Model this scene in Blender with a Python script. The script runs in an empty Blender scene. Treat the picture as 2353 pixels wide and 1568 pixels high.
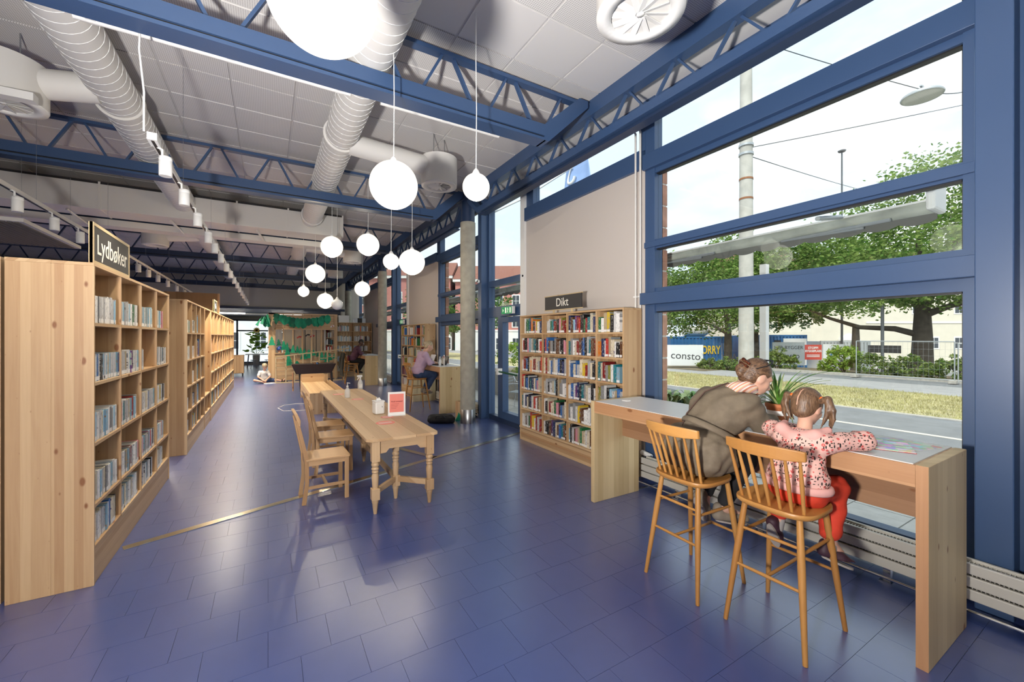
import bpy, bmesh, math, random
import numpy as np
from mathutils import Vector, Matrix, Euler
random.seed(7); RNG = np.random.default_rng(7)
SC = bpy.context.scene
COL = SC.collection
PI = math.pi

# ------------------------------------------------------------------ camera
YAW = math.atan(560.5 / 943.0)
CAMH = 1.70
cam_d = bpy.data.cameras.new('camera'); cam = bpy.data.objects.new('camera', cam_d); COL.objects.link(cam)
cam.location = (0, 0, CAMH); cam.rotation_euler = (PI / 2, 0, -YAW)
cam_d.sensor_fit = 'HORIZONTAL'; cam_d.sensor_width = 36.0; cam_d.lens = 943.0 / 2353.0 * 36.0
cam_d.shift_y = (774.0 - 784.0) / 2353.0
cam_d.clip_start = 0.05; cam_d.clip_end = 600
SC.camera = cam

# ------------------------------------------------------------------ world (bright, thinly clouded sky)
W = bpy.data.worlds.new('sky'); SC.world = W; W.use_nodes = True
nt = W.node_tree; nt.nodes.clear()
o_ = nt.nodes.new('ShaderNodeOutputWorld'); bg = nt.nodes.new('ShaderNodeBackground')
tc = nt.nodes.new('ShaderNodeTexCoord'); mp = nt.nodes.new('ShaderNodeMapping'); mp.inputs['Scale'].default_value = (1.0, 1.0, 2.6)
nz = nt.nodes.new('ShaderNodeTexNoise'); nz.inputs['Scale'].default_value = 2.2; nz.inputs['Detail'].default_value = 7; nz.inputs['Roughness'].default_value = .55
rp = nt.nodes.new('ShaderNodeValToRGB'); rp.color_ramp.elements[0].position = .40; rp.color_ramp.elements[1].position = .60
rp.color_ramp.elements[0].color = (.70, .84, .985, 1); rp.color_ramp.elements[1].color = (.98, .985, 1.0, 1)
nt.links.new(tc.outputs['Generated'], mp.inputs[0]); nt.links.new(mp.outputs[0], nz.inputs['Vector'])
nt.links.new(nz.outputs[0], rp.inputs[0]); nt.links.new(rp.outputs[0], bg.inputs[0]); nt.links.new(bg.outputs[0], o_.inputs[0])
bg.inputs[1].default_value = .56

def light(name, kind, loc, energy, color=(1, 1, 1), rot=(0, 0, 0), **kw):
    d = bpy.data.lights.new(name, kind); d.energy = energy; d.color = color
    for k, v in kw.items(): setattr(d, k, v)
    o = bpy.data.objects.new(name, d); COL.objects.link(o); o.location = loc; o.rotation_euler = rot
    return o
# hazy sun from over the library roof: it reaches the street, not the room
light('sun', 'SUN', (0, 0, 30), 1.5, (1, .96, .88), (math.radians(38), 0, math.radians(-62)), angle=math.radians(12))
# the photographer's flash on its stand beside the camera (its shadows lie on the ceiling)
fl_ = light('photo_flash', 'SPOT', (-0.9, 0.3, 1.55), 400, (1, .96, .92), shadow_soft_size=.10, spot_size=math.radians(150), spot_blend=.9)
light('photo_flash_fill', 'POINT', (-0.9, 0.25, 1.6), 125, (1, .95, .90), shadow_soft_size=.12)
fl_.rotation_euler = Vector((.62, .45, .80)).to_track_quat('-Z', 'Y').to_euler()

SC.view_settings.view_transform = 'Standard'; SC.view_settings.look = 'None'
SC.view_settings.exposure = 1.4; SC.view_settings.gamma = 1.0; SC.view_settings.use_curve_mapping = False
SC.cycles.use_denoising = True
SC.cycles.max_bounces = 7; SC.cycles.diffuse_bounces = 3; SC.cycles.glossy_bounces = 3; SC.cycles.use_adaptive_sampling = True; SC.cycles.adaptive_threshold = .03
SC.cycles.transparent_max_bounces = 16; SC.cycles.transmission_bounces = 6; SC.cycles.sample_clamp_indirect = 6.0
SC.cycles.caustics_reflective = False; SC.cycles.caustics_refractive = False

# ------------------------------------------------------------------ materials
def mat(name, color=(.8, .8, .8), rough=.5, metal=0.0, spec=.5, emit=None, estr=0, coat=0.0, bump=None, var=None, sss=0):
    """bump=(scale, strength[, stretch xyz]); var=(scale, amount) gives light/dark mottling"""
    m = bpy.data.materials.new(name); m.use_nodes = True
    n = m.node_tree.nodes; l = m.node_tree.links; b = n['Principled BSDF']
    b.inputs['Base Color'].default_value = (*color, 1); b.inputs['Roughness'].default_value = rough
    b.inputs['Metallic'].default_value = metal; b.inputs['Specular IOR Level'].default_value = spec
    b.inputs['Coat Weight'].default_value = coat
    if sss:
        b.inputs['Subsurface Weight'].default_value = sss; b.inputs['Subsurface Radius'].default_value = (.02, .008, .004)
    if emit: b.inputs['Emission Color'].default_value = (*emit, 1); b.inputs['Emission Strength'].default_value = estr
    if bump or var:
        t = n.new('ShaderNodeTexCoord')
    if var:
        z = n.new('ShaderNodeTexNoise'); z.inputs['Scale'].default_value = var[0]; z.inputs['Detail'].default_value = 5
        l.new(t.outputs['Object'], z.inputs['Vector'])
        mr = n.new('ShaderNodeMapRange'); mr.inputs[1].default_value = .3; mr.inputs[2].default_value = .7
        mr.inputs[3].default_value = 1 - var[1]; mr.inputs[4].default_value = 1 + var[1]
        mx = n.new('ShaderNodeVectorMath'); mx.operation = 'SCALE'; mx.inputs[0].default_value = color
        l.new(z.outputs[0], mr.inputs[0]); l.new(mr.outputs[0], mx.inputs['Scale']); l.new(mx.outputs[0], b.inputs['Base Color'])
    if bump:
        z = n.new('ShaderNodeTexNoise'); z.inputs['Scale'].default_value = bump[0]; z.inputs['Detail'].default_value = 4
        mpn = n.new('ShaderNodeMapping'); l.new(t.outputs['Object'], mpn.inputs[0])
        if len(bump) > 2: mpn.inputs['Scale'].default_value = bump[2]
        l.new(mpn.outputs[0], z.inputs['Vector'])
        bu = n.new('ShaderNodeBump'); bu.inputs['Strength'].default_value = bump[1]; bu.inputs['Distance'].default_value = .01
        l.new(z.outputs[0], bu.inputs['Height']); l.new(bu.outputs[0], b.inputs['Normal'])
    return m

def wood(name, axis='z', c1=(.45, .265, .128), c2=(.65, .45, .248), strip=.046, knots=1.0, rough=.5, knotcol=(.25, .10, .035), grain=1.0):
    """glued pine board: staves across the grain, streaky grain along `axis`, oval knots"""
    m = bpy.data.materials.new(name); m.use_nodes = True
    n = m.node_tree.nodes; l = m.node_tree.links; b = n['Principled BSDF']; b.inputs['Roughness'].default_value = rough
    N = lambda t, **k: n.new(t)
    t = N('ShaderNodeTexCoord'); oi = N('ShaderNodeObjectInfo')
    rv = N('ShaderNodeVectorMath'); rv.operation = 'SCALE'; rv.inputs[0].default_value = (13.1, 7.7, 3.9); l.new(oi.outputs['Random'], rv.inputs['Scale'])
    ad = N('ShaderNodeVectorMath'); l.new(t.outputs['Object'], ad.inputs[0]); l.new(rv.outputs[0], ad.inputs[1])
    sx = N('ShaderNodeSeparateXYZ'); l.new(ad.outputs[0], sx.inputs[0])
    ai = 'xyz'.index(axis); oth = [i for i in range(3) if i != ai]
    # across = sum of the two other axes (a board is thin in one of them)
    ac = N('ShaderNodeMath'); ac.operation = 'ADD'; l.new(sx.outputs[oth[0]], ac.inputs[0]); l.new(sx.outputs[oth[1]], ac.inputs[1])
    dv = N('ShaderNodeMath'); dv.operation = 'DIVIDE'; l.new(ac.outputs[0], dv.inputs[0]); dv.inputs[1].default_value = strip
    fl = N('ShaderNodeMath'); fl.operation = 'FLOOR'; l.new(dv.outputs[0], fl.inputs[0])
    wn = N('ShaderNodeTexWhiteNoise'); wn.noise_dimensions = '1D'; l.new(fl.outputs[0], wn.inputs['W'])
    # grain coordinate: (across*f, along*small, stave id)
    cb = N('ShaderNodeCombineXYZ'); m1 = N('ShaderNodeMath'); m1.operation = 'MULTIPLY'; m1.inputs[1].default_value = 42 * grain; l.new(ac.outputs[0], m1.inputs[0])
    m2 = N('ShaderNodeMath'); m2.operation = 'MULTIPLY'; m2.inputs[1].default_value = 1.6; l.new(sx.outputs[ai], m2.inputs[0])
    m3 = N('ShaderNodeMath'); m3.operation = 'MULTIPLY'; m3.inputs[1].default_value = 5.3; l.new(fl.outputs[0], m3.inputs[0])
    l.new(m1.outputs[0], cb.inputs[0]); l.new(m2.outputs[0], cb.inputs[1]); l.new(m3.outputs[0], cb.inputs[2])
    g = N('ShaderNodeTexNoise'); g.inputs['Scale'].default_value = 1.0; g.inputs['Detail'].default_value = 4; g.inputs['Distortion'].default_value = 1.2; l.new(cb.outputs[0], g.inputs['Vector'])
    # blend: 0.55*stave + 0.45*grain
    a1 = N('ShaderNodeMath'); a1.operation = 'MULTIPLY'; a1.inputs[1].default_value = .72; l.new(wn.outputs['Value'], a1.inputs[0])
    a2 = N('ShaderNodeMath'); a2.operation = 'MULTIPLY_ADD'; a2.inputs[1].default_value = .5; l.new(g.outputs[0], a2.inputs[0]); l.new(a1.outputs[0], a2.inputs[2])
    r = N('ShaderNodeValToRGB'); r.color_ramp.elements[0].position = .18; r.color_ramp.elements[1].position = .95
    r.color_ramp.elements[0].color = (*c1, 1); r.color_ramp.elements[1].color = (*c2, 1); l.new(a2.outputs[0], r.inputs[0])
    out = r.outputs[0]
    if knots:
        kc = N('ShaderNodeCombineXYZ'); k1 = N('ShaderNodeMath'); k1.operation = 'MULTIPLY'; k1.inputs[1].default_value = 7.0; l.new(ac.outputs[0], k1.inputs[0])
        k2 = N('ShaderNodeMath'); k2.operation = 'MULTIPLY'; k2.inputs[1].default_value = 3.4; l.new(sx.outputs[ai], k2.inputs[0])
        l.new(k1.outputs[0], kc.inputs[0]); l.new(k2.outputs[0], kc.inputs[1])
        v = N('ShaderNodeTexVoronoi'); v.voronoi_dimensions = '2D'; v.inputs['Scale'].default_value = 1.0; l.new(kc.outputs[0], v.inputs['Vector'])
        sw = N('ShaderNodeSeparateColor'); l.new(v.outputs['Color'], sw.inputs[0])
        rad = N('ShaderNodeMapRange'); rad.inputs[1].default_value = .66; rad.inputs[2].default_value = 1.0; rad.inputs[3].default_value = 0.0; rad.inputs[4].default_value = .105 * knots; l.new(sw.outputs[0], rad.inputs[0])
        sb = N('ShaderNodeMath'); sb.operation = 'SUBTRACT'; l.new(rad.outputs[0], sb.inputs[0]); l.new(v.outputs['Distance'], sb.inputs[1])
        km = N('ShaderNodeMapRange'); km.inputs[1].default_value = -.025; km.inputs[2].default_value = .03; l.new(sb.outputs[0], km.inputs[0])
        mx = N('ShaderNodeMix'); mx.data_type = 'RGBA'; l.new(km.outputs[0], mx.inputs[0]); l.new(out, mx.inputs[6]); mx.inputs[7].default_value = (*knotcol, 1)
        out = mx.outputs[2]
    l.new(out, b.inputs['Base Color'])
    bu = N('ShaderNodeBump'); bu.inputs['Strength'].default_value = .12; bu.inputs['Distance'].default_value = .004; l.new(g.outputs[0], bu.inputs['Height']); l.new(bu.outputs[0], b.inputs['Normal'])
    return m

M = {}
for ax in 'xyz':
    M['pine_' + ax] = wood('pine_' + ax, ax)
    M['pinered_' + ax] = wood('pinered_' + ax, ax, (.42, .21, .095), (.60, .35, .18), .11)
    M['pinepale_' + ax] = wood('pinepale_' + ax, ax, (.50, .36, .18), (.68, .53, .30), .075)
    M['oak_' + ax] = wood('oak_' + ax, ax, (.40, .18, .045), (.54, .27, .075), .4, 0, .38, grain=1.6)
    M['tablewood_' + ax] = wood('tablewood_' + ax, ax, (.44, .27, .135), (.64, .44, .25), .14, .55, .42)
    M['chairwood_' + ax] = wood('chairwood_' + ax, ax, (.47, .27, .125), (.62, .39, .20), .5, 0, .42)
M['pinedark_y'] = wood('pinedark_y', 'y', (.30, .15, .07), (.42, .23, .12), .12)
M['blue'] = mat('blue_paint', (.042, .085, .185), .36, spec=.5)
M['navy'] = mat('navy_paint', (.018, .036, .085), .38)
M['white'] = mat('white_paint', (.80, .80, .78), .45)
M['duct'] = mat('duct_white', (.70, .685, .65), .6)
M['beigewall'] = mat('beige_wall', (.56, .51, .47), .75, bump=(60, .05))
M['taupe'] = mat('taupe_wall', (.60, .565, .50), .8, bump=(60, .05))
M['concrete'] = mat('concrete', (.36, .34, .28), .7, bump=(35, .25), var=(7, .16))
M['steel'] = mat('brushed_steel', (.42, .43, .45), .32, 1.0, bump=(90, .05, (1, 1, .05)))
M['chrome'] = mat('chrome', (.75, .76, .77), .14, 1.0)
M['brass'] = mat('brass_strip', (.62, .56, .42), .25, 1.0, bump=(60, .08, (.2, 1, 1)))
M['black'] = mat('black_plastic', (.012, .012, .013), .5)
M['rubber'] = mat('black_rubber', (.02, .02, .022), .85)
M['radiator'] = mat('radiator_enamel', (.55, .53, .47), .4)
M['laminate'] = mat('grey_laminate', (.70, .71, .71), .32)
M['chalk'] = mat('sign_black', (.033, .030, .030), .6)
M['cream'] = mat('lettering_cream', (.86, .82, .72), .6)
M['paper'] = mat('paper', (.82, .81, .78), .7)
M['green_paper'] = mat('green_paper', (.01, .30, .15), .7, var=(9, .25))
M['green_paper2'] = mat('dark_green_paper', (.008, .16, .085), .7, var=(9, .25))
M['globe'] = mat('lit_globe', (.95, .93, .88), .25, emit=(1.0, .92, .76), estr=.46)
M['globe_off'] = mat('unlit_globe', (.74, .75, .77), .25)
M['tube'] = mat('lit_tube', (.9, .9, .88), .4, emit=(1.0, .95, .86), estr=7.0)
M['tube_off'] = mat('tube_housing', (.80, .79, .76), .35)
M['spotglow'] = mat('spot_glow', (.9, .85, .7), .4, emit=(1.0, .86, .6), estr=3.0)

def glass_mat():
    m = bpy.data.materials.new('window_glass'); m.use_nodes = True; n = m.node_tree.nodes; l = m.node_tree.links; n.clear()
    o = n.new('ShaderNodeOutputMaterial'); tr = n.new('ShaderNodeBsdfTransparent'); tr.inputs[0].default_value = (.965, .985, .975, 1)
    gl = n.new('ShaderNodeBsdfGlossy'); gl.inputs['Roughness'].default_value = 0.0; gl.inputs[0].default_value = (.9, .95, .93, 1)
    lw = n.new('ShaderNodeLayerWeight'); lw.inputs[0].default_value = .5; pw = n.new('ShaderNodeMath'); pw.operation = 'POWER'; pw.inputs[1].default_value = 5.0
    fr = n.new('ShaderNodeMath'); fr.operation = 'MULTIPLY_ADD'; fr.inputs[1].default_value = .55; fr.inputs[2].default_value = .045; mx = n.new('ShaderNodeMixShader')
    l.new(lw.outputs['Facing'], pw.inputs[0]); l.new(pw.outputs[0], fr.inputs[0]); l.new(fr.outputs[0], mx.inputs[0]); l.new(tr.outputs[0], mx.inputs[1]); l.new(gl.outputs[0], mx.inputs[2]); l.new(mx.outputs[0], o.inputs[0])
    return m
M['glass'] = glass_mat()
M['clear'] = mat('clear_plastic', (.85, .87, .88), .2); M['clear'].node_tree.nodes['Principled BSDF'].inputs['Alpha'].default_value = .55

# ------------------------------------------------------------------ mesh helpers
class MB:
    def __init__(s): s.v = []; s.f = []; s.mi = []; s.sm = []
    def add(s, vs, fs, mi=0, smooth=False):
        o = len(s.v); s.v += [tuple(p) for p in vs]
        for f in fs: s.f.append([o + i for i in f]); s.mi.append(mi); s.sm.append(smooth)
        return s
    def box(s, x0, x1, y0, y1, z0, z1, mi=0, M4=None):
        vs = [Vector((x, y, z)) for z in (z0, z1) for y in (y0, y1) for x in (x0, x1)]
        if M4 is not None: vs = [M4 @ v for v in vs]
        return s.add(vs, [(0, 2, 3, 1), (4, 5, 7, 6), (0, 1, 5, 4), (2, 6, 7, 3), (0, 4, 6, 2), (1, 3, 7, 5)], mi)
    def cbox(s, c, d, mi=0, rot=None):
        M4 = Matrix.Translation(c) @ (Euler(rot).to_matrix().to_4x4() if rot else Matrix())
        return s.box(-d[0] / 2, d[0] / 2, -d[1] / 2, d[1] / 2, -d[2] / 2, d[2] / 2, mi, M4)
    def bar(s, a, b, w, h=None, mi=0, up=(0, 0, 1)):
        """square bar from a to b, w wide, h high"""
        a = Vector(a); b = Vector(b); h = h or w; d = (b - a); L = d.length; d.normalize()
        u = Vector(up)
        if abs(d.dot(u)) > .98: u = Vector((1, 0, 0))
        x = d.cross(u).normalized(); y = x.cross(d).normalized()
        vs = [p + x * sx * w / 2 + y * sy * h / 2 for p in (a, b) for sx, sy in ((-1, -1), (1, -1), (1, 1), (-1, 1))]
        return s.add(vs, [(3, 2, 1, 0), (4, 5, 6, 7), (0, 1, 5, 4), (1, 2, 6, 5), (2, 3, 7, 6), (3, 0, 4, 7)], mi)
    def tube(s, pts, r, n=10, mi=0, caps=True, flat=1.0):
        pts = [Vector(p) for p in pts]; rs = r if hasattr(r, '__len__') else [r] * len(pts)
        rings = []; up = None
        for i, p in enumerate(pts):
            d = (pts[min(i + 1, len(pts) - 1)] - pts[max(i - 1, 0)]).normalized()
            if up is None:
                up = Vector((0, 0, 1)) if abs(d.z) < .9 else Vector((1, 0, 0))
            x = d.cross(up)
            if x.length < 1e-5: x = d.orthogonal()
            x.normalize(); y = x.cross(d).normalized(); up = y
            rings.append([p + (x * math.cos(2 * PI * k / n) + y * math.sin(2 * PI * k / n) * flat) * rs[i] for k in range(n)])
        o = []; fs = []
        for q in rings: o += q
        for i in range(len(pts) - 1):
            for k in range(n):
                fs.append((i * n + k, i * n + (k + 1) % n, (i + 1) * n + (k + 1) % n, (i + 1) * n + k))
        s.add(o, fs, mi, True)
        if caps:
            s.add(rings[0], [tuple(range(n))[::-1]], mi); s.add(rings[-1], [tuple(range(n))], mi)
        return s
    def lathe(s, prof, c=(0, 0, 0), n=24, mi=0, cap=True, M4=None):
        vs = []; fs = []
        for r, z in prof:
            for k in range(n): vs.append(Vector((r * math.cos(2 * PI * k / n), r * math.sin(2 * PI * k / n), z)))
        vs = [(M4 @ v if M4 is not None else v) + Vector(c) for v in vs]
        for i in range(len(prof) - 1):
            for k in range(n): fs.append((i * n + k, i * n + (k + 1) % n, (i + 1) * n + (k + 1) % n, (i + 1) * n + k))
        s.add(vs, fs, mi, True)
        if cap:
            if prof[0][0] > 1e-4: s.add(vs[:n], [tuple(range(n))[::-1]], mi)
            if prof[-1][0] > 1e-4: s.add(vs[-n:], [tuple(range(n))], mi)
        return s
    def sphere(s, c, r, n=20, m=12, mi=0, sc=(1, 1, 1), rot=None):
        R = Euler(rot).to_matrix() if rot else Matrix.Identity(3); c = Vector(c); vs = [c + R @ Vector((0, 0, -r * sc[2]))]; fs = []
        for i in range(1, m):
            a = -PI / 2 + PI * i / m
            for k in range(n):
                vs.append(c + R @ Vector((r * sc[0] * math.cos(a) * math.cos(2 * PI * k / n), r * sc[1] * math.cos(a) * math.sin(2 * PI * k / n), r * sc[2] * math.sin(a))))
        vs.append(c + R @ Vector((0, 0, r * sc[2]))); L = len(vs) - 1
        for k in range(n): fs.append((0, 1 + (k + 1) % n, 1 + k)); fs.append((L, L - n + k, L - n + (k + 1) % n))
        for i in range(m - 2):
            for k in range(n): fs.append((1 + i * n + k, 1 + i * n + (k + 1) % n, 1 + (i + 1) * n + (k + 1) % n, 1 + (i + 1) * n + k))
        return s.add(vs, fs, mi, True)
    def prism(s, poly, a, b, axis='z', mi=0):
        """extrude 2-D polygon; axis is the extrusion axis; poly in the other two axes (cyclic order x,y,z)"""
        n = len(poly)
        def P(u, v, w): return {'z': (u, v, w), 'x': (w, u, v), 'y': (u, w, v)}[axis]
        vs = [P(u, v, a) for u, v in poly] + [P(u, v, b) for u, v in poly]
        fs = [tuple(range(n))[::-1], tuple(range(n, 2 * n))] + [(i, (i + 1) % n, n + (i + 1) % n, n + i) for i in range(n)]
        if axis == 'y': fs = [f[::-1] for f in fs]
        return s.add(vs, fs, mi)
    def mesh(s, name, mats):
        me = bpy.data.meshes.new(name); me.from_pydata(s.v, [], s.f)
        for m_ in (mats if isinstance(mats, (list, tuple)) else [mats]): me.materials.append(M[m_] if isinstance(m_, str) else m_)
        me.polygons.foreach_set('material_index', s.mi); me.polygons.foreach_set('use_smooth', s.sm); me.update()
        return me
    def build(s, name, mats, parent=None, loc=None, rot=None, bev=0, fix=False):
        me = s.mesh(name, mats)
        if fix:
            bm = bmesh.new(); bm.from_mesh(me); bmesh.ops.recalc_face_normals(bm, faces=bm.faces); bm.to_mesh(me); bm.free()
        o = bpy.data.objects.new(name, me); COL.objects.link(o)
        if parent is not None: o.parent = parent
        if loc is not None: o.location = loc
        if rot is not None: o.rotation_euler = rot
        if bev:
            md = o.modifiers.new('bevel', 'BEVEL'); md.width = bev; md.segments = 2; md.limit_method = 'ANGLE'; md.angle_limit = math.radians(50)
        return o

def tag(o, label=None, cat=None, group=None, kind=None):
    if label: o['label'] = label
    if cat: o['category'] = cat
    if group: o['group'] = group
    if kind: o['kind'] = kind
    return o
def thing(name, label, cat, loc=(0, 0, 0), rz=0, group=None):
    o = bpy.data.objects.new(name, None); COL.objects.link(o); o.location = loc; o.rotation_euler = (0, 0, rz)
    o.empty_display_size = .1
    return tag(o, label, cat, group)
def struct_root(name, label=None):
    o = bpy.data.objects.new(name, None); COL.objects.link(o); o.empty_display_size = .1
    return tag(o, label, None, None, 'structure')
def copy_tree(o, parent=None):
    c = o.copy(); COL.objects.link(c); c.parent = parent
    for ch in [x for x in o.children]: copy_tree(ch, c)
    return c
def text(name, body, size, m, parent, loc, rot, ext=.001, align='CENTER', bold=0.0, sx=1.0):
    cu = bpy.data.curves.new(name, 'FONT'); cu.body = body; cu.size = size; cu.extrude = ext; cu.align_x = align; cu.align_y = 'CENTER'; cu.offset = bold
    cu.materials.append(M[m] if isinstance(m, str) else m); cu.resolution_u = 3
    tmp = bpy.data.objects.new(name, cu); COL.objects.link(tmp); dg = bpy.context.evaluated_depsgraph_get()
    me = bpy.data.meshes.new_from_object(tmp.evaluated_get(dg)); bpy.data.objects.remove(tmp)
    o = bpy.data.objects.new(name, me); COL.objects.link(o); o.parent = parent; o.location = loc; o.rotation_euler = rot; o.scale = (sx, 1, 1)
    return o
ORD = ['first', 'second', 'third', 'fourth', 'fifth', 'sixth', 'seventh', 'eighth', 'ninth', 'tenth', 'eleventh', 'twelfth', 'thirteenth',
       'fourteenth', 'fifteenth', 'sixteenth', 'seventeenth', 'eighteenth', 'nineteenth', 'twentieth', 'twenty-first', 'twenty-second', 'twenty-third', 'twenty-fourth', 'twenty-fifth']
# ================================================================== STRUCTURE
CEIL = 4.58; WX = 3.97; BAY = 7.07
Fv = Vector((math.sin(YAW), math.cos(YAW), 0)); Rv = Vector((math.cos(YAW), -math.sin(YAW), 0))
def proj(x, y, z):
    p = Vector((x, y, z - CAMH)); w = p.dot(Fv)
    if w < .05: return None
    return 1176.5 + 943 * p.dot(Rv) / w, 774 - 943 * p.z / w, w
def in_frame(x, y, z, mg=60):
    q = proj(x, y, z)
    return q is not None and -mg < q[0] < 2353 + mg and -mg < q[1] < 1568 + mg

def floor_mat():
    m = mat('blue_linoleum', (.05, .075, .20), .30, spec=1.0, coat=.8)
    n = m.node_tree.nodes; l = m.node_tree.links; b = n['Principled BSDF']
    b.inputs['Coat Roughness'].default_value = .28; b.inputs['Coat IOR'].default_value = 1.6
    g = n.new('ShaderNodeNewGeometry'); z = n.new('ShaderNodeTexNoise'); z.inputs['Scale'].default_value = 1.3; z.inputs['Detail'].default_value = 7
    l.new(g.outputs['Position'], z.inputs['Vector'])
    r = n.new('ShaderNodeMapRange'); r.inputs[1].default_value = .3; r.inputs[2].default_value = .7; r.inputs[3].default_value = .29; r.inputs[4].default_value = .34
    l.new(z.outputs[0], r.inputs[0]); l.new(r.outputs[0], b.inputs['Roughness'])
    c = n.new('ShaderNodeValToRGB'); c.color_ramp.elements[0].color = (.034, .060, .205, 1); c.color_ramp.elements[1].color = (.050, .080, .250, 1)
    z2 = n.new('ShaderNodeTexNoise'); z2.inputs['Scale'].default_value = 9; z2.inputs['Detail'].default_value = 6; l.new(g.outputs['Position'], z2.inputs['Vector'])
    l.new(z2.outputs[0], c.inputs[0]); l.new(c.outputs[0], b.inputs['Base Color'])
    z3 = n.new('ShaderNodeTexNoise'); z3.inputs['Scale'].default_value = 5; z3.inputs['Detail'].default_value = 3; l.new(g.outputs['Position'], z3.inputs['Vector'])
    bu = n.new('ShaderNodeBump'); bu.inputs['Strength'].default_value = .012; bu.inputs['Distance'].default_value = .01; l.new(z3.outputs[0], bu.inputs['Height']); 
    return m
M['floor'] = floor_mat()
M['joint'] = mat('floor_joint', (.012, .020, .075), .6)
# floor ------------------------------------------------------------
floor = MB().box(-9.2, 4.08, -4.2, 30.2, -.22, -.004).build('floor', 'joint'); tag(floor, 'blue linoleum tile floor of the library', kind='structure')
T = .30; cells = []
row = 0; y = -4.15
while y < 30:
    x = -9.0 + (T / 2 if row % 2 else 0) - T
    while x < 4.05:
        x0, x1 = max(x, -9.2), min(x + T, 4.05)
        if x1 - x0 > .03: cells.append((x0, x1, y, min(y + T, 30.15)))
        x += T
    y += T; row += 1
def vis_key(c):
    cx_, cy_ = (c[0] + c[1]) / 2, (c[2] + c[3]) / 2
    q = proj(cx_, cy_, 0)
    if q is None or not in_frame(cx_, cy_, 0, 90): return 1e9
    if cx_ < -1.0: return 1e8
    return q[2]
cells.sort(key=vis_key)
g_ = .0009
tile_me = MB().box(g_, T - g_, g_, T - g_, -.004, 0).mesh('tile', 'floor')
rest = MB(); nt_ = 0
for c in cells:
    if nt_ < 300 and vis_key(c) < 1e7 and abs(c[1] - c[0] - T) < 1e-6 and abs(c[3] - c[2] - T) < 1e-6:
        o = bpy.data.objects.new('tile', tile_me); COL.objects.link(o); o.parent = floor; o.location = (c[0], c[2], 0); nt_ += 1
    else:
        rest.box(c[0] + g_, c[1] - g_, c[2] + g_, c[3] - g_, -.004, 0)
tag(rest.build('tile_field', 'floor', floor), kind='stuff')

# metal joint strips set in the floor
def strip(a, b, w, lab):
    a = Vector((*a, 0)); b = Vector((*b, 0)); m = MB(); m.bar(a + Vector((0, 0, .001)), b + Vector((0, 0, .001)), w, .004); o = m.build('floor_strip', 'brass')
    m2 = MB(); d = (b - a).normalized(); n_ = Vector((-d.y, d.x, 0)); m2.bar(a - n_ * (w / 2 + .004) + Vector((0, 0, .003)), b - n_ * (w / 2 + .004) + Vector((0, 0, .003)), .008, .008); e = m2.build('edge_rail', 'chrome', o)
    tag(o, lab, 'floor strip')
strip((-1.0, 4.42), (3.93, 6.20), .085, 'long metal joint strip running diagonally across the blue floor')
strip((1.60, 6.50), (2.02, 5.52), .085, 'short metal joint strip meeting the long strip beyond the table')
tag(MB().box(2.9, 3.85, 3.20, 3.222, 0, .006).build('floor_strip', 'steel'), 'thin steel strip on floor under the window counter', 'floor strip')

# ceiling ----------------------------------------------------------
def ceil_mat():
    m = mat('perforated_ceiling', (.66, .645, .63), .8); n = m.node_tree.nodes; l = m.node_tree.links; b = n['Principled BSDF']
    g = n.new('ShaderNodeNewGeometry'); mp_ = n.new('ShaderNodeVectorMath'); mp_.operation = 'SCALE'; mp_.inputs['Scale'].default_value = 1 / .018; l.new(g.outputs['Position'], mp_.inputs[0])
    fr = n.new('ShaderNodeVectorMath'); fr.operation = 'FRACTION'; l.new(mp_.outputs[0], fr.inputs[0])
    sb = n.new('ShaderNodeVectorMath'); sb.operation = 'SUBTRACT'; sb.inputs[1].default_value = (.5, .5, 0); l.new(fr.outputs[0], sb.inputs[0])
    mu = n.new('ShaderNodeVectorMath'); mu.operation = 'MULTIPLY'; mu.inputs[1].default_value = (1, 1, 0); l.new(sb.outputs[0], mu.inputs[0])
    ln = n.new('ShaderNodeVectorMath'); ln.operation = 'LENGTH'; l.new(mu.outputs[0], ln.inputs[0])
    lt = n.new('ShaderNodeMath'); lt.operation = 'LESS_THAN'; lt.inputs[1].default_value = .27; l.new(ln.outputs['Value'], lt.inputs[0])
    mx = n.new('ShaderNodeMix'); mx.data_type = 'RGBA'; mx.inputs[6].default_value = (.70, .685, .67, 1); mx.inputs[7].default_value = (.40, .385, .37, 1)
    l.new(lt.outputs[0], mx.inputs[0]); l.new(mx.outputs[2], b.inputs['Base Color'])
    return m
M['perf'] = ceil_mat(); M['ceilback'] = mat('ceiling_rail', (.60, .585, .57), .75)
M['ceilplain'] = mat('ceiling_plain', (.68, .665, .65), .75)
ceil = MB().box(-9.2, 4.15, -4.2, 22.1, CEIL + .012, CEIL + .4).build('ceiling', 'ceilback'); tag(ceil, 'white perforated panel ceiling above the trusses', kind='structure')
P = .636; pc = []; x = 2.822 - P * 20
while x < 3.35:
    y = 3.65 - P * 13
    while y < 21.9:
        if x > -9.2: pc.append((x, y))
        y += P
    x += P
pc = [c for c in pc if c[0] + P < 3.5]
def ck(c):
    q = proj(c[0] + P / 2, c[1] + P / 2, CEIL)
    return 1e9 if q is None or not in_frame(c[0] + P / 2, c[1] + P / 2, CEIL, 150) else q[2]
pc.sort(key=ck)
pan_me = MB().box(.012, P - .012, .012, P - .012, 0, .014).mesh('panel', 'perf'); plain_me = MB().box(.012, P - .012, .012, P - .012, 0, .014).mesh('panel', 'ceilplain')
rest = MB()
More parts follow.
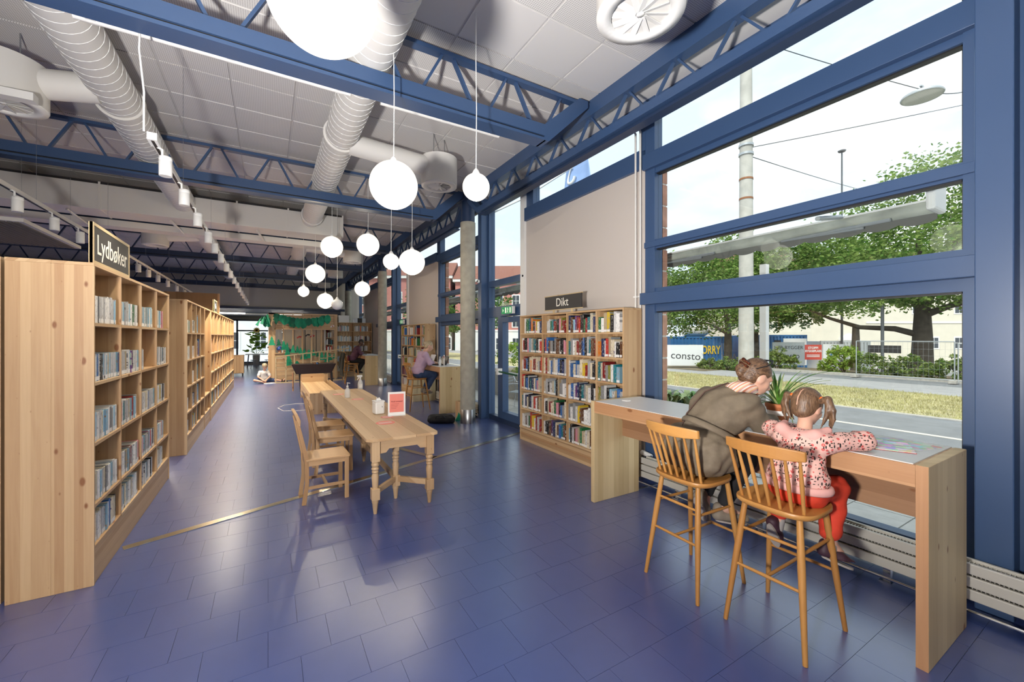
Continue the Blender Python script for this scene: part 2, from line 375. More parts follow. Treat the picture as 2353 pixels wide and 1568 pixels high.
for i, c in enumerate(pc):
    if i < 300 and ck(c) < 1e8:
        near_truss = any(ty - .7 < c[1] + P / 2 < ty + .0 for ty in (3.9,))
        o = bpy.data.objects.new('panel', plain_me if near_truss and c[0] > .8 else pan_me); COL.objects.link(o); o.parent = ceil; o.location = (c[0], c[1], CEIL)
    else: rest.box(c[0] + .012, c[0] + P - .012, c[1] + .012, c[1] + P - .012, CEIL, CEIL + .014)
tag(rest.build('panel_field', 'perf', ceil), kind='stuff')
MB().box(3.44, 4.08, -4.2, 22, CEIL - .006, CEIL + .012).build('edge_panel', 'ceilplain', ceil)

# walls out of view --------------------------------------------------
M['plaster'] = mat('white_plaster', (.62, .60, .56), .8)
tag(MB().box(-9.3, -9.1, -4.2, 30.2, 0, CEIL + .1).build('wall_left', 'plaster'), 'plain wall far behind the bookcases', kind='structure')
tag(MB().box(-9.2, 4.1, -4.3, -4.15, 0, CEIL + .1).build('wall_rear', 'plaster'), 'plain wall behind the viewpoint', kind='structure')
# end wall with its navy lintel, low hall behind it
ew = MB(); ew.box(-9.1, 4.08, 22.05, 22.25, 3.06, CEIL + .1); ew.box(3.15, 4.08, 22.05, 22.25, 0, 3.06)
ew = ew.build('wall_end', 'taupe'); tag(ew, 'taupe wall above the opening at the far end', kind='structure')
MB().box(-9.1, 3.3, 21.95, 22.28, 2.95, 3.06).build('lintel', 'navy', ew)
M['hallwall'] = mat('hall_wall', (.45, .40, .32), .8)
hl = MB(); hl.box(.95, 4.05, 29.2, 29.4, 0, 2.95); hl.box(-9.1, -2.5, 29.2, 29.4, 0, 2.95); hl.box(-2.5, .95, 29.2, 29.4, 2.72, 2.95); hl.box(-2.5, .95, 29.2, 29.4, 0, .12)
hl = hl.build('wall_hall', 'hallwall'); tag(hl, 'back wall of the low hall around its windows', kind='structure')
tag(MB().box(3.9, 4.08, 22.25, 29.4, 0, 2.95).build('wall_hall_side', 'hallwall'), 'side wall of the low hall', kind='structure')
hc = MB().box(-9.1, 4.05, 22.25, 29.4, 2.95, 3.1).build('ceiling_hall', 'plaster'); tag(hc, 'low ceiling of the hall beyond the opening', kind='structure')
for yy, zz in ((24.2, 2.82), (25.6, 2.86)):
    MB().tube([(-3.5, yy, zz), (3.8, yy, zz)], .05, 8).build('pipe', 'duct', hc)
for (xa, xb, yy) in ((-2.2, -.95, 23.6), (.15, 1.55, 23.6)):
    t = thing('ceiling_light', 'lit tube light under the low hall ceiling, ' + ('above the sunflower window' if xa < 0 else 'above the playhouse'), 'ceiling light', ((xa + xb) / 2, yy, 2.80))
    L = (xb - xa) / 2
    MB().box(-L, L, -.06, .06, .04, .15).build('housing', 'tube_off', t); MB().box(-L, L, -.05, .05, .0, .04).build('diffuser', 'tube', t)
# hall window
hw = struct_root('window_9', 'tall hall window behind the sunflower')
fr = MB()
for xx in (-2.5, -1.62, .05, .9): fr.box(xx, xx + .09, 29.22, 29.32, .12, 2.72)
fr.box(-2.5, .95, 29.22, 29.32, .12, .2); fr.box(-2.5, .95, 29.22, 29.32, 2.64, 2.72); fr.box(-1.62, .95, 29.22, 29.32, 2.02, 2.10)
fr.build('frame', 'navy', hw)
for a, b, c, d in ((-1.53, .05, .2, 2.02), (-1.53, .05, 2.1, 2.64), (.14, .9, .2, 2.02), (.14, .9, 2.1, 2.64), (-2.41, -1.62, .2, 2.64)):
    MB().box(a, b, 29.26, 29.272, c, d).build('pane', 'glass', hw)

# window wall ---------------------------------------------------------
ZT = [(.08, .26), (2.00, 2.28), (2.75, 2.86), (3.655, 3.908), (4.46, 4.6)]
def bay(k):
    o = BAY * k; n0 = 3 * (k + 1)
    # A: tall glazed bay
    w = struct_root('window_%d' % (n0 + 1), 'tall blue framed window, ' + ['bay behind the viewpoint', 'beside the reading counter', 'behind the far desk with the laptop', 'farthest bay'][k + 1])
    ya, yb = .73 + o, 3.47 + o
    MB().box(3.80, 4.10, .57 + o, ya, 0, CEIL).build('post', 'blue', w, bev=.006)
    MB().box(3.95, 4.09, ya, .81 + o, 0, CEIL).build('jamb', 'blue', w); MB().box(3.95, 4.09, 3.33 + o, yb, 0, CEIL).build('jamb', 'blue', w, bev=.004)
    for a, b in ZT:
        MB().box(3.965, 4.075, .81 + o, 3.33 + o, a, b).build('transom', 'blue', w)
    MB().box(3.87, 3.965, ya, yb + .015, 2.085, 2.225).build('cover_rail', 'blue', w, bev=.004)
    MB().box(3.90, 3.965, ya, yb, 3.71, 3.895).build('cover_rail', 'blue', w, bev=.004)
    MB().box(3.93, 3.965, ya, yb, 2.77, 2.84).build('cover_rail', 'blue', w, bev=.004)
    for a, b in zip([z[1] for z in ZT[:-1]], [z[0] for z in ZT[1:]]):
        MB().box(4.015, 4.021, .81 + o, 3.33 + o, a, b).build('pane', 'glass', w)
        MB().box(3.99, 4.05, .81 + o, .822 + o, a, b).build('bead', 'black', w); MB().box(3.99, 4.05, .81 + o, 3.33 + o, b - .012, b).build('bead', 'black', w)
    # B: closed panel with a clerestory pane
    p = struct_root('wall_panel_%d' % (k + 2), 'beige wall panel ' + ['behind the viewpoint', 'above the poetry bookcase', 'above the far bookcase', 'in the farthest bay'][k + 1])
    MB().box(3.945, 4.07, 3.53 + o, 6.14 + o, 0, 3.745).build('board', 'beigewall', p)
    MB().box(3.90, 4.09, 3.50 + o, 6.14 + o, 3.745, 3.975).build('rail', 'blue', p, bev=.004)
    v = struct_root('window_%d' % (n0 + 2), 'clerestory window over the beige panel, ' + ['behind the viewpoint', 'showing the light blue flag', 'near desk bay', 'farthest bay'][k + 1])
    MB().box(3.95, 4.09, 5.93 + o, 6.14 + o, 3.975, CEIL).build('jamb', 'blue', v); MB().box(3.95, 4.09, 3.47 + o, 3.56 + o, 3.975, CEIL).build('jamb', 'blue', v)
    MB().box(4.015, 4.021, 3.56 + o, 5.93 + o, 3.975, 4.5).build('pane', 'glass', v); MB().box(3.97, 4.07, 3.56 + o, 5.93 + o, 4.46, CEIL).build('transom', 'blue', v)
    MB().box(3.945, 4.07, 3.47 + o, 3.53 + o, 0, 3.745).build('strip', 'beigewall', p)
    MB().box(3.90, 4.09, 6.14 + o, 6.27 + o, 0, CEIL).build('strip', 'white', p)
    # C: door bay
    c = struct_root('window_%d' % (n0 + 3), 'glazed bay around the street door, ' + ['behind the viewpoint', 'beside the concrete column', 'beyond the far desk', 'farthest bay'][k + 1])
    yc, yd = 6.27 + o, 7.64 + o
    MB().box(3.95, 4.09, yd - .06, yd, 0, CEIL).build('jamb', 'blue', c)
    for a, b in ((2.10, 2.30), (2.72, 2.84), (4.46, 4.6)): MB().box(3.95, 4.08, yc, yd - .06, a, b).build('transom', 'blue', c)
    for a, b in ((2.30, 2.72), (2.84, 4.46)): MB().box(4.015, 4.021, yc, yd - .06, a, b).build('pane', 'glass', c)
    MB().box(3.95, 4.08, yc, yd - .06, 0, .10).build('threshold', 'navy', c)
    MB().box(3.94, 4.08, 7.06 + o, 7.18 + o, .1, 2.1).build('post', 'blue', c); MB().box(4.015, 4.021, 7.18 + o, yd - .06, .1, 2.1).build('pane', 'glass', c)
    d = struct_root('door_%d' % (k + 2), 'glass street door in a blue frame, ' + ['behind the viewpoint', 'with green push bar', 'beyond the far desk', 'farthest bay'][k + 1])
    fr_ = MB(); fr_.box(3.93, 4.06, 6.30 + o, 6.39 + o, .1, 2.08); fr_.box(3.93, 4.06, 6.97 + o, 7.055 + o, .1, 2.08); fr_.box(3.93, 4.06, 6.39 + o, 6.97 + o, .1, .24); fr_.box(3.93, 4.06, 6.39 + o, 6.97 + o, 1.98, 2.08)
    fr_.build('leaf_frame', 'blue', d); MB().box(4.0, 4.006, 6.39 + o, 6.97 + o, .24, 1.98).build('pane', 'glass', d)
    pb = MB(); pb.tube([(3.86, 6.33 + o, 1.0), (3.86, 7.02 + o, 1.02)], .018, 8); pb = pb.build('push_bar', 'pushgreen', d)
    MB().box(3.83, 3.93, 6.98 + o, 7.05 + o, .96, 1.08).build('bracket', 'white', pb)
M['pushgreen'] = mat('green_metal', (.02, .11, .05), .35, .3)
for k in (-1, 0, 1, 2): bay(k)
tag(MB().box(3.95, 4.09, -4.2, -3.3, 0, CEIL).build('wall_right', 'beigewall'), 'wall beside the windows behind the viewpoint', kind='structure')
tag(MB().box(3.90, 4.10, .36, .545, 0, CEIL).build('trim_1', 'blue', bev=.005), 'wide blue post at the edge of the window wall', kind='structure')
tag(MB().box(3.99, 4.08, .54, .575, 0, CEIL).build('trim_2', 'black'), 'dark gap between the two blue posts', kind='structure')
# white plastic pipes climbing beside the panel
for i, yy in enumerate((3.50, 3.575)):
    m = MB(); m.tube([(3.90, yy, .13 + .06 * i), (3.90, yy, 3.9), (3.90, yy + .0, 4.2), (3.93, yy + .06, 4.27), (3.97, yy + .2, 4.28)], .013, 8)
    o = m.build('heating_pipe', 'duct'); tag(o, ['grey heating pipe beside the blue window frame, nearer the window', 'grey heating pipe nearer the beige panel above the poetry bookcase'][i], 'pipe')
    MB().box(3.885, 3.945, yy - .025, yy + .025, 2.18, 2.2).build('clip', 'white', o)

# columns ---------------------------------------------------------------
for i, yy in enumerate((.36, 7.43, 14.5, 21.57)):
    if i == 0: continue
    c = struct_root('column_%d' % i, 'round concrete column ' + ['', 'nearest, beside the street door', 'middle, beside the far counter', 'farthest, near the end wall'][i]); c.location = (3.40, yy, 0)
    s_ = MB(); s_.lathe([(.149, .27), (.149, 3.95)], n=32); s_.build('shaft', 'concrete', c)
    s_ = MB(); s_.lathe([(.151, .0), (.151, .27), (.149, .272)], n=32); s_.build('base_sleeve', 'steel', c)
    s_ = MB(); s_.lathe([(.135, 3.95), (.135, 4.40)], n=28); s_.box(-.16, .16, -.2, .2, 4.36, 4.46); s_.build('head', 'navy', c)

# roof trusses -------------------------------------------------------------
TY = [3.82, 7.40, 10.94, 14.47, 18.0, 21.55]; XL = [-2.6, -4.6, -6.4, -7.8, -8.9, -9.0]
tl = ['nearest the viewpoint, crossing in front of the big globe', 'second from the viewpoint, meeting the nearest column', 'third from the viewpoint, behind the box duct', 'fourth from the viewpoint', 'fifth from the viewpoint', 'farthest, against the taupe end wall']
for i, (yy, xl) in enumerate(zip(TY, XL)):
    t = thing('roof_truss', 'blue steel roof truss ' + tl[i], 'truss', (0, yy, 0), 0, 'roof trusses')
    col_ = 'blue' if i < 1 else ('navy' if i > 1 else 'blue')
    b = MB(); b.box(xl, 2.66, -.09, .09, 3.935, 4.06); b.box(xl, 2.66, -.09, .09, 3.885, 3.915); b.box(xl, 2.66, -.07, .07, 3.91, 3.94, 1)
    b.prism([(2.64, 3.885), (2.70, 3.885), (3.27, 4.42), (3.27, 4.50), (3.14, 4.50), (2.64, 4.06)], -.088, .088, 'y')
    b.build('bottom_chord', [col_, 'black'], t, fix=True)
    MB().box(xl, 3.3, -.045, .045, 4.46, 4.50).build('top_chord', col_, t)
    nb = 0; x = 2.53
    while x > xl + .4:
        for (xb, xt) in ((x, x - .22 - .0), (x + .17, x + .39)):
            # brace from bottom node to top node
            if xt > 3.1: continue
            MB().bar((xb, 0, 4.05), (xt, 0, 4.47), .026, .045, up=(0, 1, 0)).build('brace', col_, t)
        x -= .725

# girder along the window wall
for k, (ya, yb) in enumerate(((.36, 7.43), (7.43, 14.5), (14.5, 21.57))):
    t = thing('wall_girder', 'blue lattice girder above the window wall, ' + ['span nearest the viewpoint', 'middle span beyond the nearest column', 'farthest span beside the end wall'][k], 'girder', (3.40, 0, 0), 0, 'wall girders')
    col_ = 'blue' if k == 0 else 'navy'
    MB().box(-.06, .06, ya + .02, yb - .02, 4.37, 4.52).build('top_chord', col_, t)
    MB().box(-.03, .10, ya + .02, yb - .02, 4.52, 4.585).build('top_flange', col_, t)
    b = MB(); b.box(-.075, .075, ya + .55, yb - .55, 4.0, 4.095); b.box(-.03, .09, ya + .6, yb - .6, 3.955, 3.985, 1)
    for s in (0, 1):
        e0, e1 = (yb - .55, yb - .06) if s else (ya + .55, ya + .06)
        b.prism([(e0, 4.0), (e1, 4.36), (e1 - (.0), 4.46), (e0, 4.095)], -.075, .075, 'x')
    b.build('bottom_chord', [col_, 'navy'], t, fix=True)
    yy = ya + .72
    while yy < yb - .75:
        for a, c_ in ((yy - .05, yy - .29), (yy + .05, yy + .27)):
            MB().bar((0, a, 4.09), (0, c_, 4.375), .02, .035, up=(1, 0, 0)).build('brace', col_, t)
        yy += .615

# ducts --------------------------------------------------------------------
def duct(x, y0, y1, lab, r=.19, z=4.255):
    t = thing('spiral_duct', lab, 'duct', (x, 0, z))
    m = MB(); m.tube([(0, y0, 0), (0, y1, 0)], r, 32); m.build('pipe', 'duct', t)
    m = MB(); pts = []; n = int((y1 - y0) / .125 * 20)
    for i in range(n + 1):
        a = 2 * PI * i / 20; pts.append(((r + .001) * math.sin(a), y0 + .125 * i / 20, (r + .001) * math.cos(a)))
    m.tube(pts, .0038, 5); m.build('spiral_seam', 'white', t)
    return t
dl = [(.80, .2, 9.9, 'long white spiral duct above the big globe lamp'), (-1.38, 2.6, 9.9, 'long white spiral duct over the audiobook bookcase'),
      (.80, 10.5, 18.4, 'far stretch of spiral duct above the globe cluster'), (-1.38, 10.5, 20.5, 'far stretch of spiral duct above the spot track')]
ducts = [duct(*d) for d in dl]
for t, ys in ((ducts[0], (5.6, 9.6)), (ducts[1], (6.0,))):
    for yy in ys:
        m = MB(); m.tube([(0, yy - .03, 0), (0, yy + .03, 0)], .215, 32); m.build('collar', 'duct', t)
def diffuser(x, y, xd, lab, r=.255):
    t = thing('air_diffuser', lab, 'diffuser', (x, y, 3.86), 0, 'swirl diffusers')
    m = MB(); m.lathe([(r, .012), (r, .40)], n=40); m.build('drum', 'duct', t)
    m = MB(); m.lathe([(r * .98, .012), (r * .98, 0), (r * .66, -.004), (r * .66, .02)], n=40, cap=False); m.build('rim', 'white', t)
    m = MB(); m.lathe([(.001, .03), (r * .67, .03)], n=32, cap=False); m.build('throat', 'black', t)
    for k in range(12):
        a = 2 * PI * k / 12; m = MB()
        m.cbox((r * .37, 0, .008), (r * .54, r * .18, .003), rot=(.38, 0, 0)); m.build('vane', 'white', t, rot=(0, 0, a))
    m = MB(); m.lathe([(.001, .0), (r * .09, .002), (r * .09, .03)], n=12); m.build('hub', 'white', t)
    s = -1 if xd < x else 1
    m = MB(); m.tube([(s * (r - .04), 0, .26), (s * (abs(xd - x) - .1), 0, .33)], .135, 24); m.build('branch_duct', 'duct', t)
    m = MB(); m.tube([(.1, .05, .4), (.1, .05, .72)], .006, 6); m.tube([(-.1, -.05, .4), (-.1, -.05, .72)], .006, 6); m.build('hanger', 'steel', t)
diffuser(2.12, 5.62, .80, 'white round swirl diffuser right of the large hanging globe')
diffuser(2.15, 1.93, .80, 'white round swirl diffuser at the top edge, nearest the viewpoint', .29)
diffuser(-2.12, 5.68, -1.38, 'white round swirl diffuser above the linear light, over the bookcases', .30)
diffuser(2.12, 12.7, .80, 'white round swirl diffuser behind the third truss'); diffuser(2.12, 16.2, .80, 'white round swirl diffuser behind the fourth truss')
diffuser(-2.3, 12.7, -1.38, 'white round swirl diffuser between the two spot tracks'); diffuser(2.12, 19.8, .80, 'white round swirl diffuser nearest the end wall')
t = thing('box_duct', 'big beige rectangular duct crossing below the ceiling', 'duct', (0, 9.85, 3.93))
MB().box(-8.9, 1.44, 0, .62, 0, .47).build('casing', 'duct', t, bev=.006)
for xx in (-6.4, -4.4, -2.55, -.55, .35, 1.42): MB().box(xx, xx + .03, -.012, .63, -.01, .48).build('flange', 'duct', t)
MB().box(-8.9, 1.44, -.01, .0, .44, .475).build('top_gap_shade', 'black', t)  # shade of the gap under the ceiling, put in as a black strip
MB().box(-8.9, 1.2, .66, 1.0, -.14, -.02).build('cable_tray', 'duct', t)
for xx in (-3.0, -1.6, -.2): MB().bar((xx, .2, -.02), (xx + .14, .64, -.16), .03, .03).build('bracket', 'duct', t)
# ================================================================== LAMPS
def globe(x, y, z, r, lab, lit=True, top=CEIL, strength=None):
    t = thing('globe_lamp', lab, 'pendant lamp', (x, y, z), 0, 'hanging globe lamps')
    m = MB(); m.sphere((0, 0, 0), r, 36, 22); m.build('shade', 'globe' if lit else 'globe_off', t)
    m = MB(); m.lathe([(.03, r - .012), (.034, r + .004), (.022, r + .03), (.008, r + .045)], n=16); m.build('cap', 'white', t)
    m = MB(); H = top - z; m.tube([(0, 0, r + .03), (.004, 0, r + (H - r) * .4), (0, .003, r + (H - r) * .7), (0, 0, H)], .0045, 6); m.build('cord', 'white', t)
    if lit: light('globe_light', 'POINT', (x, y, z - r - .015), (6 if y > 5 else 3) if r > .15 else 2, (1, .87, .66), shadow_soft_size=0.0)
GL = [(.18, 1.72, 3.00, .2, 'huge lit globe lamp cut off by the top edge, nearest the viewpoint'), (.92, 3.52, 2.99, .2, 'large lit globe lamp in front of the swirl diffuser'),
      (1.96, 6.40, 2.88, .2, 'large lit globe lamp beside the concrete column'), (1.58, 7.84, 3.39, .2, 'large lit globe lamp high above the far table end'),
      (1.05, 8.52, 3.42, .2, 'large lit globe lamp in front of the box duct end'), (.89, 9.92, 3.08, .2, 'lit globe lamp hanging below the box duct'),
      (2.19, 11.6, 2.99, .2, 'lit globe lamp before the middle column'), (1.29, 11.77, 2.64, .2, 'low lit globe lamp next to the unlit white one'),
      (1.59, 3.30, 3.03, .12, 'small lit globe lamp near the window girder'), (1.62, 6.35, 2.85, .12, 'small lit globe lamp touching the large one in view'),
      (.70, 10.55, 2.74, .12, 'small lit globe lamp, leftmost of the hanging globes')]
for g in GL: globe(*g)
globe(1.31, 9.75, 2.41, .12, 'small unlit white globe, lowest of the cluster', False)
# spot tracks
def track(x, y0, y1, ys, lab, first, near):
    t = thing('spot_track', lab, 'light track', (x, 0, 3.2))
    MB().box(-.020, .020, y0, y1, -.018, .026).build('rail', 'duct', t); MB().box(-.010, .010, y0, y1, -.021, -.017).build('slot', 'black', t)
    MB().box(-.03, .03, y0 - .02, y0 + .12, -.02, .035).build('feed_box', 'white', t)
    for yy in np.arange(y0 + 1.3, y1, 2.4):
        m = MB(); m.tube([(0, yy, .018), (0, yy, 1.37)], .0016, 5); m.build('wire', 'steel', t)
    for i, yy in enumerate(ys):
        s = thing('track_spot', 'white cylinder spot, %s along the track %s' % (ORD[i], near), 'spotlight', (x + .055, yy, 3.04), 0, 'spots on the ' + first)
        m = MB(); m.lathe([(.040, -.075), (.043, -.072), (.043, .040), (.041, .043), (.041, .047), (.043, .05), (.043, .075), (.030, .08)], n=20); m.build('can', 'white', s)
        m = MB(); m.lathe([(.001, -.068), (.036, -.070)], n=16, cap=False); m.build('lens', 'spotglow', s)
        m = MB(); m.tube([(-.02, 0, .08), (-.02, 0, .13), (-.05, 0, .145)], .009, 8); m.build('stem', 'white', s)
        light('spot_beam', 'SPOT', (x + .055, yy, 2.955), 22 if yy < 9 else 85, (1, .88, .70), (0, 0, 0), spot_size=math.radians(100 if yy < 9 else 145), spot_blend=.8, shadow_soft_size=.03).parent = None
yr = [4.18, 5.02, 5.90, 6.87, 7.65, 8.6, 9.67, 10.7, 11.8, 12.9, 14.0, 15.1, 16.2, 17.3, 18.4, 19.5]
track(-.75, 4.05, 20.0, yr, 'white spot track above the aisle', 'aisle track', 'above the aisle')
yl = [5.2, 6.14, 6.98, 7.76, 8.7, 9.7, 10.65, 11.45, 12.32, 13.4, 14.6, 15.8, 17.0]
track(-2.24, 3.0, 18.9, yl, 'white spot track over the bookcases', 'bookcase track', 'over the bookcases')
m = MB(); m.tube([(-.79, 4.0, 3.22), (-.785, 3.98, 3.5), (-.81, 3.97, 3.8), (-.80, 3.98, 4.2), (-.80, 3.98, CEIL)], .007, 8)
tag(m.build('power_cable', 'white'), 'white power cable dropping to the aisle spot track', 'cable')
# linear tubes behind the first truss
for a, b, lab in ((-1.25, .70, 'long white tube light behind the first truss, beside the left duct'), (.99, 2.37, 'short white tube light behind the first truss, near the window girder')):
    t = thing('tube_light', lab, 'tube light', ((a + b) / 2, 4.30, 4.095), 0, 'tube lights on the first truss'); L = (b - a) / 2
    m = MB(); m.tube([(-L, 0, 0), (L, 0, 0)], .021, 12); m.build('tube', 'tube_off', t)
    for xx in (-L + .1, 0, L - .1): MB().box(xx - .03, xx + .03, -.03, .03, -.01, .06).build('clip', 'white', t)
t = thing('linear_light', 'white box-shaped linear light left of the first spot cable', 'ceiling light', (-2.265, 5.36, 3.80))
MB().box(-.55, .47, -.05, .05, 0, .07).build('housing', 'tube_off', t); MB().box(-.04, -.03, -.052, .052, -.001, .072).build('joint', 'black', t)
t = thing('acoustic_panel', 'grey ribbed acoustic panel hanging above the bookcases', 'acoustic panel', (-3.28, 7.25, 3.08))
MB().box(-.75, .75, 0, 1.77, 0, .045).build('frame', 'duct', t)
M['ribbed'] = mat('ribbed_felt', (.16, .15, .14), .9)
for i in range(24): MB().box(-.70 + i * .059, -.70 + i * .059 + .04, .04, 1.73, -.012, .001).build('rib', 'ribbed', t)
for x, y in ((-.6, .15), (.68, .15), (.68, 1.6), (-.6, 1.6)): m = MB(); m.tube([(x, y, .04), (x, y, 1.49)], .0016, 5); m.build('wire', 'steel', t)

# ================================================================== BOOKCASES
def local(o, p): return o.matrix_basis @ Vector(p)
ZB = {}
def bookcase(name, label, loc, rz, wcols, zs, top, depth, pm='pine', plinth=None, back='pine', thick=.022, left=True, right=True, shelf_front=.0):
    """front at local y=0, boards run back to y=depth; local x along the width; zs = upper faces of the shelves"""
    t = thing(name, label, 'bookcase', loc, rz); w = sum(wcols)
    for i, ok in ((0, left), (1, right)):
        if ok:
            x0 = 0 if i == 0 else w - thick
            MB().box(x0, x0 + thick, 0, depth, 0, top - thick).build('side_panel', pm + '_z', t, bev=.002)
    MB().box(0, w, 0, depth, top - thick, top).build('top_board', pm + '_x', t, bev=.002)
    MB().box(thick, w - thick, depth - .012, depth, zs[-1], top - thick).build('back_panel', back + '_z', t)
    x = 0
    for i, c in enumerate(wcols):
        if i: MB().box(x - thick / 2, x + thick / 2, .004, depth - .012, zs[-1], top - thick).build('divider', pm + '_z', t)
        for z in zs:
            a = x + (thick if i == 0 else thick / 2); b = x + c - (thick if i == len(wcols) - 1 else thick / 2)
            MB().box(a, b, .002, depth - .012, z - thick, z).build('shelf', pm + '_x', t)
        x += c
    MB().box(thick, w - thick, .006, .028, 0, zs[-1] - thick).build('plinth', (plinth or pm) + '_x', t, bev=.002)
    bpy.context.view_layer.update()
    return t

# book palette: (name, rgb)
PAL = [('black', (.012, .012, .014)), ('white', (.74, .73, .70)), ('cream', (.66, .58, .42)), ('dark red', (.25, .016, .016)), ('red', (.52, .035, .025)), ('navy', (.014, .028, .10)),
       ('blue', (.03, .13, .38)), ('teal', (.012, .16, .19)), ('green', (.02, .15, .05)), ('olive', (.22, .21, .03)), ('yellow', (.72, .50, .03)), ('orange', (.70, .20, .02)),
       ('brown', (.13, .055, .025)), ('grey', (.24, .24, .24)), ('pale grey', (.46, .46, .46)), ('purple', (.11, .025, .15)), ('pink', (.62, .24, .30)), ('light blue', (.26, .46, .58)), ('beige', (.45, .35, .21))]
PW_BOOK = [9, 11, 8, 4, 4, 5, 3, 3, 3, 2, 2, 2, 4, 4, 4, 2, 1.5, 2, 4]
PW_AUDIO = [1.6, 18, 4, .3, .8, .7, .8, .4, .3, .2, .5, .5, .4, 2.5, 12, .6, 1, 6, 1]
def book_mat():
    m = bpy.data.materials.new('book_cover'); m.use_nodes = True; n = m.node_tree.nodes; l = m.node_tree.links; b = n['Principled BSDF']; b.inputs['Roughness'].default_value = .45
    oi = n.new('ShaderNodeObjectInfo'); t = n.new('ShaderNodeTexCoord'); sp = n.new('ShaderNodeSeparateXYZ'); l.new(t.outputs['Object'], sp.inputs[0])
    rn = n.new('ShaderNodeMath'); rn.operation = 'MULTIPLY'; rn.inputs[1].default_value = 37; l.new(oi.outputs['Random'], rn.inputs[0])
    cb = n.new('ShaderNodeCombineXYZ'); mx_ = n.new('ShaderNodeMath'); mx_.operation = 'MULTIPLY'; mx_.inputs[1].default_value = 110; l.new(sp.outputs[0], mx_.inputs[0])
    mz = n.new('ShaderNodeMath'); mz.operation = 'MULTIPLY'; mz.inputs[1].default_value = 30; l.new(sp.outputs[2], mz.inputs[0])
    l.new(mx_.outputs[0], cb.inputs[0]); l.new(mz.outputs[0], cb.inputs[2]); l.new(rn.outputs[0], cb.inputs[1])
    nz_ = n.new('ShaderNodeTexNoise'); nz_.inputs['Scale'].default_value = 1.0; nz_.inputs['Detail'].default_value = 2; l.new(cb.outputs[0], nz_.inputs['Vector'])
    gt = n.new('ShaderNodeMath'); gt.operation = 'GREATER_THAN'; gt.inputs[1].default_value = .62; l.new(nz_.outputs[0], gt.inputs[0])
    inv = n.new('ShaderNodeMix'); inv.data_type = 'RGBA'; inv.blend_type = 'DIFFERENCE'; inv.inputs[0].default_value = 1; inv.inputs[7].default_value = (.62, .60, .55, 1); l.new(oi.outputs['Color'], inv.inputs[6])
    mm = n.new('ShaderNodeMix'); mm.data_type = 'RGBA'; sc = n.new('ShaderNodeMath'); sc.operation = 'MULTIPLY'; sc.inputs[1].default_value = .8; l.new(gt.outputs[0], sc.inputs[0])
    l.new(sc.outputs[0], mm.inputs[0]); l.new(oi.outputs['Color'], mm.inputs[6]); l.new(inv.outputs[2], mm.inputs[7]); l.new(mm.outputs[2], b.inputs['Base Color'])
    return m
M['book'] = book_mat(); M['pages'] = mat('pages', (.62, .56, .44), .8); M['label_white'] = mat('spine_label', (.80, .80, .78), .5)
_bk = {}
def book_mesh(th, h, d, sticker=True):
    key = (round(th / .004), round(h / .012), round(d / .02), sticker)
    if key in _bk: return _bk[key]
    th, h, d = max(key[0], 2) * .004, key[1] * .012, key[2] * .02
    m = MB(); c = .0022
    m.box(0, th, 0, .004, 0, h); m.box(0, c, .004, d, 0, h); m.box(th - c, th, .004, d, 0, h)
    m.box(c, th - c, .004, d - .004, .004, h - .005, 1)
    if sticker: m.box(.0004, th - .0004, -.0008, .0, .006, .034, 2)
    _bk[key] = m.mesh('book', ['book', 'pages', 'label_white']); return _bk[key]
def wchoice(ws): return random.choices(range(len(PAL)), ws)[0]
def put_book(t, name, cat, group, label, p, th, h, d, pi, lean=0, yaw=0, sticker=True):
    o = bpy.data.objects.new(name, book_mesh(th, h, d, sticker)); COL.objects.link(o)
    c = PAL[pi][1]; j = random.uniform(.8, 1.2); o.color = (min(1, c[0] * j), min(1, c[1] * j), min(1, c[2] * j), 1)
    o.matrix_basis = t.matrix_basis @ Matrix.Translation(p) @ Matrix.Rotation(yaw, 4, 'Z') @ Matrix.Rotation(lean, 4, 'Y')
    tag(o, label, cat, group); return o
def fill(t, x0, x1, z, name, cat, group, where, pw, hr, tr, d, frac=1.0, start=0.0, y=.02, leanp=.25, gap=0.0, flat=None):
    """stand books from x0 to x0+frac*(x1-x0)"""
    x = x0 + .004 + start * (x1 - x0); xe = x0 + frac * (x1 - x0) - .004; i = 0; lean_from = None
    while x < xe - .012:
        th = max(2, round(min(random.uniform(*tr), xe - x) / .004)) * .004; h = random.uniform(*hr); dd = round(min(d, h * .8) / .02) * .02; pi = wchoice(pw)
        if x + th > xe: break
        sz = 'slim ' if th < tr[0] + .25 * (tr[1] - tr[0]) else ('thick ' if th > tr[0] + .8 * (tr[1] - tr[0]) else '')
        lab = '%s%s %s, %s from the left, %s' % (sz, PAL[pi][0], cat, ORD[i] if i < len(ORD) else 'last', where)
        put_book(t, name, cat, group, lab, (x, y + random.uniform(0, .012), z + .0005), th, h, dd, pi, sticker=random.random() < (.62 if cat == 'book' else .8))
        x += th + random.choice((.0008, .0012, .003)) ; i += 1
    return i
ROWN = ['top', 'second', 'third', 'fourth', 'fifth', 'bottom']
COLN = ['first', 'second', 'third', 'fourth', 'fifth', 'sixth', 'seventh', 'eighth', 'ninth', 'tenth']

# --- the audiobook bookcase (double sided) on the left
LZ = [1.795, 1.384, .967, .545, .262]
lyd = bookcase('bookcase', 'pine bookcase of audiobooks with black Lydbøker sign on top', (-1.02, 3.86, 0), PI / 2, [.62] * 4, LZ, 2.205, .205)
